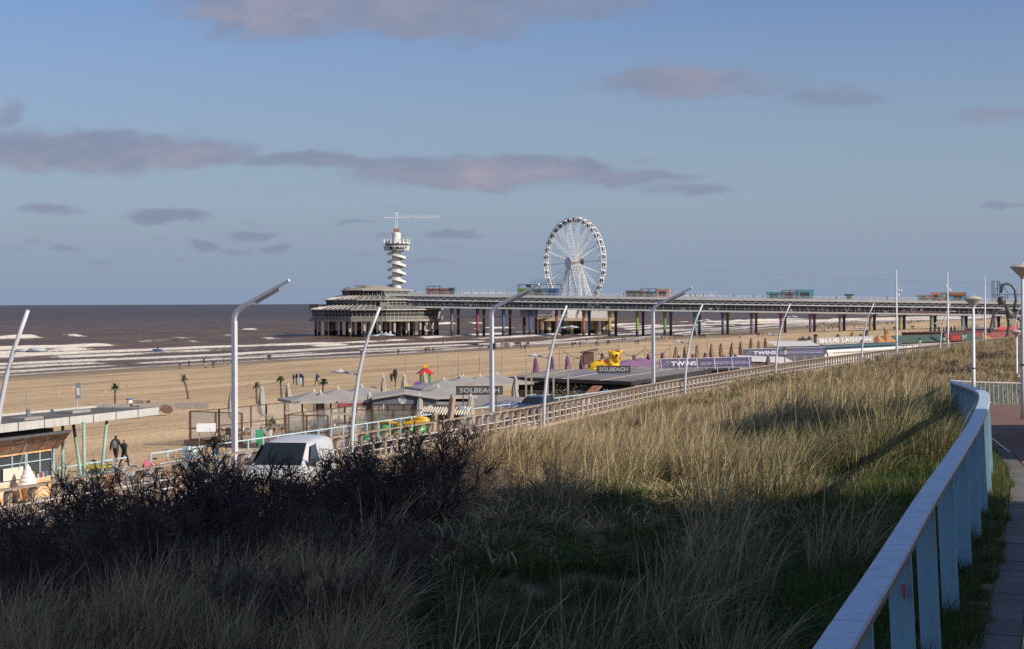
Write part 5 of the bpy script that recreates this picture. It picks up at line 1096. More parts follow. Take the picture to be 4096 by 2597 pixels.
def beach_people():
    A = 'people by the water left of the nearest tall lamp post'; g = lambda n: n
    L = [ # u, v of the feet, top, trousers, pose, facing, label
     (718,1483,'black','grey','walk',60,'leftmost of the people at the water, dark coat, walking'),(755,1471,'black','black','walk2',80,'second person from the left at the water, dark coat'),(815,1455,'navy','black','walk',-60,'person in navy jacket walking through the shallow water'),(821,1475,'tan','navy','crouch',0,'person in tan crouching at the water\'s edge'),(852,1475,'black','black','pocket',30,'person in long black coat right of the crouching one'),(895,1468,'brown','tan','walk',90,'person in brown jacket left of the nearest tall lamp post'),(925,1466,'black','white','walk2',90,'person in white trousers half hidden by the nearest tall lamp post'),
     (1072,1442,'black','black','stand',0,'left one of two dark figures standing close together at the water'),(1080,1442,'olive','black','stand',40,'right one of two dark figures standing close together at the water'),(1443,1423,'black','black','walk',20,'lone dark walker at the water behind the curved lamp of the van'),
     (1173,1544,'black','black','phone',70,'person in black with white shoes, left of the group of four on the sand'),(1185,1544,'navy','jeans','pocket',-60,'person in navy jacket and jeans in the group of four on the sand'),(1202,1542,'black','pale','phone',60,'person in pale jeans in the group of four on the sand'),(1211,1548,'blue','black','stand',-60,'person in blue jacket, right of the group of four on the sand'),(1266,1544,'blue','black','walk',-80,'person in blue with backpack walking alone right of the group of four'),
     (1592,1422,'black','navy','walk',10,'lone dark walker left of the climbing frame with red roof, at the water'),(1702,1412,'black','navy','stand',0,'leftmost of four people at the water above the red roof'),(1712,1410,'green','grey','stand',0,'person in green among four at the water above the red roof'),(1719,1411,'orange','jeans','stand',0,'person in orange among four at the water above the red roof'),(1732,1410,'purple','black','walk',30,'rightmost of four people at the water above the red roof'),
     (1928,1397,'black','black','walk',-20,'dark walker with a small dog left of the middle lamp post'),(2007,1390,'black','black','stand',0,'leftmost of the colourful group right of the middle lamp post'),(2016,1390,'orange','navy','stand',0,'person in orange in the group right of the middle lamp post'),(2021,1390,'red','black','stand',0,'person in red in the group right of the middle lamp post'),(2027,1392,'black','black','stand',20,'person in black beside the one in red'),(2035,1393,'black','black','stand',40,'person in black between the red and the white one'),(2042,1392,'white','white','stand',0,'person all in white in the group right of the middle lamp post'),
     (2061,1387,'black','black','stand',0,'first of four dark people in a row right of the one in white'),(2067,1386,'black','navy','stand',0,'second of four dark people in a row right of the one in white'),(2073,1387,'navy','black','stand',0,'third of four dark people in a row right of the one in white'),(2080,1387,'black','black','stand',0,'fourth of four dark people in a row right of the one in white'),(2107,1387,'red','black','walk',0,'person in dark red left of a taller dark one'),(2113,1388,'black','grey','walk2',0,'dark person right of the one in dark red'),(2084,1402,'brown','brown','walk',0,'person in brown on the dry sand below the row of four'),(2099,1402,'navy','black','walk',40,'person in navy on the dry sand below the row of four'),
     (2200,1404,'grey','black','walk',30,'person pushing a pram beside the curved lamp of the blue car'),(2209,1404,'black','black','walk',30,'dark companion of the person with the pram'),(2224,1395,'black','black','stand',0,'child in black right of the person with the pram'),(2289,1391,'black','black','stand',0,'left of two dark people standing above the purple parasols'),(2300,1391,'black','pale','stand',0,'right of two dark people above the purple parasols, in pale trousers'),(2320,1389,'black','black','walk',0,'smaller dark person right of the two above the purple parasols'),
     (2347,1368,'black','black','walk',-30,'dark walker on the wet sand under the ferris wheel'),(2384,1386,'black','black','walk',10,'left one of the couple above the giraffe'),(2393,1386,'grey','black','walk',10,'right one of the couple above the giraffe'),(2389,1364,'black','black','walk',0,'dark person on the wet sand behind the couple above the giraffe'),(2428,1381,'red','black','stand',0,'person in dark red right of the giraffe\'s head'),(2435,1381,'black','black','walk',0,'dark person beside the one in dark red right of the giraffe'),(2490,1364,'black','black','stand',0,'left one of two dark people at the water right of the wheel'),(2499,1364,'black','black','stand',0,'right one of two dark people at the water right of the wheel'),
     (2542,1380,'blue','navy','walk',0,'person in blue left of the farthest tall lamp post'),(2552,1380,'black','black','walk',0,'dark person beside the one in blue left of the farthest tall lamp post'),(2583,1369,'black','grey','walk2',-60,'dark walker just left of the farthest tall lamp post'),(2647,1357,'black','black','stand',0,'dark person right behind the farthest tall lamp post'),(2666,1371,'orange','orange','walk',0,'person in bright orange on the sand right of the farthest tall lamp post'),(2699,1356,'black','black','stand',0,'dark person left of the third curved lamp\'s top'),(2714,1354,'black','black','walk',0,'left one of two dark walkers right of the third curved lamp'),(2727,1354,'black','black','walk2',0,'right one of two dark walkers right of the third curved lamp'),
     (2781,1347,'black','black','stand',0,'dark person at the foot of the turquoise columns'),(2800,1355,'black','black','stand',0,'left one of the group right of the turquoise columns'),(2807,1356,'black','grey','stand',0,'second one of the group right of the turquoise columns'),(2813,1350,'navy','black','stand',0,'third one of the group right of the turquoise columns'),(2820,1355,'black','black','stand',0,'right one of the group right of the turquoise columns'),(2959,1355,'red','black','crouch',0,'person in red crouching on the sand'),(3029,1349,'black','black','stand',0,'dark person left of the pink one'),(3037,1347,'black','black','walk',0,'dark person beside the pink one'),(3051,1346,'pink','black','stand',0,'person in bright pink on the sand'),
     (3228,1314,'black','black','stand',0,'dark person at the water left of a mauve column'),(3264,1315,'black','black','stand',0,'dark person right of the orange brown column'),(3287,1314,'white','black','stand',0,'person in white at the water above the white roofs'),(3281,1328,'white','black','crouch',0,'crouching person in white on the sand'),(3288,1327,'black','black','crouch',0,'crouching dark person beside the one in white'),(3297,1327,'black','black','crouch',0,'second crouching dark person on the sand'),(3315,1321,'black','black','walk',-60,'dark walker left of the beach club sign'),(3331,1320,'navy','black','walk2',-60,'person in navy striding above the beach club sign'),(3326,1308,'black','black','stand',0,'dark person far off above the striding one'),(3336,1307,'black','black','stand',0,'second dark person far off above the striding one'),(3346,1312,'red','black','stand',0,'person in red left of the mauve columns'),(3353,1313,'black','black','stand',0,'dark person beside the red one left of the mauve columns'),
     (3417,1311,'black','black','stand',0,'dark person on the wet sand right of the mauve columns'),(3468,1307,'black','black','crouch',0,'dark person bending by the olive column'),(3475,1307,'red','black','stand',0,'person in red by the olive column'),(3491,1311,'navy','black','walk',0,'person in navy walking by the purple column'),(3513,1294,'black','black','stand',0,'lone dark person right of the purple column'),(3546,1300,'black','black','stand',0,'left one of two dark people left of the tallest mast'),(3551,1300,'black','black','stand',0,'right one of two dark people left of the tallest mast'),(3567,1298,'black','black','stand',0,'first of two people just left of the tallest mast'),(3571,1298,'navy','black','stand',0,'second of two people just left of the tallest mast'),(3536,1325,'purple','black','walk',0,'person in purple above the orange tents'),(3575,1322,'black','black','stand',0,'person in black touching the tallest mast\'s left side'),(3579,1322,'black','black','stand',0,'person partly behind the tallest mast'),
     (3647,1317,'black','black','walk',0,'left one of two walkers above the surfboards'),(3653,1317,'black','black','walk2',0,'right one of two walkers above the surfboards'),(3634,1295,'red','black','stand',0,'person in red at the water right of the tallest mast'),(3641,1295,'red','black','stand',0,'second person in red at the water right of the tallest mast'),(3646,1289,'black','black','stand',0,'dark person beside the two in red'),(3670,1290,'black','black','stand',0,'dark person left of the indigo column'),(3676,1291,'black','black','stand',0,'second dark person left of the indigo column'),(3683,1289,'black','black','stand',0,'third dark person left of the indigo column'),(3694,1288,'black','black','stand',0,'dark person standing apart left of the green column'),(3881,1286,'black','black','stand',0,'dark person behind the mushroom lamp\'s pole'),(3887,1286,'black','black','stand',0,'dark person just right of the blue column'),(3909,1285,'black','black','stand',0,'dark person right of the mushroom lamp'),(3921,1285,'black','black','stand',0,'left one of two people left of the plain mast'),(3927,1285,'black','black','stand',0,'right one of two people left of the plain mast')]
    r = random.Random(4)
    for (u, v, top, legs, pose, face, lab) in L:
        X, Y, z = drop(u, v)
        if z < -.1: Y = (CZ-.1)*F/(v-hor(u)); X = PX(u, Y); z = -.1
        small = 'child' in lab
        person(lab, X, Y, z, face+r.uniform(-25, 25), pose, top, legs, r.choice(('dark', 'dark', 'grey', 'blond')), 'white' if 'white shoes' in lab else 'dark', (.62 if small else 1)*r.uniform(1.0, 1.09), 'walkers on the beach', 'black' if 'backpack' in lab else None)
    # on the pier deck
    for i, (u, lab) in enumerate([(2471, 'pale figure on the pier deck right of the wheel'), (2495, 'dark figure on the pier deck left of the container row'), (2760, 'first of three people at the pier railing right of the container row'), (2782, 'second of three people at the pier railing right of the container row'), (2813, 'third of three people at the pier railing right of the container row'), (2934, 'lone dark figure on the empty middle of the pier deck'), (3014, 'dark figure left of the turquoise kiosk, farther one'), (3052, 'dark figure just left of the turquoise kiosk'), (3345, 'dark figure on the pier deck left of the mint green hut'), (3548, 'dark figure on the pier deck left of the tallest mast'), (1660, 'dark figure on the pier deck beside the round restaurant')]):
        dd = PA.y+(PX(u, 790)-PA.x)*pe.y/pe.x+1.2; X = PX(u, dd); person(lab, X, dd, zt(X), 0, 'stand', 'white' if i == 0 else 'black', 'black', group='people on the pier deck')
beach_people()
def near_people():
    def at(u, vh, z, hgt=1.72): d = (CZ-z-hgt)*F/(vh-hor(u)); return PX(u, d), d, z
    person('man in olive parka with backpack walking beside the kiosk', *at(461, 1741, 5.8, 1.76), 165, 'walk', 'olive', 'black', 'dark', 'dark', 1.03, bag='grey')
    person('red haired person in dark green coat walking beside the man with backpack', *at(495, 1758, 5.8, 1.62), 150, 'walk2', 'green', 'black', 'red', 'dark', .95)
    person('grey haired man in dark jacket and jeans facing the camera on the promenade', *at(861, 1731, 6.2, 1.74), 5, 'pocket', 'olive', 'jeans', 'grey', 'dark', 1.03)
    person('person with brown cap behind the railing right of the van', *at(1403, 1748, 6.2, 1.72), 60, 'walk', 'green', 'black', 'brown', 'dark', 1.0)
    person('person in bright blue jacket and white cap behind the railing', *at(1442, 1747, 6.2, 1.7), -90, 'walk', 'brightblue', 'navy', 'white', 'dark', 1.0)
    person('man in navy jacket and cap behind the railing right of the bright blue one', *at(1500, 1735, 6.2, 1.75), -110, 'walk2', 'navy', 'black', 'dark', 'dark', 1.03)
    person('person in black jacket on the promenade before the brown menu board', *at(647, 1893, 6.2, 1.7), 200, 'walk', 'black', 'black')
    person('person in black hooded top sitting at a terrace table', *at(1083, 1662, 5.6, 1.32), 150, 'sit', 'black', 'tan', 'black')
    person('dark dressed man standing far down the upper path at the right edge', PX(4071, 97), 97, float(zpath(97)), 20, 'pocket', 'olive', 'navy', 'dark', 'dark', .98)
near_people()
def dog(u, v, lab):
    X, Y, z = drop(u, v); t = thing('dog', lab, 'dog', (X, Y, z), R(20)); m = M('dog_coat', (.04, .03, .025), .9)
    b = MB(); b.tube([(-.36, 0, .5), (-.25, 0, .47), (0, 0, .46), (.2, 0, .48), (.3, 0, .55), (.42, 0, .68), (.52, 0, .72), (.66, 0, .68)], [.03, .12, .11, .14, .12, .08, .085, .035], 8)
    for x in (-.25, .22):
        for y in (-.08, .08): b.tube([(x, y, .45), (x+.03, y, .28), (x-.02, y, .12), (x+.03, y, .0)], [.06, .04, .03, .035], 6)
    b.tube([(-.36, 0, .5), (-.5, 0, .62), (-.56, 0, .74)], [.03, .025, .012], 5); b.build('body', m, t, smooth=True)
dog(1339, 1425, 'dark dog running at the water behind the second curved lamp'); dog(1917, 1398, 'small dark dog beside a walker at the water')
# ------------------------------------------------------------------ vehicles
def loft_car(name, label, cat, loc, rz, st, paint, glass_rng, wheels, wr, extra=None):
    t = thing(name, label, cat, loc, rz); b = MB(); vs = []; n = 12
    for (x, zb, zm, ze, w, wt) in st:      # station: sill, belt, top; half width, half width of the top
        r = [(w*.93, zb), (w, zb+.12), (w*1.0, (zb+zm)/2), (w*.985, zm), (wt+(w-wt)*.16, zm+(ze-zm)*.82), (wt*.86, ze)]
        for (y, z) in r: vs.append((x, y, z))
        for (y, z) in reversed(r): vs.append((x, -y, z))
    fs = [(i*n+k, i*n+(k+1) % n, i*n+n+(k+1) % n, i*n+n+k) for i in range(len(st)-1) for k in range(n)]+[tuple(reversed(range(n))), tuple(len(vs)-n+k for k in range(n))]
    b.add(vs, fs); body = b.build('body', paint, t, smooth=True)
    md = body.modifiers.new('sub', 'SUBSURF'); md.levels = md.render_levels = 2
    gl = M('car_glass', (.018, .024, .026), .06, 0, spec=.6)
    return t, body, gl
def wheels(t, xs, y, r, w):
    ty = M('tyre', (.018, .018, .018), .85); ri = M('rim', (.35, .35, .36), .35, metal=.6)
    for x in xs:
        for s in (-1, 1):
            b = MB(); b.lathe([(r*.62, -w/2), (r*.9, -w/2), (r, -w/3), (r, w/3), (r*.9, w/2), (r*.62, w/2)], 20); o = b.build('wheel', ty, t, (x, s*(y-w/2+.02), r)); o.rotation_euler = (R(90), 0, 0)
            c_ = MB(); c_.lathe([(r*.62, -w*.42), (r*.6, w*.42)], 16); q = c_.build('rim', ri, o)
ALONG = math.atan2(-.92, -.385)
def suv():
    st = [(2.36,.42,.62,.66,.62,.5),(2.3,.30,.76,.82,.80,.62),(2.0,.22,.90,.96,.88,.70),(1.5,.2,.98,1.05,.91,.72),(1.12,.2,1.02,1.12,.92,.74),(.85,.2,1.03,1.28,.92,.70),(.3,.2,1.04,1.60,.92,.64),(-.3,.2,1.05,1.71,.92,.64),(-1.2,.2,1.06,1.73,.92,.64),(-1.8,.2,1.07,1.68,.91,.63),(-2.1,.24,1.06,1.50,.89,.64),(-2.3,.34,1.0,1.18,.84,.66),(-2.36,.5,.8,.9,.76,.6)]
    pm = M('navy_car_paint', (.012, .02, .055), .22, .0, 2, spec=.6, coat=.6)
    t, body, gl = loft_car('parked_car', 'dark blue people carrier parked on the promenade behind the concrete railing', 'car', (1.75, 135.5, 6.2), ALONG, st, pm, None, None, .33)
    b = MB(); b.plate([(1.13, .66, 1.12), (1.13, -.66, 1.12), (.30, -.55, 1.615), (.30, .55, 1.615)], .03); b.build('windscreen', gl, t)
    for s in (-1, 1):
        for (x0, x1, x2, x3) in ((.78, -.28, -.28, .18), (-.36, -1.2, -1.2, -.36), (-1.28, -2.05, -1.85, -1.28)):
            y0, y1 = s*.905, s*.70; b = MB(); b.plate([(x0, y0, 1.12), (x1, y0, 1.12), (x2, y1, 1.57), (x3, y1, 1.57)], .03); b.build('side_window', gl, t)
        b = MB(); b.sphere((2.12, s*.66, .76), .16, 10, 6, 0, (.7, 1.2, .6)); b.build('headlight', M('headlight_glass', (.5, .52, .54), .1), t)
        b = MB(); b.box((.95, s*1.0, 1.12), (.16, .2, .14)); b.build('door_mirror', pm, t)
        b = MB(); b.bar((.2, s*.62, 1.73), (-1.7, s*.62, 1.74), .05); b.build('roof_rail', m_steel, t)
    b = MB(); b.plate([(-2.32, .6, 1.12), (-2.32, -.6, 1.12), (-2.02, -.55, 1.58), (-2.02, .55, 1.58)], .03); b.build('rear_window', gl, t)
    MB().box((2.37, 0, .5), (.03, .52, .12)).build('number_plate', M('plate_yellow', (.6, .42, .03), .5), t); MB().box((2.33, 0, .68), (.05, .9, .14)).build('grille', M('dark_plastic', (.05, .055, .06), .5), t)
    wheels(t, (1.45, -1.4), .92, .34, .24)
suv()
def van():
    st = [(2.45,.4,.7,.75,.78,.6),(2.4,.3,.9,.98,.9,.7),(2.1,.25,1.05,1.12,.97,.78),(1.75,.22,1.12,1.22,.98,.8),(1.45,.22,1.15,1.42,.98,.78),(.75,.22,1.18,1.86,.98,.78),(.3,.22,1.2,1.96,.98,.8),(-.8,.22,1.2,1.99,.98,.8),(-2.0,.22,1.2,1.97,.98,.8),(-2.4,.3,1.2,1.9,.95,.8),(-2.5,.5,1.1,1.6,.9,.78)]
    pm = M('white_van_paint', (.62, .62, .63), .3, .03, 1, coat=.4)
    t, body, gl = loft_car('white_van', 'white delivery van on the brick road behind the bare shrubs', 'van', (PX(1165, 59.8), 59.8, CZ-6.5), ALONG+R(15), st, pm, None, None, .33)
    b = MB(); b.plate([(1.78, .78, 1.22), (1.78, -.78, 1.22), (.76, -.7, 1.87), (.76, .7, 1.87)], .03); b.build('windscreen', gl, t)
    for s in (-1, 1):
        b = MB(); b.plate([(1.45, s*.985, 1.22), (.1, s*.985, 1.22), (.1, s*.83, 1.80), (.72, s*.84, 1.78)], .03); b.build('side_window', gl, t)
        b = MB(); b.box((1.5, s*1.08, 1.3), (.14, .22, .24)); b.build('door_mirror', M('dark_plastic', (.05, .055, .06), .5), t)
        b = MB(); b.sphere((2.25, s*.74, .85), .17, 10, 6, 0, (.6, 1, .9)); b.build('headlight', M('headlight_glass', (.5, .52, .54), .1), t)
    MB().box((2.43, 0, .72), (.06, 1.1, .22)).build('grille', M('dark_plastic', (.05, .055, .06), .5), t)
    for s in (-1, 1): 
        b = MB(); b.bar((0, s*.988, 1.0), (-2.35, s*.975, 1.0), .012, .05); b.bar((.06, s*.985, .35), (.06, s*.84, 1.85), .015, .02); b.build('side_moulding', M('van_groove', (.45, .45, .46), .5), t)
    wheels(t, (1.55, -1.5), .98, .34, .22)
van()
def bicycle(label, u, d, rz, frame, bagc=None, z0=6.2):
    t = thing('bicycle', label, 'bicycle', (PX(u, d), d, z0), rz); mf = M('bike_'+frame, dict(silver=(.45, .45, .46), black=(.03, .03, .035), orange=(.5, .16, .05))[frame], .35, 0); mt = M('tyre', (.018, .018, .018), .85)
    for x in (-.52, .54):
        b = MB(); b.tube([(x+math.cos(R(15*k))*.33, 0, .34+math.sin(R(15*k))*.33) for k in range(25)], .024, 6, 0, False)
        w = b.build('wheel', mt, t); s = MB(); 
        for k in range(9): s.bar((x, 0, .34), (x+math.cos(R(40*k))*.32, 0, .34+math.sin(R(40*k))*.32), .008)
        s.build('spokes', m_steel, w); f = MB(); f.tube([(x+math.cos(R(15*k+20))*.375, 0, .34+math.sin(R(15*k+20))*.375) for k in range(10)], .03, 5); f.build('mudguard', mf, t)
    b = MB(); seat, head, bb = (-.18, 0, .86), (.40, 0, .92), (-.05, 0, .30)
    for p, q in ((seat, bb), (bb, (.37, 0, .72)), ((.40, 0, .98), (.54, 0, .34)), (bb, (-.52, 0, .34)), ((-.14, 0, .72), (-.52, 0, .34)), ((-.12, 0, .64), (.38, 0, .86))): b.tube([p, q], .024, 6)
    b.build('frame', mf, t)
    b = MB(); b.sphere((-.2, 0, .93), .13, 10, 5, 0, (1.1, .7, .35)); b.build('saddle', mt, t)
    b = MB(); b.tube([(.22, -.28, 1.06), (.38, -.22, 1.1), (.42, 0, 1.06), (.38, .22, 1.1), (.22, .28, 1.06)], .018, 6); b.tube([(.40, 0, .95), (.42, 0, 1.06)], .018, 6); b.build('handlebar', m_steel, t)
    b = MB(); b.box((-.55, 0, .74), (.42, .14, .02)); b.bar((-.7, 0, .74), (-.55, 0, .36), .015); b.build('carrier', m_steel, t)
    if bagc: b = MB(); b.box((-.58, .13, .6), (.34, .12, .3)); b.box((-.58, -.13, .6), (.34, .12, .3)); b.box((-.58, 0, .8), (.32, .3, .12)); b.build('pannier', M('pannier_pink', (.55, .15, .22), .8), t)
bicycle('black bicycle behind the yellow table by the promenade railing', 390, 89.5, R(20), 'black'); bicycle('silver bicycle leaning on the promenade railing', 490, 89.0, R(200), 'silver'); bicycle('orange bicycle with pink panniers at the promenade railing', 634, 90.5, R(15), 'orange', True); bicycle('black bicycle parked at the railing before the long beach bar', 2410, 157, R(30), 'black')
# ------------------------------------------------------------------ ice cream kiosk on the left
KD = V(.337, .94, 0).normalized(); KN = V(.94, -.337, 0).normalized(); KR = math.atan2(KD.y, KD.x)
m_alu = M('roof_edge_metal', (.50, .50, .47), .5, .08, 1.5, dirt=.5, dirtc=(.25, .22, .18), dscale=1); m_bitumen = M('roof_bitumen', (.12, .115, .105), .9, .3, .9, bump=.2); m_mint = M('mint_steel', (.28, .42, .36), .5, .12, 2)
m_glass = M('window_glass', (.05, .06, .065), .06, .1, 1, spec=.6); m_brown = M('dark_brown_wood', (.115, .062, .042), .7, .2, 3); m_wood = M('weathered_wood', (.36, .28, .20), .85, .22, 2.5, stretch=(1, 1, 6)); m_grey_wood = M('grey_wood', (.30, .28, .25), .9, .2, 2.0, stretch=(6, 1, 1))
def kiosk_stand():
    A, B_, C_, D_ = V(-17.4, 87.2, 0), V(-20.7, 88.2, 0), V(-29.5, 67.4, 0), V(-25.2, 65.5, 0); o = V(-22.5, 77, 6.2)
    t = thing('ice_cream_kiosk', 'open ice cream kiosk under a long wedge shaped flat roof', 'kiosk', o)
    L3 = lambda p, z: (p.x-o.x, p.y-o.y, z-6.2)
    b = MB(); b.prism([L3(p, 0)[:2] for p in (A, B_, C_, D_)], 9.66-6.2, 9.88-6.2); roof = b.build('roof', m_bitumen, t)
    e = MB()
    for p, q in ((D_, A), (A, B_)): 
        d = (q-p); n = max(1, int(d.length/1.9))
        for i in range(n): 
            a = p+d*(i/n+.002); z = p+d*((i+1)/n-.002); e.bar(L3(a+KN*.02, 9.76), L3(z+KN*.02, 9.76), .06, .36)
    e.build('fascia', m_alu, roof); e = MB(); e.bar(L3(C_, 9.93), L3(B_, 9.93), .12, .1); e.build('rear_upstand', m_alu, roof)
    for (u, d, u2, d2) in ((249, 83.7, 249, 83.9), (334, 80.6, 334, 80.8), (396, 83.3, 427, 83.6), (334, 80.9, 288, 83.5)):
        b = MB(); b.tube([L3(V(PX(u, d), d, 0), 6.2), L3(V(PX(u2, d2), d2, 0), 9.66)], .075, 10); b.build('post', m_mint, t, smooth=True)
    # counter building
    f0 = V(PX(212, 82), 82, 0)-V(0, 0, 0); f1 = f0-KD*15; k0, k1 = f0-KN*2.6, f1-KN*2.6
    b = MB(); b.prism([L3(p, 0)[:2] for p in (f0-KN*.25, k0, k1, f1-KN*.25)], 0, 2.5); b.build('back_wall', M('kiosk_interior', (.10, .085, .075), .8), t)
    b = MB(); b.prism([L3(p, 0)[:2] for p in (f0, f0-KN*.24, f1-KN*.24, f1)], 0, .95); b.build('counter', M('kiosk_counter', (.66, .60, .52), .5, .08, 2), t)
    b = MB(); b.prism([L3(p, 0)[:2] for p in (f0, f0-KN*2.4, f1-KN*2.4, f1)], 2.3, 3.1); b.build('header', M('kiosk_header', (.10, .09, .085), .7), t)
    for i in range(7):
        p = f0-KD*(.03+2.1*i); b = MB(); b.bar(L3(p, 6.2+.95), L3(p, 6.2+2.3), .1); b.build('jamb', m_pale, t)
        q = f0-KD*(.1+2.1*i); r = f0-KD*(2.05+2.1*i); b = MB(); b.plate([L3(q-KN*.06, 7.16), L3(r-KN*.06, 7.16), L3(r-KN*.06, 8.3), L3(q-KN*.06, 8.3)], .02); b.build('pane', m_glass, t)
        b = MB(); b.plate([L3(q+KN*.02, 8.28), L3(r+KN*.02, 8.28), L3(r+KN*.02, 8.55), L3(q+KN*.02, 8.55)], .03); b.build('menu_strip', M('menu_orange', (.62, .26, .05), .6, 0, 6, c2=(.75, .62, .40)), t)
        b = MB(); b.bar(L3(q.lerp(r, .5), 7.15), L3(q.lerp(r, .5), 8.28), .05); b.bar(L3(q, 7.9), L3(r, 7.9), .04); b.build('glazing_bar', m_pale, t)
        if i % 2: MB().plate([L3(q.lerp(r, .12)+KN*.05, 7.2), L3(q.lerp(r, .88)+KN*.05, 7.2), L3(q.lerp(r, .88)+KN*.05, 7.75), L3(q.lerp(r, .12)+KN*.05, 7.75)], .02).build('price_card', M('price_card', (.62, .58, .50), .6, 0, 9, c2=(.70, .66, .58)), t)
        else:
            b = MB(); rr = random.Random(i)
            for k in range(14): p_ = q.lerp(r, rr.random()); hh = rr.uniform(.1, .3); b.box(L3(p_+KN*.06, 7.16+hh/2), (.09, .09, hh), 0, k % 4)
            b.build('counter_goods', [M('goods_red', (.5, .06, .05), .5), M('goods_yellow', (.65, .45, .08), .5), M('goods_blue', (.08, .2, .4), .5), M('goods_cream', (.6, .55, .45), .5)], t, kind='stuff')
        b = MB(); b.plate([L3(q+KN*.03, 6.25), L3(r+KN*.03, 6.25), L3(r+KN*.03, 7.05), L3(q+KN*.03, 7.05)], .03); b.build('advert_panel', M('advert_a', (.66, .60, .50), .6, 0, 3, c2=(.70, .27, .05)) if i % 2 else M('advert_b', (.72, .30, .06), .6, 0, 2.5, c2=(.70, .58, .40)), t)
    m_fl = M('flap_print', (.30, .15, .09), .65, 0, 1.6, c2=(.16, .10, .075)); m_fl2 = M('flap_print_pale', (.36, .24, .16), .65, 0, 1.1, c2=(.20, .12, .085))
    for i in range(5):
        p = f0+KD*(.3-3.1*i); q = f0+KD*(.3-3.1*(i+1)+.06); h0, h1 = 8.35, 9.13; b = MB(); b.plate([L3(p, h0), L3(p+KN*.72, h1), L3(q+KN*.72, h1), L3(q, h0)], .05); fl = b.build('flap', m_fl if i % 2 == 0 else m_fl2, t)
        b = MB(); b.bar(L3(p+KN*.72, h1+.03), L3(q+KN*.72, h1+.03), .12, .12); b.build('edge_strip', m_white, fl)
        b = MB(); b.bar(L3(p+KN*.05, 7.6), L3(p+KN*.5, 8.86), .03); b.build('stay', m_steel, fl)
        b = MB(); r = random.Random(i)
        for k in range(9):
            a_ = p.lerp(q, r.uniform(.1, .9)); f_ = r.uniform(.15, .85); c0 = V(*L3(a_+KN*.72*f_, h0+(h1-h0)*f_))+V(.74*.035*KN.x+.01, .74*.035*KN.y, -.03); s_ = r.uniform(.1, .32); dd = KD*s_; up = V(KN.x*.68, KN.y*.68, .73)*r.uniform(.05, .16); b.add([c0-dd-up, c0+dd-up, c0+dd+up, c0-dd+up], [(0, 1, 2, 3)], k % 3)
        b.build('print', [M('print_cream', (.36, .23, .15), .6), M('print_red', (.28, .10, .06), .6), M('print_teal', (.20, .15, .12), .6)], fl, kind='stuff')
    # roof fittings
    for (u, d, w) in ((108, 79, 1.4), (300, 84, 1.5)):
        b = MB(); b.box(L3(V(PX(u, d), d, 0), 9.95), (w, .7, .12), KR); b.build('roof_slab_weight', m_grey_wood, roof)
    p = V(PX(104, 79), 79, 0); b = MB(); b.tube([L3(p, 9.9), L3(p, 11.15)], .02, 6); b.box(L3(p+V(.1, 0, 0), 10.2), (.14, .1, .3)); b.build('aerial', M('aerial_grey', (.25, .25, .25), .5), roof)
    return t
kiosk_stand()
def roof_sign():
    d = 84; X = PX(307, d); t = thing('display_post', 'grey display panel on a pole above the kiosk roof', 'sign', (X, d, 9.88)); MB().tube([(0, 0, 0), (0, 0, .8)], .025, 6).build('pole', m_steel, t)
    MB().box((.05, 0, 1.05), (.22, .12, .75)).build('panel', M('panel_grey', (.22, .23, .22), .5), t); MB().box((.06, -.08, 1.0), (.13, .03, .35)).build('screen', m_white, t); MB().box((-.1, 0, 1.2), (.12, .1, .1)).build('sensor', m_white, t)
roof_sign()
def ice_cream():
    d = 78.6; t = thing('ice_cream_cone', 'giant soft ice cream cone advertising figure before the kiosk', 'figure', (PX(108, d), d, 6.2), .4)
    pr = [(.16, 0), (.2, .02), (.34, .75), (.36, .85)]; MB().lathe(pr, 16).build('wafer_cone', M('wafer', (.42, .22, .08), .7, .2, 9), t)
    b = MB(); vs = []; prof = []
    for i in range(41):
        f = i/40; prof.append(((.44*(1-f)**.8+.012)*(1+.09*math.sin(f*5.2*2*math.pi)), .80+f*.95))
    b.lathe(prof, 20); b.build('ice_swirl', M('ice_white', (.80, .79, .76), .4, .02), t, smooth=True)
ice_cream()
def table_round():
    d = 84.4; t = thing('high_table', 'round yellow high table round the kiosk roof posts', 'table', (PX(379, d), d, 6.2)); MB().lathe([(.78, 1.06), (.80, 1.08), (.80, 1.12), (.78, 1.13)], 28).build('table_top', M('table_yellow', (.52, .43, .06), .5, .06), t)
    MB().lathe([(.26, 0), (.2, .5), (.30, 1.06)], 14).build('table_foot', m_mint, t)
table_round()
def board(name, label, cat, u, d, z0, w, h, mat, rz=0, legs=.0, tilt=0):
    t = thing(name, label, cat, (PX(u, d), d, z0), rz); b = MB(); ca, sa = math.cos(tilt), math.sin(tilt)
    b.obox((0, 0, legs+h/2), (w/2, 0, 0), (0, .025*ca, .025*sa), (0, -h/2*sa, h/2*ca)); b.build('panel', mat, t)
    if legs: 
        for s in (-1, 1): MB().bar((s*w*.35, .05, 0), (s*w*.35, .05, legs+h*.4), .05).build('leg', m_wood, t)
    else:
        for s in (-1, 1): MB().bar((s*w*.42, .02, 0), (s*w*.42, .4, h*.9), .05).build('prop', m_wood, t)
    return t
m_board = M('menu_board_brown', (.26, .14, .08), .7, .2, 4); m_chalk = M('chalk_board', (.30, .31, .33), .6, .15, 3)
t = board('menu_board', 'brown menu board standing by the promenade railing', 'sign', 700, 83, 6.2, .85, 1.2, m_board, .3); lettering(t, 'MENU', .14, (-.3, -.04, .92), 0, M('board_orange', (.45, .16, .05), .6), .6)
board('menu_board', 'brown folding board behind the kiosk table', 'sign', 444, 82, 6.2, .7, 1.05, m_board, .25)
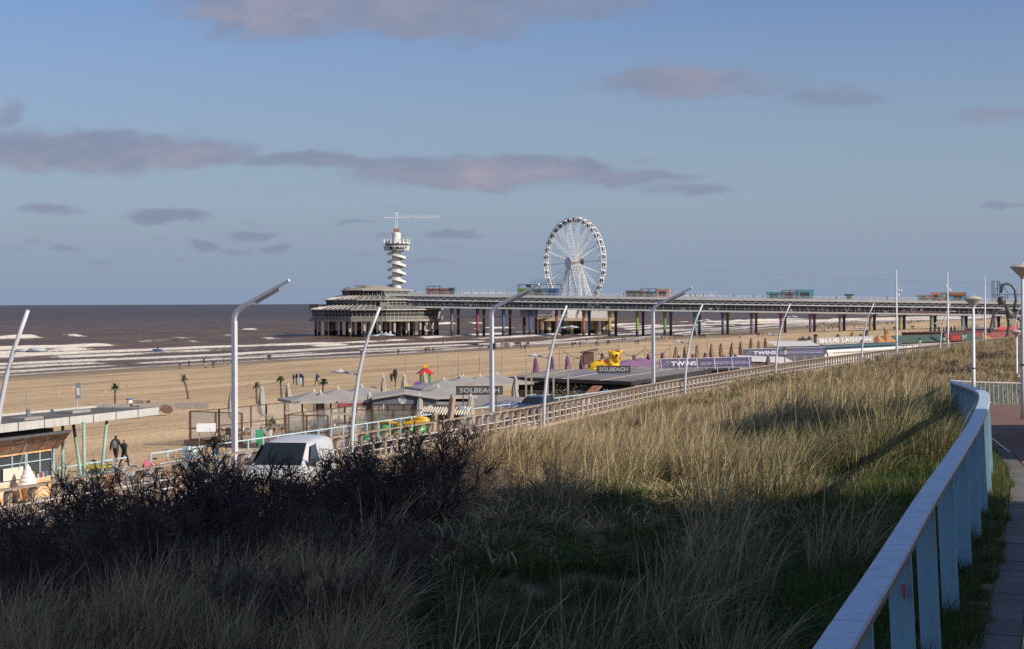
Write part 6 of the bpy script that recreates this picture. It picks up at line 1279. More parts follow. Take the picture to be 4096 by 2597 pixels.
board('notice_board', 'white tilted notice board on two wooden legs before the terrace', 'sign', 823, 116.5, 5.75, 1.25, .75, m_white, .15, .75, -.8)
board('chalk_board', 'grey folding chalk board at the terrace entrance', 'sign', 1018, 118.5, 5.75, .55, 1.0, m_chalk, .3)
def cabinet(u, d, lab, s=1):
    t = thing('utility_cabinet', lab, 'cabinet', (PX(u, d), d, 6.2), -.3); m = M('cabinet_pale_blue', (.45, .56, .60), .5, .1, 3); MB().box((0, 0, .7*s), (.62*s, .5*s, 1.4*s)).build('body', m, t); MB().box((-.1, -.02, 1.46*s), (.34*s, .4*s, .14*s)).build('cap', m, t); MB().box((.1, -.26*s, 1.1*s), (.14, .03, .16)).build('lock_plate', m_steel, t)
cabinet(755, 90.5, 'pale blue utility cabinet at the railing beside the man in the dark jacket'); cabinet(1856, 125, 'pale blue utility cabinet at the railing left of the middle lamp post')
# ------------------------------------------------------------------ beach furniture on the left
def palm(u, v, h, lean, lab, big=1):
    X, Y, z = drop(u, v); t = thing('palm_tree', lab, 'palm', (X, Y, z)); r = random.Random(u); P = [(lean*(i/6)**1.5, 0, h*i/6) for i in range(7)]
    MB().tube([(p[0], p[1], p[2]-.05) for p in P], [.13, .11, .12, .10, .11, .10, .09], 8).build('trunk', M('palm_trunk', (.13, .09, .06), .95, .3, 6, bump=.5), t)
    b = MB(); c0 = V(*P[-1])
    for k in range(26*big):
        a = r.uniform(0, 6.28); e = r.uniform(-.5, 1.2); L = r.uniform(.45, .75); d = V(math.cos(a)*math.cos(e), math.sin(a)*math.cos(e), math.sin(e)); n = 5; p = c0.copy(); sd = d.cross(V(0, 0, 1)).normalized(); pts = [p]
        for i in range(n): d = (d+V(.06, 0, -.22)).normalized(); p = p+d*L/n; pts.append(p)
        for i in range(n):
            w = .035+.10*math.sin(math.pi*(i+1)/(n+1)); w2 = .035+.10*math.sin(math.pi*(i+2)/(n+1)) if i < n-1 else .01
            b.add([pts[i]-sd*w, pts[i]+sd*w, pts[i+1]+sd*w2, pts[i+1]-sd*w2], [(0, 1, 2, 3)], k % 2)
    b.build('crown', [M('palm_leaf', (.035, .06, .025), .6), M('palm_leaf_light', (.07, .10, .04), .6)], t)
palm(459, 1621, 2.0, .0, 'small palm in the sand behind the kiosk roof'); palm(752, 1597, 2.3, -.5, 'leaning palm with a thin crown left of the nearest tall lamp post'); palm(1026, 1617, 1.9, -.05, 'small palm between terrace and the two folded grey parasols'); palm(1125, 1592, 2.1, -.15, 'palm with a full crown left of the group of four people'); palm(1290, 1580, 1.5, .1, 'palm crown rising behind the folded parasol with white sleeve', 2)
def flag(u, v, h, c_, lab):
    X, Y, z = drop(u, v); t = thing('beach_flag', lab, 'flag', (X, Y, z)); MB().tube([(0, 0, -.1), (0, 0, h)], .014, 5).build('pole', m_wood, t); b = MB()
    for i in range(5): b.add([(-.10*i, .02*math.sin(i), h-.02-.07*i), (-.10*i, .02*math.sin(i), h-.13-.055*i), (-.10*(i+1), .02*math.sin(i+1), h-.13-.055*(i+1)), (-.10*(i+1), .02*math.sin(i+1), h-.02-.07*(i+1))], [(0, 1, 2, 3)])
    b.build('cloth', M('flag_'+c_, dict(orange=(.6, .18, .04), yellow=(.6, .5, .12), violet=(.12, .10, .30), red=(.5, .06, .06), pink=(.5, .08, .2), white=(.6, .58, .5))[c_], .8), t)
for a in ((247, 1618, 1.5, 'yellow', 'yellow beach flag behind the left end of the kiosk roof'), (278, 1606, 1.5, 'orange', 'orange beach flag left of the display post'), (427, 1608, 1.3, 'white', 'white beach flag left of the small palm'), (509, 1600, 1.7, 'red', 'red beach flag right of the small palm'), (834, 1592, 1.8, 'yellow', 'beach flag right of the leaning palm'), (997, 1622, 2.2, 'pink', 'pink beach flag left of the second palm'), (1104, 1611, 2.2, 'violet', 'violet beach flag between two palms'), (682, 1583, 1.2, 'orange', 'orange pennant left of the leaning palm')): flag(*a)
def bucket():
    X, Y, z = drop(516, 1626); t = thing('bucket', 'white bucket with blue lid in the sand behind the kiosk', 'bucket', (X, Y, z)); MB().lathe([(.24, 0), (.3, .7)], 16).build('drum', m_white, t); MB().lathe([(.33, .68), (.33, .78), (.28, .8)], 16).build('lid', M('lid_blue', (.04, .14, .45), .5), t)
bucket()
def candy_sign():
    X, Y, z = drop(565, 1631); t = thing('letter_sign', 'sign of dark letters seen from behind above the kiosk roof', 'sign', (X, Y, z), .12); W = 68*Y/F
    MB().box((0, .05, .35), (W*1.1, .08, .35)).build('rail', m_grey_wood, t); lettering(t, 'MR CANDY', .38, (W/2, -.02, .50), 0, M('dark_letters', (.04, .035, .03), .8), W, mirror=True, offset=.012)
    b = MB(); b.box((-2.4, .3, .2), (4.4, .2, .45)); b.box((2.4, .4, .15), (3.0, .2, .4)); b.build('plank_wall', m_grey_wood, t)
candy_sign()
def planks():
    for (u, v, w, rz, lab) in ((532, 1677, 2.2, .1, 'low grey plank box in the sand below the roof tip'), (764, 1637, 3.4, -.05, 'grey plank wall behind the corner of the terrace')):
        X, Y, z = drop(u, v); t = thing('plank_box', lab, 'planks', (X, Y, z), rz)
        for i in range(4): MB().box((0, (i-1.5)*.05, .12+.14*i), (w*(1-.04*(i % 2)), .06, .13)).build('plank', m_grey_wood, t)
    X, Y, z = drop(654, 1664); t = thing('tipped_dish', 'tipped wooden dish and broken planks lying in the sand', 'wreck', (X, Y, z), .3); o = MB().lathe([(.02, -.05), (.56, 0), (.62, .06), (.57, .08), (.02, .02)], 24).build('dish', m_brown, t, (.2, 0, .55)); o.rotation_euler = (R(38), R(14), 0)
    for i, (a, e) in enumerate((((-1.1, -.2, 0), (-.1, 0, 1.0)), ((-1.4, 0, .1), (-.2, .1, .9)), ((-1.7, .1, .05), (.1, .1, .6)))): MB().bar(a, e, .14, .05).build('plank', m_wood, t)
planks()
# ------------------------------------------------------------------ terrace with glass wind screens
m_screen = M('screen_glass', (.45, .44, .40), .15, .1, 1, alpha=.16)
def screen_run(label, pts, z0, h, sp, mid=True):
    t = thing('glass_screen', label, 'wind screen', (pts[0][0], pts[0][1], z0)); o = V(pts[0][0], pts[0][1], 0)
    for (a, b_) in zip(pts, pts[1:]):
        a, b_ = V(*a, 0)-o, V(*b_, 0)-o; L = (b_-a).length; n = max(1, round(L/sp)); r = MB(); r.bar(a+V(0, 0, h), b_+V(0, 0, h), .07, .06); r.bar(a+V(0, 0, .06), b_+V(0, 0, .06), .06, .1)
        if mid: r.bar(a+V(0, 0, h*.42), b_+V(0, 0, h*.42), .07, .06)
        r.build('rail', m_brown, t)
        for i in range(n+1):
            p = a.lerp(b_, i/n); MB().box((p.x, p.y, h/2), (.12, .12, h)).build('post', m_brown, t)
            if i < n:
                q = a.lerp(b_, (i+1)/n); MB().plate([p+V(0, 0, .1), q+V(0, 0, .1), q+V(0, 0, h-.04), p+V(0, 0, h-.04)], .012).build('pane', m_screen, t)
    return t
zc = 5.65
MB().prism([(-22.6, 122.0), (-15, 117.6), (-11.8, 116.6), (-2.5, 138), (-6, 152), (-12, 150), (-15.5, 134)], zc-.5, zc).build('terrace_deck', m_wood, kind='structure')
screen_run('front glass wind screen with brown posts at the left corner of the terrace', [(-22.1, 121.6), (-18.2, 119.4)], zc, 2.0, 2.0)
screen_run('rear glass wind screen running away along the sand', [(-22.1, 121.8), (-20.5, 124), (-18.0, 129.7), (-15.8, 133.4), (-13.2, 139.5)], zc, 2.0, 2.2)
screen_run('right hand front glass wind screen beside the promenade railing', [(-15.1, 118.2), (-12.2, 117.3)], zc, 1.95, 1.6)
screen_run('inner glass wind screen crossing the terrace', [(-15.0, 119), (-12.0, 127), (-10.0, 133)], zc, 1.95, 2.4)
screen_run('dark glass wind screen before the grey tent', [(-11.5, 127.6), (-5.5, 127.0)], zc, 1.7, 1.6)
m_canvas = M('grey_canvas', (.36, .335, .30), .9, .12, 2.5); m_canvas2 = M('grey_canvas_top', (.34, .325, .305), .9, .08, 1.0, dirt=.45, dirtc=(.20, .18, .15), dscale=.5); m_purple = M('purple_canvas', (.17, .085, .16), .9, .15, 2.5); m_purple2 = M('purple_canvas_open', (.25, .14, .25), .9, .1, 1.5); m_tan = M('brown_canvas', (.28, .20, .135), .9, .15, 2.5); m_dgreen = M('dark_green_canvas', (.035, .05, .045), .9, .15, 2.5); m_orange = M('orange_canvas', (.40, .205, .085), .9, .12, 1.5)
def folded_mesh(H, r, seed, mat, tw=1.2):
    b = MB(); n, k = 40, 14; rr = random.Random(seed); ph = [rr.uniform(0, 6.28) for _ in range(4)]; vs = []; pr = [(.0, .30), (.05, .62), (.14, .9), (.25, 1.0), (.4, .92), (.55, .78), (.7, .70), (.82, .58), (.93, .48), (1.0, .42)]
    for (f, w) in pr:
        for q in range(n):
            a = 2*math.pi*q/n; fold = 1+.20*math.cos(8*a+tw*6*f+ph[0])+.10*math.cos(3*a+ph[1]+f*4); vs.append((math.cos(a)*r*w*fold+.05*math.sin(f*5+ph[2]), math.sin(a)*r*w*fold, .55+(H-.65)*f))
    fs = [(i*n+q, i*n+(q+1) % n, i*n+n+(q+1) % n, i*n+n+q) for i in range(len(pr)-1) for q in range(n)]+[tuple(reversed(range(n))), tuple(len(vs)-n+q for q in range(n))]
    b.add(vs, fs); return b.mesh('folded_canopy', mat, True)
FOLD = {}
def folded(u, vtop, kind, label, group, H=2.9, zbase=None, d=None):
    mat = dict(grey=m_canvas, purple=m_purple, brown=m_tan, green=m_dgreen, orange=m_orange, grn=M('sage_canvas', (.25, .30, .25), .9))[kind]; r = dict(grey=.30, purple=.36, brown=.42, green=.35, orange=.4, grn=.3)[kind]
    d = d or 6.6*F/(vtop-hor(u)); X = PX(u, d); zt_ = CZ-(vtop-hor(u))*d/F; z0 = zbase if zbase is not None else zt_-H; H = zt_-z0
    key = (kind, len([k for k in FOLD if k[0] == kind]) if len([k for k in FOLD if k[0] == kind]) < 3 else random.randrange(3))
    if key not in FOLD: FOLD[key] = (folded_mesh(2.9, r, hash(key) % 99 if False else len(FOLD)+3, mat), MB().tube([(0, 0, 0), (0, 0, 2.92)], .04, 8).mesh('pole', m_wood if kind != 'grey' else m_white), MB().lathe([(.10, 2.78), (.12, 2.82), (.05, 2.86), (.03, 3.0)], 8).mesh('finial', m_white if kind == 'grey' else M('finial_'+kind, (.30, .26, .24), .7)), MB().box((0, 0, .04), (.6, .6, .08)).mesh('foot', m_conc))
    t = thing('folded_parasol', label, 'parasol', (X, d, z0), random.uniform(0, 6), group); t.scale = (1, 1, H/2.95)
    for nm, me in zip(('folded_canopy', 'pole', 'finial', 'foot'), FOLD[key]): link(nm, me, t)
    return t
g = 'folded grey terrace parasols'
for u, v, lab in ((926, 1558, 'folded grey parasol just left of the nearest tall lamp post'), (1046, 1546, 'folded grey parasol left of the seated person'), (1151, 1535, 'folded grey parasol right of the seated person'), (1281, 1562, 'folded grey parasol before the first open grey parasol'), (1476, 1570, 'folded grey parasol left of the grey tent with round emblem'), (1677, 1574, 'folded grey parasol right of the round emblem'), (1881, 1576, 'folded grey parasol left of the middle lamp post, by the railing'), (2060, 1505, 'folded grey parasol left of the dark beach bar'), (1841, 1501, 'folded grey parasol above the beach bar\'s first sign'), (1697, 1490, 'folded grey parasol before the climbing frame with red roof'), (1616, 1496, 'folded grey parasol right of the wooden climbing frame'), (1533, 1503, 'folded grey parasol left of the wooden climbing frame')): folded(u, v, 'grey', lab, g)
g = 'folded purple parasols'
NTH = ['first', 'second', 'third', 'fourth', 'fifth', 'sixth', 'seventh', 'eighth', 'ninth', 'tenth', 'eleventh', 'twelfth', 'thirteenth', 'fourteenth', 'fifteenth', 'sixteenth', 'seventeenth', 'eighteenth', 'nineteenth', 'twentieth', 'twenty-first', 'twenty-second']
for i, (u, v) in enumerate(((2142, 1428), (2207, 1423), (2270, 1421), (2328, 1416), (2408, 1409), (2537, 1416), (2594, 1412), (2649, 1407), (2715, 1418), (2771, 1413), (2819, 1408), (2894, 1419), (2942, 1414), (3072, 1419))): folded(u, v, 'purple', '%s folded purple parasol counted from the left' % NTH[i], g)
g = 'folded brown parasols'
for i, (u, v) in enumerate(((2703, 1384), (2742, 1381), (2789, 1377), (2847, 1372), (2885, 1371), (2928, 1368), (2964, 1363), (3005, 1351), (3036, 1360), (3063, 1349), (3286, 1349))): folded(u, v, 'brown', '%s folded brown parasol counted from the left' % NTH[i], g, 3.2)
g = 'folded dark green parasols'
for i, u in enumerate((3722, 3739, 3755, 3772, 3786, 3805, 3818)): folded(u, 1304+i % 2*1.5-i*.2, 'green', '%s folded dark green parasol counted from the left' % NTH[i], g, 3.0)
g = 'folded pale sage parasols'
for i, u in enumerate((3834, 3847, 3859, 3871, 3882, 3893, 3906, 3915)): folded(u, 1303-i*.6, 'grn', '%s folded pale sage parasol counted from the left' % NTH[i], g, 3.0)
def open_parasol(u, vtop, s, mat, label, group, rz=.35, h=6.6, drop_=.26):
    d = h*F/(vtop-hor(u)); X = PX(u, d); zt_ = CZ-(vtop-hor(u))*d/F; t = thing('open_parasol', label, 'parasol', (X, d, zt_-3.1), rz, group); b = MB(); n = 10; k = 5; vs = [(0, 0, 3.0)]; N_ = 8
    for j in range(1, k+1):
        f = j/k
        for q in range(N_*n):
            a = 2*math.pi*q/(N_*n); e = abs(((a*4/math.pi) % 2)-1); rr = s/2/max(abs(math.cos(a)), abs(math.sin(a)))*f; sag = .05*math.sin(math.pi*f)*(1-e)*s/5
            vs.append((math.cos(a)*rr, math.sin(a)*rr, 3.0-(drop_*s*.5)*f**.92*(max(abs(math.cos(a)), abs(math.sin(a)))**.0)-sag))
    m = N_*n; fs = [(0, 1+q, 1+(q+1) % m) for q in range(m)]+[(1+(j-1)*m+q, 1+j*m+q, 1+j*m+(q+1) % m, 1+(j-1)*m+(q+1) % m) for j in range(1, k) for q in range(m)]
    vv = len(vs); vs += [(x*1.0, y*1.0, z-.22) for (x, y, z) in vs[-m:]]; fs += [(vv-m+q, vv+q, vv+(q+1) % m, vv-m+(q+1) % m) for q in range(m)]; b.add(vs, fs); b.build('canopy', mat, t)
    MB().tube([(0, 0, 0), (0, 0, 2.98)], .05, 8).build('pole', m_steel, t); MB().lathe([(.12, 2.97), (.14, 3.02), (.05, 3.06), (.03, 3.2)], 10).build('finial', m_white, t)
    r = MB()
    for q in range(8): a = math.pi*q/4; L = s/2*(1.35 if q % 2 else 1); r.bar((0, 0, 2.5), (math.cos(a)*L*.55, math.sin(a)*L*.55, 2.78-drop_*s*.25), .03)
    r.build('ribs', m_brown, t)
g = 'open grey terrace parasols'
for u, v, s, lab in ((1254, 1560, 4.6, 'open grey parasol nearest the nearest curved lamp, left of it'), (1351, 1550, 4.6, 'open grey parasol behind the curved lamp beside the van'), (1446, 1541, 4.6, 'open grey parasol left of the grey tent'), (1751, 1542, 5.0, 'open grey parasol behind the tent, its peak left of the bar sign'), (1774, 1512, 5.6, 'broad open grey parasol right below the red roof'), (1852, 1500, 5.2, 'open grey parasol behind the first bar sign'), (1918, 1499, 5.2, 'open grey parasol left of the middle lamp post'), (1987, 1492, 5.4, 'open grey parasol right of the middle lamp post')): open_parasol(u, v, s, m_canvas2, lab, g)
g = 'open purple parasols'
open_parasol(2520, 1434, 5.0, m_purple2, 'open purple parasol right of the giraffe', g, .3, 7.0); open_parasol(2568, 1429, 5.0, m_purple2, 'open purple parasol behind the farthest tall lamp post', g, .3, 7.0)
def grey_tent():
    d = 130; t = thing('grey_tent', 'grey gabled terrace tent with a round pale emblem', 'tent', (PX(1616, d), d, zc), .06); k = d/F; z = lambda v: CZ-(v-hor(1616))*k-zc; mg = M('tent_blue_grey', (.115, .125, .155), .85, .08, 1); W0, W1 = (1490-1616)*k, (1742-1616)*k
    zp, ze, zb = z(1576), z(1594), z(1617); dp = 7
    b = MB(); b.plate([(W0, 0, zb), (W1, 0, zb), (W1, 0, ze-.05), (0, 0, zp-.03), (W0, 0, ze)], .04); b.build('gable', mg, t)
    b = MB(); b.plate([(W0-.1, -.2, ze), (0, -.2, zp), (0, dp, zp), (W0-.1, dp, ze)], .06); b.plate([(0, -.2, zp), (W1+.2, -.2, ze-.05), (W1+.2, dp, ze-.05), (0, dp, zp)], .06); b.build('roof', m_canvas, t)
    b = MB(); b.tube([(W0, -.25, ze), (0, -.25, zp+.02), (W1+.25, -.25, ze-.05)], .09, 8); b.build('rolled_edge', m_canvas, t)
    o = MB().lathe([(.30, 0), (.30, .02)], 28).build('emblem', M('emblem_pale', (.40, .41, .46), .8), t, ((1607-1616)*k, -.03, z(1600))); o.rotation_euler = (R(90), 0, 0)
    e = MB(); r = random.Random(2)
    for i in range(16): x, y = r.uniform(-.2, .2), r.uniform(-.16, .16); e.box((x, y, .022), (r.uniform(.04, .13), .025, .01), r.uniform(-.6, .6))
    e.build('emblem_writing', mg, o, kind='stuff')
    for x in (W0, W0*.5, 0, W1*.5, W1): MB().bar((x, .05, 0), (x, .05, zb), .1).build('post', m_brown, t)
    for i in range(4):
        x0 = W0+(W1-W0)*i/4; x1 = W0+(W1-W0)*(i+1)/4; MB().plate([(x0+.06, .05, .05), (x1-.06, .05, .05), (x1-.06, .05, zb), (x0+.06, .05, zb)], .02).build('pane', m_screen, t)
    MB().bar((W0, .0, zb*.62), (W1, .0, zb*.62), .08).build('cross_bar', m_brown, t); MB().box((W1*.2, 5.5, 1), (4, .2, 2)).build('back_wall', M('tent_back', (.07, .06, .055), .8), t)
    MB().bar((W1*.82, -.6, 0), (W1*.82, -.6, z(1628)), .05).build('lamp_stand', m_white, t); MB().box((W1*.82, -.6, z(1625)), (.3, .16, .14)).build('lamp', m_white, t)
grey_tent()
def red_awning():
    d = 134; t = thing('red_awning', 'flat awning with a red front behind the open grey parasols', 'awning', (PX(1440, d), d, zc), .1); MB().box((0, 0, 1.95), (3.4, 2.5, .1)).build('top', m_canvas, t); MB().box((0, -1.27, 1.78), (3.3, .05, .26)).build('front', M('awning_red', (.35, .07, .08), .8), t)
    for x in (-1.6, 1.6): MB().bar((x, -1.2, 0), (x, -1.2, 1.9), .1).build('post', m_brown, t)
red_awning()
def corrugated():
    d = 125; t = thing('corrugated_awning', 'pale corrugated awning of a hut behind the promenade railing', 'awning', (PX(1780, d), d, zc), -.1); b = MB(); n = 76; W = 3.5; vs = []
    for i in range(n+1): 
        x = -W/2+W*i/n; dz = .05*math.sin(i*2*math.pi/4.2); vs += [(x, -.9, 1.55+dz), (x+.12, .6, 2.0+dz)]
    b.add(vs, [(2*i, 2*i+2, 2*i+3, 2*i+1) for i in range(n)]); b.build('sheet', M('corrugated_cream', (.50, .46, .37), .8), t); MB().box((0, .3, .8), (W*.95, .5, 1.6)).build('hut', M('hut_dark', (.05, .05, .055), .8), t)
    for x in (-1.7, 0, 1.7): MB().bar((x, -.8, 0), (x, -.8, 1.5), .08).build('post', m_wood, t)
corrugated()
def logs():
    for (u0, v0, u1, v1, d, lab) in ((1787, 1692, 1809, 1578, 123.4, 'tall bundle of leaning bleached logs'), (1722, 1715, 1738, 1648, 121.5, 'short leaning log with yellow streaks')):
        t = thing('leaning_logs', lab, 'logs', (PX(u0, d), d, zc)); p = V(0, 0, 0); q = V(PX(u1, d)-PX(u0, d), 0, CZ-(v1-hor(u1))*d/F-zc)
        for i, (o, r) in enumerate((((0, 0, 0), .15), ((.16, .1, 0), .13), ((-.12, .14, 0), .12), ((.06, -.12, 0), .11))): MB().tube([p+V(*o), q+V(*o)*.8+V(0, 0, -.08*i)], [r, r*.85], 10).build('log', m_wood, t)
logs()
def inflatable():
    d = 121.5; t = thing('inflatable_slide', 'green and yellow inflatable slide behind the promenade railing', 'inflatable', (PX(1622, d), d, 5.65), -.15); mg = M('inflatable_green', (.10, .36, .08), .35, .1, 2); my = M('inflatable_yellow', (.65, .36, .02), .35, .1, 2)
    for (x, w, h) in ((-1.35, .55, 1.25), (-.6, .5, 1.05), (.2, .5, 1.15), (1.0, .5, 1.2)):
        b = MB(); b.sphere((x, 0, h/2), .5, 14, 8, 0, (w/.5*1.0, 1.2, h)); b.build('cushion', mg, t, smooth=True)
    b = MB(); b.tube([(-1.8, -.3, 1.15), (-1.2, -.4, 1.3), (-.5, -.4, 1.08), (.3, -.4, 1.18), (1.1, -.3, 1.3), (1.7, -.2, 1.35)], .14, 10); b.build('top_roll', my, t, smooth=True)
    b = MB(); b.tube([(.0, .2, 1.25), (.8, .4, 1.5), (1.6, .5, 1.4)], .13, 10); b.tube([(-1.5, -.7, .3), (-.9, -.75, .35)], .2, 10); b.tube([(.6, -.75, .25), (1.2, -.7, .3)], .16, 10); b.build('yellow_roll', my, t, smooth=True)
inflatable()
def terrace_bits():
    r = random.Random(12); labs = []
    for i, (u, d, h, lab) in enumerate(((1110, 119.6, 1.05, 'high wooden trestle table beside the seated person'), (1225, 122, .75, 'terrace table behind the inner wind screen'), (1000, 121, .75, 'terrace table right behind the nearest tall lamp post'), (1330, 124, .75, 'terrace table with white pot left of the curved lamp'), (1420, 124, .75, 'terrace table right of the curved lamp'), (965, 120.5, .75, 'low terrace table with orange jar'), (880, 121.5, .75, 'terrace table behind the notice board'))):
        t = thing('terrace_table', lab, 'table', (PX(u, d), d, zc), r.uniform(-.4, .4)); MB().box((0, 0, h), (.95, .75, .05)).build('table_top', m_wood, t)
        for s in (-1, 1):
            b = MB(); b.bar((s*.4, -.3, 0), (s*.25, .3, h), .05); b.bar((s*.4, .3, 0), (s*.25, -.3, h), .05); b.build('trestle', m_wood, t)
        p = thing('table_pot', 'small jar standing on the %s' % lab.split(' ', 0)[0].replace('terrace ', ''), 'jar', (PX(u, d)+.1, d, zc+h+.025)); MB().lathe([(.06, 0), (.08, .1), (.05, .18)], 10).build('jar', m_white if i % 2 else M('jar_orange', (.5, .18, .06), .5), p)
    for i, (u, d, lab) in enumerate(((945, 119.8, 'wicker chair left of the folded chalk board'), (1062, 119.2, 'dark chair under the seated person'), (1260, 120.5, 'chair right of the inner wind screen post'), (1370, 123, 'chair left of the curved lamp, on the terrace'), (1195, 121.5, 'chair behind the folded grey parasol'), (900, 120, 'chair behind the notice board\'s right leg'))):
        t = thing('terrace_chair', lab, 'chair', (PX(u, d), d, zc), r.uniform(-1, 1)); m = m_grey_wood if i % 2 else M('wicker_dark', (.08, .07, .065), .8)
        MB().box((0, 0, .45), (.5, .5, .06)).build('seat', m, t); MB().box((0, .24, .72), (.5, .06, .5)).build('backrest', m, t)
        for sx in (-.21, .21):
            for sy in (-.21, .21): MB().box((sx, sy, .21), (.05, .05, .42)).build('leg', m, t)
    for (u, d, lab) in ((1042, 112, 'tall green plastic chair behind the promenade railing'), (1250, 113, 'green plastic chair behind the long promenade railing'), (1464, 114.5, 'green plastic chair behind the person with the white cap')):
        t = thing('green_chair', lab, 'chair', (PX(u, d), d, 5.8), .5); m = M('green_plastic', (.03, .22, .10), .4); h = 1.15 if 'tall' in lab else .8
        MB().box((0, 0, .42), (.5, .5, .05)).build('seat', m, t); MB().box((0, .25, .42+h/2-.15), (.5, .05, h-.35)).build('backrest', m, t)
        for sx in (-.22, .22):
            MB().bar((sx, .25, .05), (sx, -.25, .62), .05).build('armrest', m, t)
            for sy in (-.22, .22): MB().box((sx, sy, .2), (.05, .05, .4)).build('leg', m, t)
    t = thing('wooden_arbour', 'small bleached wooden arbour behind the curved lamp', 'arbour', (PX(1375, 121.5), 121.5, zc), .15)
    for x in (-.9, .9):
        for y in (-.5, .5): MB().bar((x, y, 0), (x, y, 1.75), .1).build('post', m_grey_wood, t)
    for i in range(5): MB().bar((-1.0, -.5+.25*i, 1.8), (1.0, -.5+.25*i, 1.8), .07).build('slat', m_grey_wood, t)
    for (u, d, lab) in ((1075, 126, 'pale leafless bush in the terrace behind the seated person'), (1415, 128, 'green potted plant under the red awning'), (1510, 129.5, 'green potted plant inside the grey tent')):
        t = thing('potted_plant', lab, 'plant', (PX(u, d), d, zc)); MB().lathe([(.18, 0), (.25, .4)], 10).build('pot', m_conc, t); b = MB(); q = random.Random(u)
        for k in range(150): p = V(q.gauss(0, .28), q.gauss(0, .28), 1.1+q.gauss(0, .3)); s = V(q.gauss(0, 1), q.gauss(0, 1), q.gauss(0, 1)).normalized()*.09; o = s.orthogonal().normalized()*.03; b.add([p-s, p+o, p+s, p-o], [(0, 1, 2, 3)])
        for k in range(8): b.tube([(0, 0, .3), (q.gauss(0, .15), q.gauss(0, .15), .8), (q.gauss(0, .3), q.gauss(0, .3), 1.25)], [.02, .012, .006], 4)
        b.build('foliage', M('olive_leaf', (.20, .19, .12), .8) if 'pale' in lab else M('plant_green', (.05, .12, .03), .7), t)
terrace_bits()
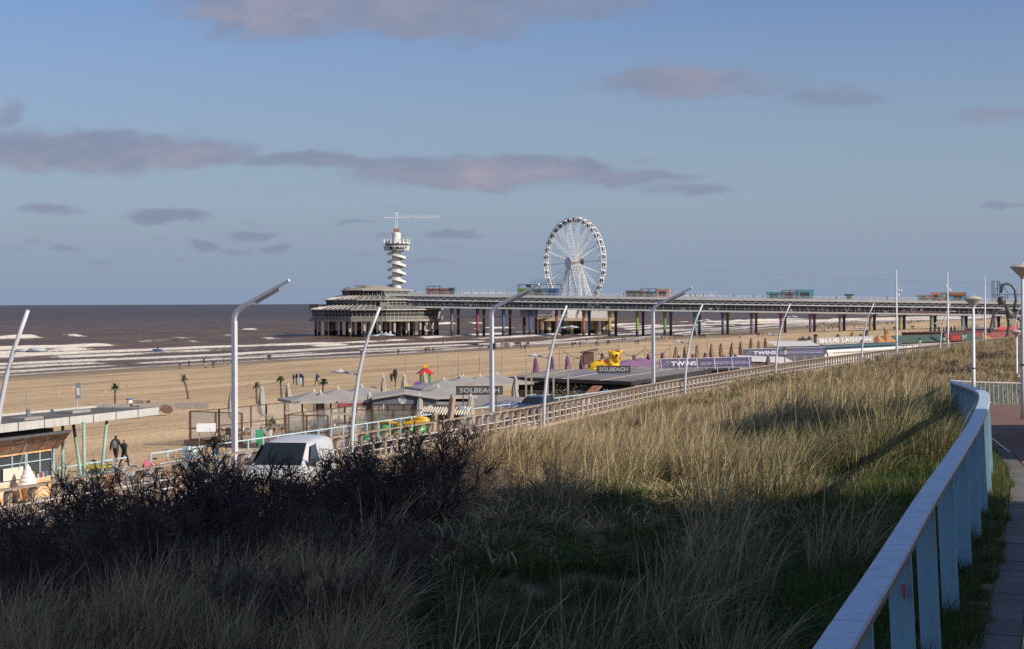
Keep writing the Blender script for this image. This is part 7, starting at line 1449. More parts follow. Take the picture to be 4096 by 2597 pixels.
# ------------------------------------------------------------------ playground
def playground():
    d = 180; t = thing('play_tower', 'colourful plastic play tower with red roof on the sand', 'play tower', (PX(1700, d), d, 4.9), .2); k = d/F; C4 = dict(red=(.55, .03, .03), yellow=(.68, .42, .02), purple=(.16, .06, .32), blue=(.03, .18, .48), green=(.05, .25, .07), orange=(.5, .14, .03)); m = {a: M('play_'+a, v, .4, .08, 3) for a, v in C4.items()}
    for x in (-.45, .45):
        for y in (-.45, .45): MB().tube([(x, y, 0), (x, y, 3.0)], .06, 8).build('post', m['green'], t)
    b = MB(); b.add([(-.85, -.7, 2.95), (.85, -.7, 2.95), (.85, .7, 2.95), (-.85, .7, 2.95), (0, -.7, 3.6), (0, .7, 3.6)], [(0, 1, 4), (3, 5, 2), (0, 4, 5, 3), (1, 2, 5, 4), (0, 3, 2, 1)]); b.build('roof', m['red'], t); MB().box((0, 0, 3.68), (.38, .3, .34)).build('roof_knob', m['yellow'], t)
    for (x, w, z0, z1, c_) in ((-1.9, 1.0, .6, 1.9, 'yellow'), (-.85, .75, .5, 2.2, 'purple'), (.85, .75, 1.0, 2.0, 'blue'), (1.6, .5, 1.1, 2.3, 'yellow')):
        b = MB(); n = 9; pr = [(-w/2, z0), (w/2, z0), (w/2, z1-.25)]+[(math.cos(math.pi*i/n)*w/2, z1-.25+.25*math.sin(math.pi*i/n)) for i in range(1, n)]+[(-w/2, z1-.25)]; nn = len(pr)
        b.add([(x+p, -.5, z) for p, z in pr]+[(x+p, -.4, z) for p, z in pr], [tuple(range(nn)), tuple(reversed(range(nn, 2*nn)))]+[(i, nn+i, nn+(i+1) % nn, (i+1) % nn) for i in range(nn)]); p_ = b.build('panel', m[c_], t)
        q = MB()
        for i in range(3): q.box((x-w*.25+w*.25*i, -.53, z0+(z1-z0)*.4), (w*.1, .05, (z1-z0)*.45))
        q.build('bars', m['red' if c_ == 'yellow' else 'green'], p_)
    b = MB(); b.obox((-2.6, -.3, .55), (.8, 0, .45), (0, .35, 0), (-.04, 0, .08)); b.build('slide', m['orange'], t); MB().box((0, 0, 1.0), (2.8, 1, .15)).build('deck', m['purple'], t)
    d = 168; t = thing('wooden_climbing_frame', 'wooden climbing frame with green slide and two dark carved figures', 'climbing frame', (PX(1565, d), d, 5.0), .1); k = d/F
    for x in (-.9, -.45, 0, .25, .7): MB().bar((x, 0, 0), (x, 0, 2.6 if x < .2 else 2.1), .09 if x != .0 else .22).build('post', m_wood, t)
    for z in (.7, 1.15, 1.6, 2.05, 2.5): MB().bar((-.95, -.05, z), (.1, -.05, z), .07).build('rung', m_wood, t)
    for z in (1.4, 1.9): MB().bar((.2, -.05, z), (.75, -.05, z), .07).build('rung', m_wood, t)
    b = MB(); pts = [(.5, -.2, 1.35), (.9, -.2, 1.0), (1.4, -.2, .55), (1.9, -.2, .25)]; vs = []
    for p in pts: vs += [(p[0], p[1]-.25, p[2]+.18), (p[0], p[1]-.2, p[2]), (p[0], p[1]+.2, p[2]), (p[0], p[1]+.25, p[2]+.18)]
    b.add(vs, [(4*i+j, 4*i+j+1, 4*i+j+5, 4*i+j+4) for i in range(3) for j in range(3)]); b.build('slide', M('slide_green', (.03, .09, .06), .4), t)
    for (x, z, s) in ((0, 2.95, .8), (.35, 3.15, 1.2)): b = MB(); b.lathe([(.05, -.55*s), (.1, -.3*s), (.2*s, .1*s), (.2*s, .35*s), (.12, .5*s), (.03, .55*s)], 10, (x, 0, z), 0, .9, .7); b.bar((x, 0, 2.0), (x, 0, z), .08); b.build('carved_figure', M('carved_dark', (.03, .025, .022), .8), t)
    t = thing('swing_frame', 'small wooden A shaped swing frame left of the climbing frame', 'swing', (PX(1506, d), d, 5.1), .3)
    for s in (-1, 1): MB().bar((s*.6, 0, 0), (0, 0, 1.9), .1).build('leg', m_wood, t)
    MB().bar((0, 0, 1.9), (0, 2.2, 1.9), .1).build('top_bar', m_wood, t)
    d = 225; t = thing('swing_frame', 'triangular wooden frame between two folded purple parasols', 'swing', (PX(2295, d), d, 4.3), .2)
    for s in (-1, 1): MB().bar((s*.75, 0, 0), (0, 0, 3.6), .14).build('leg', m_wood, t)
    MB().bar((0, 0, 3.6), (1.2, 2.5, 3.6), .12).build('top_bar', m_wood, t)
    d = 226; t = thing('lookout_hut', 'small dark wooden lookout hut on posts right of the triangular frame', 'hut', (PX(2352, d), d, 4.3), .1)
    MB().box((0, 0, 3.6), (1.3, 1.2, 1.6)).build('cabin', m_brown, t); b = MB(); b.plate([(-1.0, -.9, 4.35), (1.2, -.9, 4.75), (1.2, .9, 4.75), (-1.0, .9, 4.35)], .1); b.build('roof', m_brown, t)
    for x in (-.6, .6): MB().bar((x, -.4, 0), (x, -.4, 2.9), .14).build('post', m_brown, t)
playground()
def poles():
    L = [(1622, 1428, 'first'), (1753, 1420, 'second'), (1834, 1421, 'third'), (1918, 1419, 'fourth'), (2008, 1410, 'fifth'), (2104, 1396, 'sixth'), (2239, 1389, 'seventh'), (2365, 1381, 'eighth'), (2384, 1392, 'ninth'), (2474, 1376, 'tenth'), (2580, 1386, 'eleventh'), (2680, 1378, 'twelfth'), (2829, 1334, 'thirteenth')]
    me = MB().tube([(0, 0, 0), (0, 0, 1)], [.07, .055], 8)
    for (u, v, nm) in L:
        d = 190 if u < 2000 else 230 if u < 2700 else 260; X = PX(u, d); zt_ = CZ-(v-hor(u))*d/F; z0 = zg(X, d); b = MB(); b.tube([(0, 0, -.2), (0, 0, zt_-z0)], [.075, .06], 8)
        tag(b.build('wooden_pole', m_wood, None, (X, d, z0)), '%s tall thin wooden pole in the sand counted from the left' % nm, 'pole', 'thin wooden poles in the sand')
    P = [(V(PX(u, d), d, CZ-(v-hor(u))*d/F)) for (u, v, d) in ((2239, 1392, 230), (2384, 1400, 230), (2474, 1392, 230), (2580, 1388, 230), (2680, 1384, 230))]; b = MB()
    for a, e in zip(P, P[1:]):
        pts = [a.lerp(e, i/10)-V(0, 0, 1.1*4*(i/10)*(1-i/10)) for i in range(11)]; b.tube(pts, .025, 4)
        for p in pts[1:-1]: b.sphere(p-V(0, 0, .08), .07, 6, 4)
    tag(b.build('string_lights', M('dark_plastic', (.05, .055, .06), .5)), 'string of small lamps hanging between the poles behind the purple parasols', 'string lights')
poles()
# ------------------------------------------------------------------ the long beach bar with slatted roof
def bar_sign(u0, u1, v0, v1, d, label):
    X0_, X1_ = PX(u0, d), PX(u1, d); z0, z1 = CZ-(v1-hor(u0))*d/F, CZ-(v0-hor(u0))*d/F; W, H = X1_-X0_, z1-z0; t = thing('bar_sign', label, 'sign', ((X0_+X1_)/2, d, z0), -.02)
    n = 4
    for i in range(n): MB().box((0, 0, H*(i+.5)/n), (W, .06, H/n-.012)).build('board', M('sign_boards', (.055, .052, .052), .85, .3, 2, stretch=(.3, 1, 6)), t)
    for s in (-1, 1): MB().bar((s*W*.35, .1, -(z0-5.6) if d < 140 else -.3), (s*W*.35, .1, H*.9), .08).build('stand', m_brown, t)
    lettering(t, 'SOLBEACH', H*.72, (-W*.42, -.05, H*.26), 0, M('sign_letters_grey', (.40, .40, .40), .7, .15, 6), W*.84, offset=.012); return t
bar_sign(1822, 2011, 1544, 1580, 134, 'dark SOLBEACH board sign partly behind the middle lamp post')
bar_sign(2385, 2521, 1463, 1493, 171.5, 'dark SOLBEACH board sign on the slatted roof below the giraffe')
def beach_bar():
    FL, FR, BR, BL = V(-.4, 167, 0), V(10.8, 162, 0), V(19.6, 175, 0), V(3.8, 178, 0); o = V(9, 178, 4.6); zr = 7.55
    t = thing('beach_bar', 'long dark beach bar with slatted flat roof and big windows', 'beach bar', o); L3 = lambda p, z: V(p.x-o.x, p.y-o.y, z-4.6)
    P = [FL, FR, BR, BL]; mw = M('bar_black', (.025, .024, .026), .75, .3, 2)
    b = MB(); b.prism([L3(p, 0)[:2] for p in [FL.lerp(BR, .05), FR.lerp(BL, .05), BR.lerp(FL, .05), BL.lerp(FR, .05)]], 0, 2.7); b.build('wall', mw, t)
    RZ = [7.88, 7.62, 8.24, 8.2]; Q = [V(p.x-o.x, p.y-o.y, z-4.6) for p, z in zip(P, RZ)]; b = MB(); b.plate(Q, .2); roof = b.build('roof', M('roof_blue_panels', (.14, .15, .32), .5, .0, .35, c2=(.26, .24, .21)), t)
    b = MB()
    for p, q in ((0, 1), (1, 2)): b.bar(Q[p], Q[q], .12, .34)
    b.build('fascia', mw, roof)
    n = 46
    for i in range(n):
        f = (i+.5)/n; up = V(0, 0, .12); a, e = Q[0].lerp(Q[3], f)+up, Q[1].lerp(Q[2], f)+up; f0 = .02*math.sin(i*5); me = MB().bar(a.lerp(e, abs(f0)), a.lerp(e, .98-abs(f0)), .12 if i % 3 else .17, .03); me.build('roof_slat', m_grey_wood if i % 4 else M('slat_pale', (.46, .41, .34), .85, .15, 2), roof)
    for f in (.15, .45, .75): MB().bar(Q[0].lerp(Q[1], f)+V(0, 0, .16), Q[3].lerp(Q[2], f)+V(0, 0, .16), .16, .03).build('roof_batten', M('slat_pale', (.46, .41, .34), .85, .15, 2), roof)
    # front windows
    d = (FR-FL); wn = M('bar_window_frame', (.26, .27, .29), .6)
    for i in range(7):
        if i in (2,): continue
        a, e = FL+d*(.03+.138*i)-V(.55, .5, 0)*.0, FL+d*(.03+.138*i+.125); nrm = V(-.73, -.68, 0); off = nrm*-.75; a, e = a+off+nrm*.0, e+off
        a, e = a+nrm*.16, e+nrm*.16
        w = thing; fr = MB()
        for z in (5.0, 6.0, 6.75): fr.bar(L3(a, z), L3(e, z), .09, .09)
        for k in range(4): fr.bar(L3(a.lerp(e, k/3), 5.0), L3(a.lerp(e, k/3), 6.75), .08)
        wo = fr.build('window_frame', wn, t)
        for k in range(3): MB().plate([L3(a.lerp(e, k/3+.01), 5.04), L3(a.lerp(e, (k+1)/3-.01), 5.04), L3(a.lerp(e, (k+1)/3-.01), 6.7), L3(a.lerp(e, k/3+.01), 6.7)], .02).build('pane', m_glass, wo)
    # terrace cover on the right, reddish side
    b = MB(); b.plate([L3(FR+V(.3, -.2, 0), 7.4), L3(BR+V(.4, 0, 0), 7.4), L3(BR+V(2.6, -1, 0), 6.95), L3(FR+V(2.3, -1, 0), 6.95)], .08); b.build('awning', M('awning_beige', (.38, .34, .29), .85, .15, .8), t)
    b = MB(); b.plate([L3(FR+V(-3.4, .8, 0), 7.35), L3(FR+V(-2.6, .3, 0), 7.35), L3(FR+V(-4.6, -1.4, 0), 5.6), L3(FR+V(-5.4, -.9, 0), 5.6)], .1); b.build('ramp_board', M('ramp_rust', (.34, .17, .10), .8, .2, 3), t)
    MB().bar(L3(FR+V(-3, -.1, 0), 6.75), L3(FR+V(1.8, -1.6, 0), 6.85), .9, .35).build('roller_shutter', M('shutter_black', (.03, .032, .036), .6), t); MB().bar(L3(FR+V(-3, -.5, 0), 6.5), L3(FR+V(1.5, -1.9, 0), 6.55), .1, .07).build('orange_edge', M('edge_orange', (.45, .12, .05), .7), t)
    for (f, zz) in ((.1, 6.95), (.5, 6.9), (.75, 6.9)): MB().sphere(L3(FL.lerp(FR, f)+V(-.4, -.4, 0), zz), .06, 8, 5).build('wall_lamp', m_white, t)
beach_bar()
def pergola():
    t = thing('pergola', 'grey timber pergola before the front of the dark beach bar', 'pergola', (2.5, 158, 4.8)); o = V(2.5, 158, 4.8)
    for (u, d, vt) in ((2103, 152, 1472), (2125, 158, 1482), (2190, 161, 1486), (2213, 152, 1484), (2271, 152, 1466)):
        X = PX(u, d); zt_ = CZ-(vt-hor(u))*d/F; MB().bar(V(X, d, 4.8)-o, V(X, d, zt_)-o, .16).build('post', m_grey_wood, t)
    for i, (u0, v0, u1, v1, d) in enumerate(((2108, 1500, 2300, 1493, 154), (2112, 1504, 2285, 1494, 157), (2200, 1505, 2290, 1496, 152), (2120, 1506, 2250, 1500, 160))):
        MB().bar(V(PX(u0, d), d, CZ-(v0-hor(u0))*d/F)-o, V(PX(u1, d), d, CZ-(v1-hor(u1))*d/F)-o, .14, .12).build('beam', m_grey_wood, t)
pergola()
def bar_terrace():
    t = thing('low_canopy', 'flat grey canopy with blue stripes left of the blue car', 'canopy', (-2.4, 141, 5.0)); 
    b = MB(); b.plate([(-4.5, -2, 2.15), (2.6, -2.5, 1.75), (3.4, 5, 2.2), (-3.0, 6, 2.6)], .08); b.build('cloth', M('canopy_grey', (.27, .25, .23), .9, .12, 1), t)
    for i in range(6): MB().plate([(.1+.42*i, -2.2, 1.99-.055*.42*i), (.3+.42*i, -2.2, 1.985-.055*.42*i), (.9+.42*i, .6, 2.12-.04*.42*i), (.7+.42*i, .6, 2.13-.04*.42*i)], .03).build('stripe', M('stripe_blue', (.05, .08, .24), .8), t)
    for (x, y) in ((-4, -1.8), (2.3, -2.2), (2.9, 4.5), (-2.6, 5.5), (-.8, -2)): MB().bar((x, y, 0), (x, y, 1.8), .1).build('post', m_brown, t)
    b = MB(); b.obox((-2.0, 8, 2.6), (1.4, 0, .75), (0, .4, 0), (-.05, 0, .09)); b.build('tilted_board', M('board_cream', (.46, .38, .28), .85, .15, 2), t)
    for (u, d, lab) in ((2240, 149, 'bare olive tree in a tub before the beach bar, left one'), (2302, 151, 'bare olive tree in a tub before the beach bar, right one')):
        t = thing('olive_tree', lab, 'tree', (PX(u, d), d, 5.0)); q = random.Random(u); MB().tube([(0, 0, 0), (.03, 0, .5), (0, 0, 1.1)], [.06, .05, .04], 6).build('trunk', m_wood, t); b = MB()
        for k in range(420): p = V(q.gauss(0, .36), q.gauss(0, .36), 1.75+q.gauss(0, .48)); s = V(q.gauss(0, 1), q.gauss(0, 1), q.gauss(0, 1)+.5).normalized()*.10; o = s.orthogonal().normalized()*.022; b.add([p-s, p+o, p+s, p-o], [(0, 1, 2, 3)])
        for k in range(18): b.tube([(0, 0, 1.0), (q.gauss(0, .15), q.gauss(0, .15), 1.5), (q.gauss(0, .4), q.gauss(0, .4), 2.2)], [.025, .014, .006], 4)
        b.build('crown', M('olive_leaf', (.20, .19, .12), .8), t)
    for (u, d, w, h, c_, lab) in ((2319, 152, .55, .85, (.55, .42, .22), 'poster board with a picture right of the olive trees'), (2342, 151, .75, .75, (.62, .64, .64), 'white folding board before the beach bar'), (2366, 152, 1.1, .8, (.20, .19, .18), 'dark menu board beside the black bicycle')): board('terrace_sign', lab, 'sign', u, d, 6.2, w, h, M('poster_%d' % u, c_, .7, .2, 4), .1)
    t = thing('waste_bin', 'blue container beside the railing below the nearer purple banner', 'container', (PX(2846, 176), 176, 6.2)); MB().box((0, 0, .5), (1.1, .9, 1.1)).build('body', M('bin_blue', (.03, .17, .45), .5), t); MB().box((0, 0, 1.1), (1.2, 1.0, .12)).build('lid', M('bin_blue_lid', (.06, .25, .55), .5), t)
bar_terrace()
def giraffe():
    d = 203; k = d/F; X = PX(2440, d); t = thing('inflatable_giraffe', 'big yellow inflatable giraffe with brown patches behind the bar sign', 'inflatable', (X, d, 4.4)); z = lambda v: CZ-(v-hor(2440))*k-4.4; x = lambda u: (u-2440)*k
    m = bpy.data.materials.new('giraffe_skin'); m.use_nodes = True; N = m.node_tree.nodes; L = m.node_tree.links; b0 = N['Principled BSDF']; b0.inputs['Roughness'].default_value = .35
    tc = nd(N, L, 'TexCoord'); vo = nd(N, L, 'TexVoronoi', {0: tc.outputs['Object'], 'Scale': 1.35}, feature='F1'); mr = nd(N, L, 'MapRange', {0: vo.outputs[0], 1: .46, 2: .42}); sp = nd(N, L, 'TexVoronoi', {0: tc.outputs['Object'], 'Scale': 1.35}); th = nd(N, L, 'SeparateXYZ', {0: sp.outputs['Color']}); tg = nd(N, L, 'Math', {0: th.outputs[0], 1: .15}, operation='GREATER_THAN'); f = nd(N, L, 'Math', {0: mr.outputs[0], 1: tg.outputs[0]}, operation='MULTIPLY')
    c_ = nd(N, L, 'Mix', {0: f.outputs[0], 6: (.75, .48, .02, 1), 7: (.22, .05, .02, 1)}, data_type='RGBA'); L.new(c_.outputs[2], b0.inputs['Base Color']); my = M('giraffe_yellow', (.75, .48, .02), .35)
    b = MB(); b.tube([(x(2345), 0, z(1485)), (x(2360), 0, z(1466)), (x(2385), 0, z(1458)), (x(2415), .2, z(1458)), (x(2450), .2, z(1460)), (x(2475), .2, z(1464))], [.15, .35, .5, .62, .85, .6], 14); b.tube([(x(2465), .2, z(1466)), (x(2465), .2, .2)], [.9, 1.0], 14); b.tube([(x(2380), .2, z(1462)), (x(2378), .2, .1)], [.55, .5], 12); body = b.build('body', m, t, smooth=True)
    b = MB(); b.tube([(x(2440), 0, z(1462)), (x(2446), 0, z(1449)), (x(2455), 0, z(1436)), (x(2462), 0, z(1424))], [.62, .60, .55, .55], 14); b.build('neck', m, t, smooth=True)
    b = MB(); b.sphere((x(2457), 0, z(1420)), .62, 16, 10, 0, (1.12, 1, .95)); b.sphere((x(2468), -.45, z(1432)), .5, 14, 8, 0, (.8, .9, 1.1)); h = b.build('head', m, t, smooth=True)
    for s, ux in ((-1, 2436), (1, 2485)):
        b = MB(); b.tube([(x(2457)+s*.45, 0, z(1413)), (x(ux), 0, z(1405)), (x(ux)+s*.12, 0, z(1403))], [.16, .2, .03], 8); b.build('ear', my, h, smooth=True)
        b = MB(); b.tube([(x(2457)+s*.22, 0, z(1411)), (x(2457)+s*.26, 0, z(1402))], .07, 8); b.sphere((x(2457)+s*.26, 0, z(1401)), .11, 8, 6); b.build('horn', M('giraffe_brown', (.30, .06, .04), .5), h, smooth=True)
        b = MB(); b.sphere((x(2460)+s*.28, -.52, z(1421)), .13, 8, 6); b.build('eye', M('eye_dark', (.02, .02, .02), .2), h)
giraffe()
# ------------------------------------------------------------------ banners and the clubs to the right
def banner(u0, d0, u1, d1, v0, v1, label, t2):
    a, e = V(PX(u0, d0), d0, 0), V(PX(u1, d1), d1, 0); z1, z0 = CZ-(v0-hor(u0))*d0/F, CZ-(v1-hor(u0))*d0/F; W = (e-a).length; H = z1-z0; rz = math.atan2(e.y-a.y, e.x-a.x)
    t = thing('club_banner', label, 'banner', (*a.lerp(e, .5)[:2], z0), rz); MB().box((0, 0, H/2), (W, .04, H)).build('cloth', M('banner_violet', (.048, .048, .13), .7, 0, .25, c2=(.065, .05, .10)), t)
    ml = M('banner_white', (.50, .52, .60), .7); md = M('banner_navy', (.02, .03, .12), .7)
    lettering(t, 'TWINS', H*.62, (-W*.385, -.03, H*.26), 0, ml, W*.275, offset=.02)
    lettering(t, 'Beachclub', H*.2, (-W*.065, -.03, H*.66), 0, md, W*.13, offset=.008); lettering(t, 'GRILL MEAT AND FISH-COCKTAIL AND WINEBAR', H*.2, (-W*.065, -.03, H*.30), 0, ml, W*.545)
    MB().box((W*.2, -.025, H*.56), (W*.53, .01, .02)).build('rule', ml, t)
    b = MB(); pts = [(-.47, .25), (-.455, .5), (-.435, .72), (-.41, .8), (-.40, .66), (-.415, .5), (-.43, .35), (-.45, .2)]; b.tube([(W*p, -.03, H*q) for p, q in pts], .012, 5); b.tube([(W*-.44, -.03, H*.55), (W*-.425, -.03, H*.68), (W*-.40, -.03, H*.72)], .01, 5); b.build('dolphin_outline', ml, t)
    if t2:
        for i in range(6): MB().bar((-W/2+W*(i+.02)/5.2, -.05, H*1.0), (-W/2+W*(i+.02)/5.2-.35, -.75, -.25), .05).build('stay', m_white, t)
    for i in range(9): MB().bar((-W/2+W*i/8, .06, -.9), (-W/2+W*i/8, .06, H*1.05), .06).build('post', m_steel, t)
    MB().bar((-W/2, .06, H*1.03), (W/2, .06, H*1.03), .05).build('top_rail', m_steel, t)
banner(2639, 204, 3005, 211, 1437, 1474, 'nearer violet TWINS banner with white stays', True)
banner(2974, 246, 3298, 254, 1397, 1428, 'farther violet TWINS banner behind the curved lamp', False)
def block(name, label, cat, u0, d0, u1, d1, v0, vb, depth, wall, roofm, rz_extra=0, z0=None, over=.2):
    a, e = V(PX(u0, d0), d0, 0), V(PX(u1, d1), d1, 0); rz = math.atan2(e.y-a.y, e.x-a.x); W = (e-a).length; dm = (d0+d1)/2; um = (u0+u1)/2; zt_ = CZ-(v0-hor(um))*dm/F; m_ = a.lerp(e, .5); g0 = zg(m_.x, m_.y) if z0 is None else z0; t = thing(name, label, cat, (m_.x, m_.y, g0), rz); H = zt_-g0
    MB().box((0, depth/2, H/2-.05), (W, depth, H-.1)).build('wall', wall, t); MB().box((0, depth/2, H), (W+over*2, depth+over*2, .16)).build('roof', roofm, t); return t, W, H
mwh = M('white_wall', (.60, .59, .56), .7, .06, 1, dirt=.4, dirtc=(.3, .27, .23), dscale=.4); mdk = M('club_dark', (.07, .065, .06), .8, .2, 1)
t, W, H = block('club_house', 'flat roofed club house below the nearer violet banner', 'beach club', 2640, 206, 3010, 213, 1478, 0, 9, mdk, M('club_roof_grey', (.30, .29, .27), .85, .15, .7))
for i in range(9): MB().box((-W/2+W*(i+.5)/9, -.04, H*.5), (W/9*.8, .06, H*.6)).build('window', m_glass, t)
def white_tent():
    d = 228; t = thing('white_tent_roof', 'white sloping tent roof between the two violet banners', 'tent', (PX(3050, d), d, 4.6), .3); k = d/F; x = lambda u: (u-3050)*k; z = lambda v: CZ-(v-hor(3050))*k-4.6
    b = MB(); b.plate([(x(2905), -1, z(1437)), (x(3190), -1, z(1457)), (x(3190), 3, z(1433)), (x(2960), 3, z(1423))], .06); b.plate([(x(2960), 3, z(1423)), (x(3190), 3, z(1433)), (x(3190), 7, z(1445)), (x(2960), 7, z(1440))], .06); b.build('cloth', mwh, t)
    for u in (2925, 3010, 3100, 3185): MB().bar((x(u), 0, 0), (x(u), 0, z(1448)), .12).build('post', m_white, t)
    MB().box((x(3060), 4, z(1455)/2), (7, 6, z(1455))).build('side_wall', mwh, t)
white_tent()
def white_awning():
    d = 280; t = thing('ribbed_awning', 'white ribbed awning roof above the farther violet banner', 'awning', (PX(3175, d), d, 4.4), .45); W = 210*d/F/math.cos(.45)*.9; n = 40; b = MB(); vs = []
    for i in range(n+1): dz = .05*(i % 2); vs += [(-W/2+W*i/n, -1.5, 3.6+dz), (-W/2+W*i/n, 1.6, 4.35+dz)]
    b.add(vs, [(2*i, 2*i+2, 2*i+3, 2*i+1) for i in range(n)]); b.build('sheet', mwh, t); MB().box((0, 1, 1.75), (W*.97, 3, 3.5)).build('house', mwh, t)
white_awning()
t, W, H = block('white_pavilion', 'long white pavilion with rounded roof edge below the letter sign', 'beach club', 3300, 272, 3665, 300, 1391, 0, 7, mwh, M('pavilion_roof', (.07, .12, .15), .6, .2, 1.5))
MB().tube([(-W/2, -.1, H-.25), (W/2, -.1, H-.25)], .28, 10).build('rounded_eave', m_white, t)
for x in (-.18, .17, .4): b = MB(); b.obox((W*x, -1.6, H*.45), (1.5, 0, H*.35), (0, .5, 0), (-.1, 0, .15)); b.build('stair_flank', m_white, t)
b = MB(); b.box((0, 3.4, H+.35), (W*.9, 3, .3)); b.build('roof_ridge', M('roof_slate_blue', (.06, .11, .14), .6, .3, 3, stretch=(8, 1, 1)), t)
MB().box((-W*.46, -.2, H*.62), (1.6, .08, 1.1)).build('poster', M('poster_pale', (.55, .52, .60), .7, .3, 3), t)
def lagoon():
    d0, d1 = 292, 305; a, e = V(PX(3266, d0), d0, 0), V(PX(3494, d1), d1, 0); rz = math.atan2(e.y-a.y, e.x-a.x); W = (e-a).length; z0, z1 = PZ(3380, 1375, 298), PZ(3380, 1347, 298); H = z1-z0; m_ = a.lerp(e, .5)
    t = thing('letter_wall', 'plank wall with big white letters BLUE LAGOON', 'sign', (m_.x, m_.y, z0), rz); n = 46
    for i in range(n): MB().box((-W/2+W*(i+.5)/n, .02*(i % 2), H/2), (W/n-.015, .05, H)).build('plank', M('plank_grey_a', (.38, .36, .34), .9, .15, 2) if i % 3 else M('plank_grey_b', (.30, .28, .26), .9, .15, 2), t)
    lettering(t, 'BLUE', H*.72, (-W*.46, -.06, H*.24), 0, m_white, W*.33, offset=.03, ext=.06); lettering(t, 'LAGOON', H*.72, (-W*.08, -.06, H*.24), 0, m_white, W*.52, offset=.03, ext=.06)
    for x in (-.4, 0, .4): MB().bar((W*x, .2, -2.2), (W*x, .2, H), .12).build('stand', m_brown, t)
lagoon()
def tents():
    for i, (u, d, v0, s, lab) in enumerate(((3512, 318, 1340, 3.8, 'orange sail tent just right of the letter wall'), (3545, 322, 1334, 4.2, 'orange sail tent left of the green roof'), (3930, 372, 1330, 4.0, 'orange tent right of the green roof'))):
        X = PX(u, d); zt_ = CZ-(v0-hor(u))*d/F; z0 = zg(X, d); h = zt_-z0; t = thing('orange_tent', lab, 'tent', (X, d, z0), .4+i, 'orange sail tents'); b = MB()
        for q in range(6):
            a0, a1 = q*math.pi/3, (q+1)*math.pi/3; am = (a0+a1)/2; P = lambda a, r, z: (math.cos(a)*r, math.sin(a)*r, z); b.add([(0, 0, h), P(a0, s*.62, h*.55), P(am, s*.45, h*.62), P(a1, s*.62, h*.55)], [(0, 1, 2), (0, 2, 3)])
        b.build('sail', m_orange, t); MB().tube([(0, 0, 0), (0, 0, h+.25)], .06, 6).build('pole', m_wood, t)
        for q in range(6): MB().bar((math.cos(q*math.pi/3)*s*.62, math.sin(q*math.pi/3)*s*.62, 0), (math.cos(q*math.pi/3)*s*.62, math.sin(q*math.pi/3)*s*.62, h*.55), .08).build('stay', m_wood, t)
    for u, d, v, lab in ((3409, 330, 1327, 'folded orange parasol above the letter wall'), (3543, 360, 1317, 'folded orange parasol above the orange tents, left one'), (3549, 360, 1316, 'folded orange parasol above the orange tents, right one')): folded(u, v, 'orange', lab, 'folded orange parasols', 2.6, None, d)
tents()
def green_house():
    d0, d1 = 322, 352; a, e = V(PX(3552, d0), d0, 0), V(PX(3912, d1), d1, 0); rz = math.atan2(e.y-a.y, e.x-a.x); W = (e-a).length; m_ = a.lerp(e, .5); z0 = zg(m_.x, m_.y); t = thing('green_roofed_house', 'beach club with ribbed dark green roof and red sign', 'beach club', (m_.x, m_.y, z0), rz); z = lambda v: CZ-(v-hor(3730))*337/F-z0; n = 40; zt_, zb = z(1339), z(1366)
    MB().box((0, 3, zb/2), (W, 6, zb)).build('wall', mdk, t); mg = M('green_sheet', (.055, .10, .07), .7, .15, 1, stretch=(5, 1, 1))
    for i in range(n):
        if 25 <= i <= 29: continue
        x0 = -W/2+W*i/n; b = MB(); b.plate([(x0+.02, -.9+.03*(i % 2), zb), (x0+W/n-.02, -.9+.03*(i % 2), zb), (x0+W/n-.02, 1.6, zt_), (x0+.02, 1.6, zt_)], .06); b.build('roof_sheet', mg, t)
    MB().box((W*.19, -.6, (zt_+zb)/2), (W*.125, .3, zt_-zb)).build('sign_board', M('sign_dark_red', (.15, .02, .02), .7), t); lettering(t, 'ORA', (zt_-zb)*.75, (W*.145, -.78, zb+(zt_-zb)*.2), 0, M('sign_red', (.45, .04, .05), .6), W*.1, offset=.02)
    b = MB(); nn = 60; vs = []
    for i in range(nn+1): vs += [(-W*.5+W*.62*i/nn, -2.6, zb-.75+.05*(i % 2)), (-W*.5+W*.62*i/nn, -.9, zb-.25+.05*(i % 2))]
    b.add(vs, [(2*i, 2*i+2, 2*i+3, 2*i+1) for i in range(nn)]); b.build('veranda_roof', M('veranda_beige', (.42, .36, .30), .8), t)
    MB().box((W*.28, -.72, (zt_+zb)/2), (W*.02, .1, (zt_-zb)*.7)).build('emblem_board', M('emblem_green', (.20, .30, .22), .7), t)
green_house()
t, W, H = block('red_hall', 'long dark red hall with flat roof behind the masts', 'beach club', 3775, 392, 4060, 425, 1327, 0, 10, M('red_wall', (.20, .055, .06), .8, .1, .6), M('hall_roof', (.12, .035, .04), .8))
t, W, H = block('far_club', 'far dark club with red sign boards at the right edge', 'beach club', 3975, 470, 4120, 490, 1313, 0, 8, mdk, M('club_roof_grey', (.30, .29, .27), .85, .15, .7))
for i in range(3): MB().box((-W*.3+W*.3*i, -.2, H*.95), (W*.2, .1, 1.1)).build('sign_board', M('sign_red', (.45, .04, .05), .6), t)
b = MB(); r = random.Random(6)
for i in range(26): x = r.uniform(-W/2, W/2); b.bar((x, 0, H), (x, 0, H+r.uniform(.5, 2.2)), .1)
b.build('roof_masts', m_brown, t, kind='stuff')
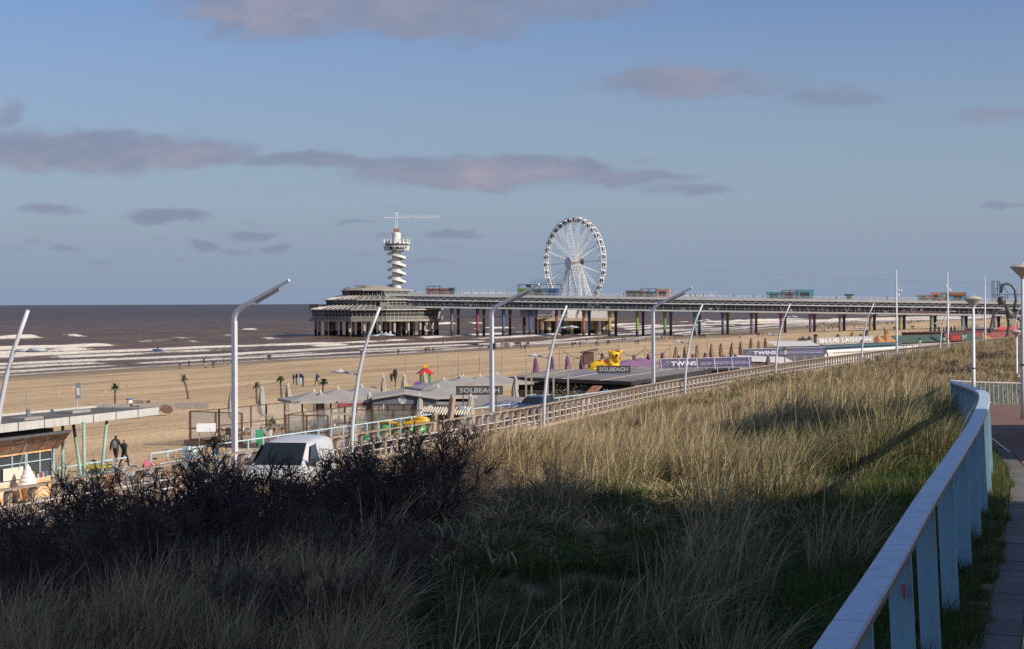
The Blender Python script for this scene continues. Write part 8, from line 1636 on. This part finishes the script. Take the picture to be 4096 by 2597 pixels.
def surfboards():
    for i, u in enumerate((3622, 3628, 3640, 3663, 3668, 3684)):
        d = 420; X = PX(u, d); z0 = zg(X, d); b = MB(); b.lathe([(.02, 0), (.25, .3), (.36, 1.2), (.34, 2.2), (.2, 2.8), (.02, 3.05)], 14, (0, 0, 0), 0, 1, .16); o = b.build('surfboard', mwh if i % 2 else M('board_navy', (.06, .07, .14), .4), None, (X, d, z0), .3, True); tag(o, '%s upright surfboard counted from the left, above the green roof' % NTH[i], 'surfboard', 'upright surfboards')
surfboards()
def lanterns():
    md = M('lantern_iron', (.035, .05, .045), .6); mg = M('lantern_glass', (.55, .50, .40), .3)
    def lant(t, z, s):
        MB().lathe([(.10*s, z), (.26*s, z+.55*s)], 6).build('glass', mg, t); MB().lathe([(.30*s, z+.55*s), (.30*s, z+.6*s), (.12*s, z+.78*s), (.03*s, z+.95*s)], 6).build('hood', md, t)
    for (u, d, lab) in ((3138, 205, 'black street lantern below the farther violet banner'), (3447, 243, 'black street lantern before the white pavilion'), (3679, 256, 'black street lantern before the green roof'), (3776, 272, 'black street lantern beside the red sign'), (3861, 294, 'black street lantern before the dark red hall')):
        t = thing('street_lantern', lab, 'lantern', (PX(u, d), d, 6.2), 0, 'black street lanterns on the promenade'); MB().lathe([(.16, 0), (.12, .5), (.07, .7), (.05, 2.6), (.08, 2.7)], 10).build('post', md, t); lant(t, 2.7, 1.0)
    for (u, v, d, s, lab) in ((3197, 1352, 305, 1.5, 'left one of the cluster of green terrace lanterns'), (3210, 1345, 308, 1.7, 'tallest of the cluster of green terrace lanterns'), (3220, 1352, 305, 1.5, 'right one of the cluster of green terrace lanterns'), (3237, 1343, 310, 1.7, 'green terrace lantern standing apart left of the black tank'), (3351, 1334, 318, 1.5, 'green terrace lantern above the first word of the letter wall'), (3443, 1334, 322, 1.5, 'green terrace lantern above the end of the letter wall')):
        X = PX(u, d); zt_ = CZ-(v-hor(u))*d/F; z0 = zg(X, d); t = thing('terrace_lantern', lab, 'lantern', (X, d, z0), 0, 'green terrace lanterns'); h = zt_-z0; MB().tube([(0, 0, 0), (0, 0, h-.95*s)], .07, 8).build('post', md, t); lant(t, h-.95*s, s)
    for (u, v, d, lab) in ((3262, 1337, 335, 'black lidded tank left above the letter wall'), (3466, 1322, 345, 'black lidded tank right above the letter wall')):
        X, z0 = PX(u, d), zg(PX(u, d), d); h = CZ-(v-hor(u))*d/F-z0; t = thing('lidded_tank', lab, 'tank', (X, d, z0)); MB().lathe([(.36, 0), (.36, h-.35)], 14).build('drum', M('tank_brown', (.13, .11, .09), .7), t); MB().lathe([(.42, h-.38), (.44, h-.25), (.25, h-.05), (.02, h)], 14).build('lid', M('tank_lid', (.03, .03, .035), .5), t)
    for (u, d, lab) in ((3600, 262, 'left iron arch before the white pavilion\'s right end'), (3637, 264, 'right iron arch before the green roof')):
        t = thing('iron_arch', lab, 'arch', (PX(u, d), d, 6.2), .3); MB().tube([(-.75, 0, 0), (-.75, 0, 1.6)]+[(-.75*math.cos(math.pi*i/8), 0, 1.6+.75*math.sin(math.pi*i/8)) for i in range(1, 8)]+[(.75, 0, 1.6), (.75, 0, 0)], .05, 6).build('bow', M('lantern_iron', (.035, .05, .045), .6), t)
    t = thing('white_notice', 'white round topped notice on a post beside the tallest mast', 'sign', (PX(3604, 258), 258, 6.2)); MB().bar((0, 0, 0), (0, 0, 1.3), .07).build('post', m_brown, t); MB().box((0, 0, 1.75), (.75, .06, .9)).build('panel', mwh, t)
    t = thing('garden_shrub', 'dark green shrub beside the white pavilion\'s stairs', 'shrub', (PX(3572, 262), 262, 6.2)); b = MB(); q = random.Random(1)
    for k in range(260): p = V(q.gauss(0, .6), q.gauss(0, .4), .8+q.gauss(0, .4)); s = V(q.gauss(0, 1), q.gauss(0, 1), 1).normalized()*.25; o = s.orthogonal().normalized()*.05; b.add([p-s, p+o, p+s, p-o], [(0, 1, 2, 3)])
    b.build('foliage', M('plant_green', (.05, .12, .03), .7), t)
lanterns()
# ------------------------------------------------------------------ plain bronze figure at the right (a generic stand-in for an artwork)
def sculpture():
    d = 330; k = d/F; t = thing('bronze_sculpture', 'abstract dark bronze sculpture of bent tubes and a cone', 'sculpture', (PX(4025, d), d, CZ-6.5-1.0)); x = lambda u: (u-4025)*k; z = lambda v: CZ-(v-hor(4025))*k-(CZ-7.5); m = M('bronze_patina', (.10, .105, .095), .5, .25, 1.5, metal=.4)
    b = MB(); b.tube([(x(4020), 0, z(1213)), (x(4032), 0, z(1245)), (x(4047), 0, z(1275))], [.12, .55, 1.05], 20); b.build('cone', m, t, smooth=True)
    b = MB(); b.tube([(x(4056), 0, z(1236)), (x(4064), 0, z(1200)), (x(4060), 0, z(1160)), (x(4045), 0, z(1140)), (x(4025), 0, z(1135)), (x(4008), 0, z(1143)), (x(4004), 0, z(1172))], [.26, .26, .25, .25, .26, .36, .2], 12); b.build('upper_tube', m, t, smooth=True)
    b = MB(); b.tube([(x(4036), 0, z(1270)), (x(4036), 0, z(1300)), (x(4030), 0, z(1340)), (x(4016), 0, 0)], [.3, .3, .32, .36], 12); b.tube([(x(4062), 0, z(1268)), (x(4086), 0, z(1284)), (x(4090), .5, z(1330)), (x(4088), .5, 0)], [.3, .3, .3, .34], 12); b.build('legs', m, t, smooth=True)
    b = MB(); b.tube([(x(4030), 0, z(1240)), (x(3998), 0, z(1243)), (x(3976), 0, z(1255)), (x(3968), 0, z(1285)), (x(3962), 0, z(1315)), (x(3955), 0, z(1332))], [.26, .26, .25, .25, .25, .34], 12); b.build('side_tube', m, t, smooth=True)
    b = MB(); b.sphere((x(4004), -.4, z(1203)), .82, 16, 10); b.tube([(x(4012), -.3, z(1210)), (x(4020), 0, z(1218))], .22, 10); b.build('ball', m, t, smooth=True)
    MB().box((x(4030), .2, .2), (7, 3, .4)).build('plinth', m_conc, t)
sculpture()
# ------------------------------------------------------------------ small things in the surf
def surf_bits():
    X, Y, z = PX(1770, 700), 640, 0; t = thing('marker_post', 'thin leaning marker post in the surf right of the restaurant', 'post', (PX(1770, 640), 640, 0)); MB().tube([(0, 0, -1), (.25, 0, 3.0)], .12, 6).build('post', m_tide, t); MB().lathe([(.2, 2.0), (.25, 2.2), (.2, 2.4)], 8).build('collar', m_tide, t)
    b = MB(); r = random.Random(9)
    for (u, v) in ((1848, 1381), (1858, 1380), (1868, 1380), (1880, 1381), (1902, 1381)):
        d = CZ*F/(v-hor(u)); 
        t = thing('groyne_rock', {1848: 'leftmost dark rock in the surf behind the middle lamp post', 1858: 'second dark rock from the left in the surf', 1868: 'third dark rock from the left in the surf', 1880: 'fourth dark rock from the left in the surf', 1902: 'dark rock standing apart right of the others in the surf'}[u], 'rock', (PX(u, d), d, 0)); b = MB(); b.sphere((0, 0, .15), .9, 8, 5, 0, (1.3, .7, .6))
        b.v = [(x*(1+r.uniform(-.2, .2)), y*(1+r.uniform(-.2, .2)), z*(1+r.uniform(-.2, .3))) for x, y, z in b.v]; b.build('stone', m_tide, t)
    u, v = 629, 1408; d = CZ*F/(v-hor(u)); t = thing('kayak', 'small blue kayak in the surf on the left', 'kayak', (PX(u, d), d, .7), .3); b = MB(); b.tube([(-1.8, 0, .15), (-1.2, 0, .0), (0, 0, -.05), (1.2, 0, 0), (1.9, 0, .25)], [.05, .3, .36, .28, .04], 10); b.build('hull', M('kayak_blue', (.05, .10, .32), .4), t, smooth=True)
    person('paddler in black sitting in the blue kayak', PX(u, d)+.1, d, .45, 200, 'sit', 'black', 'navy')
surf_bits()
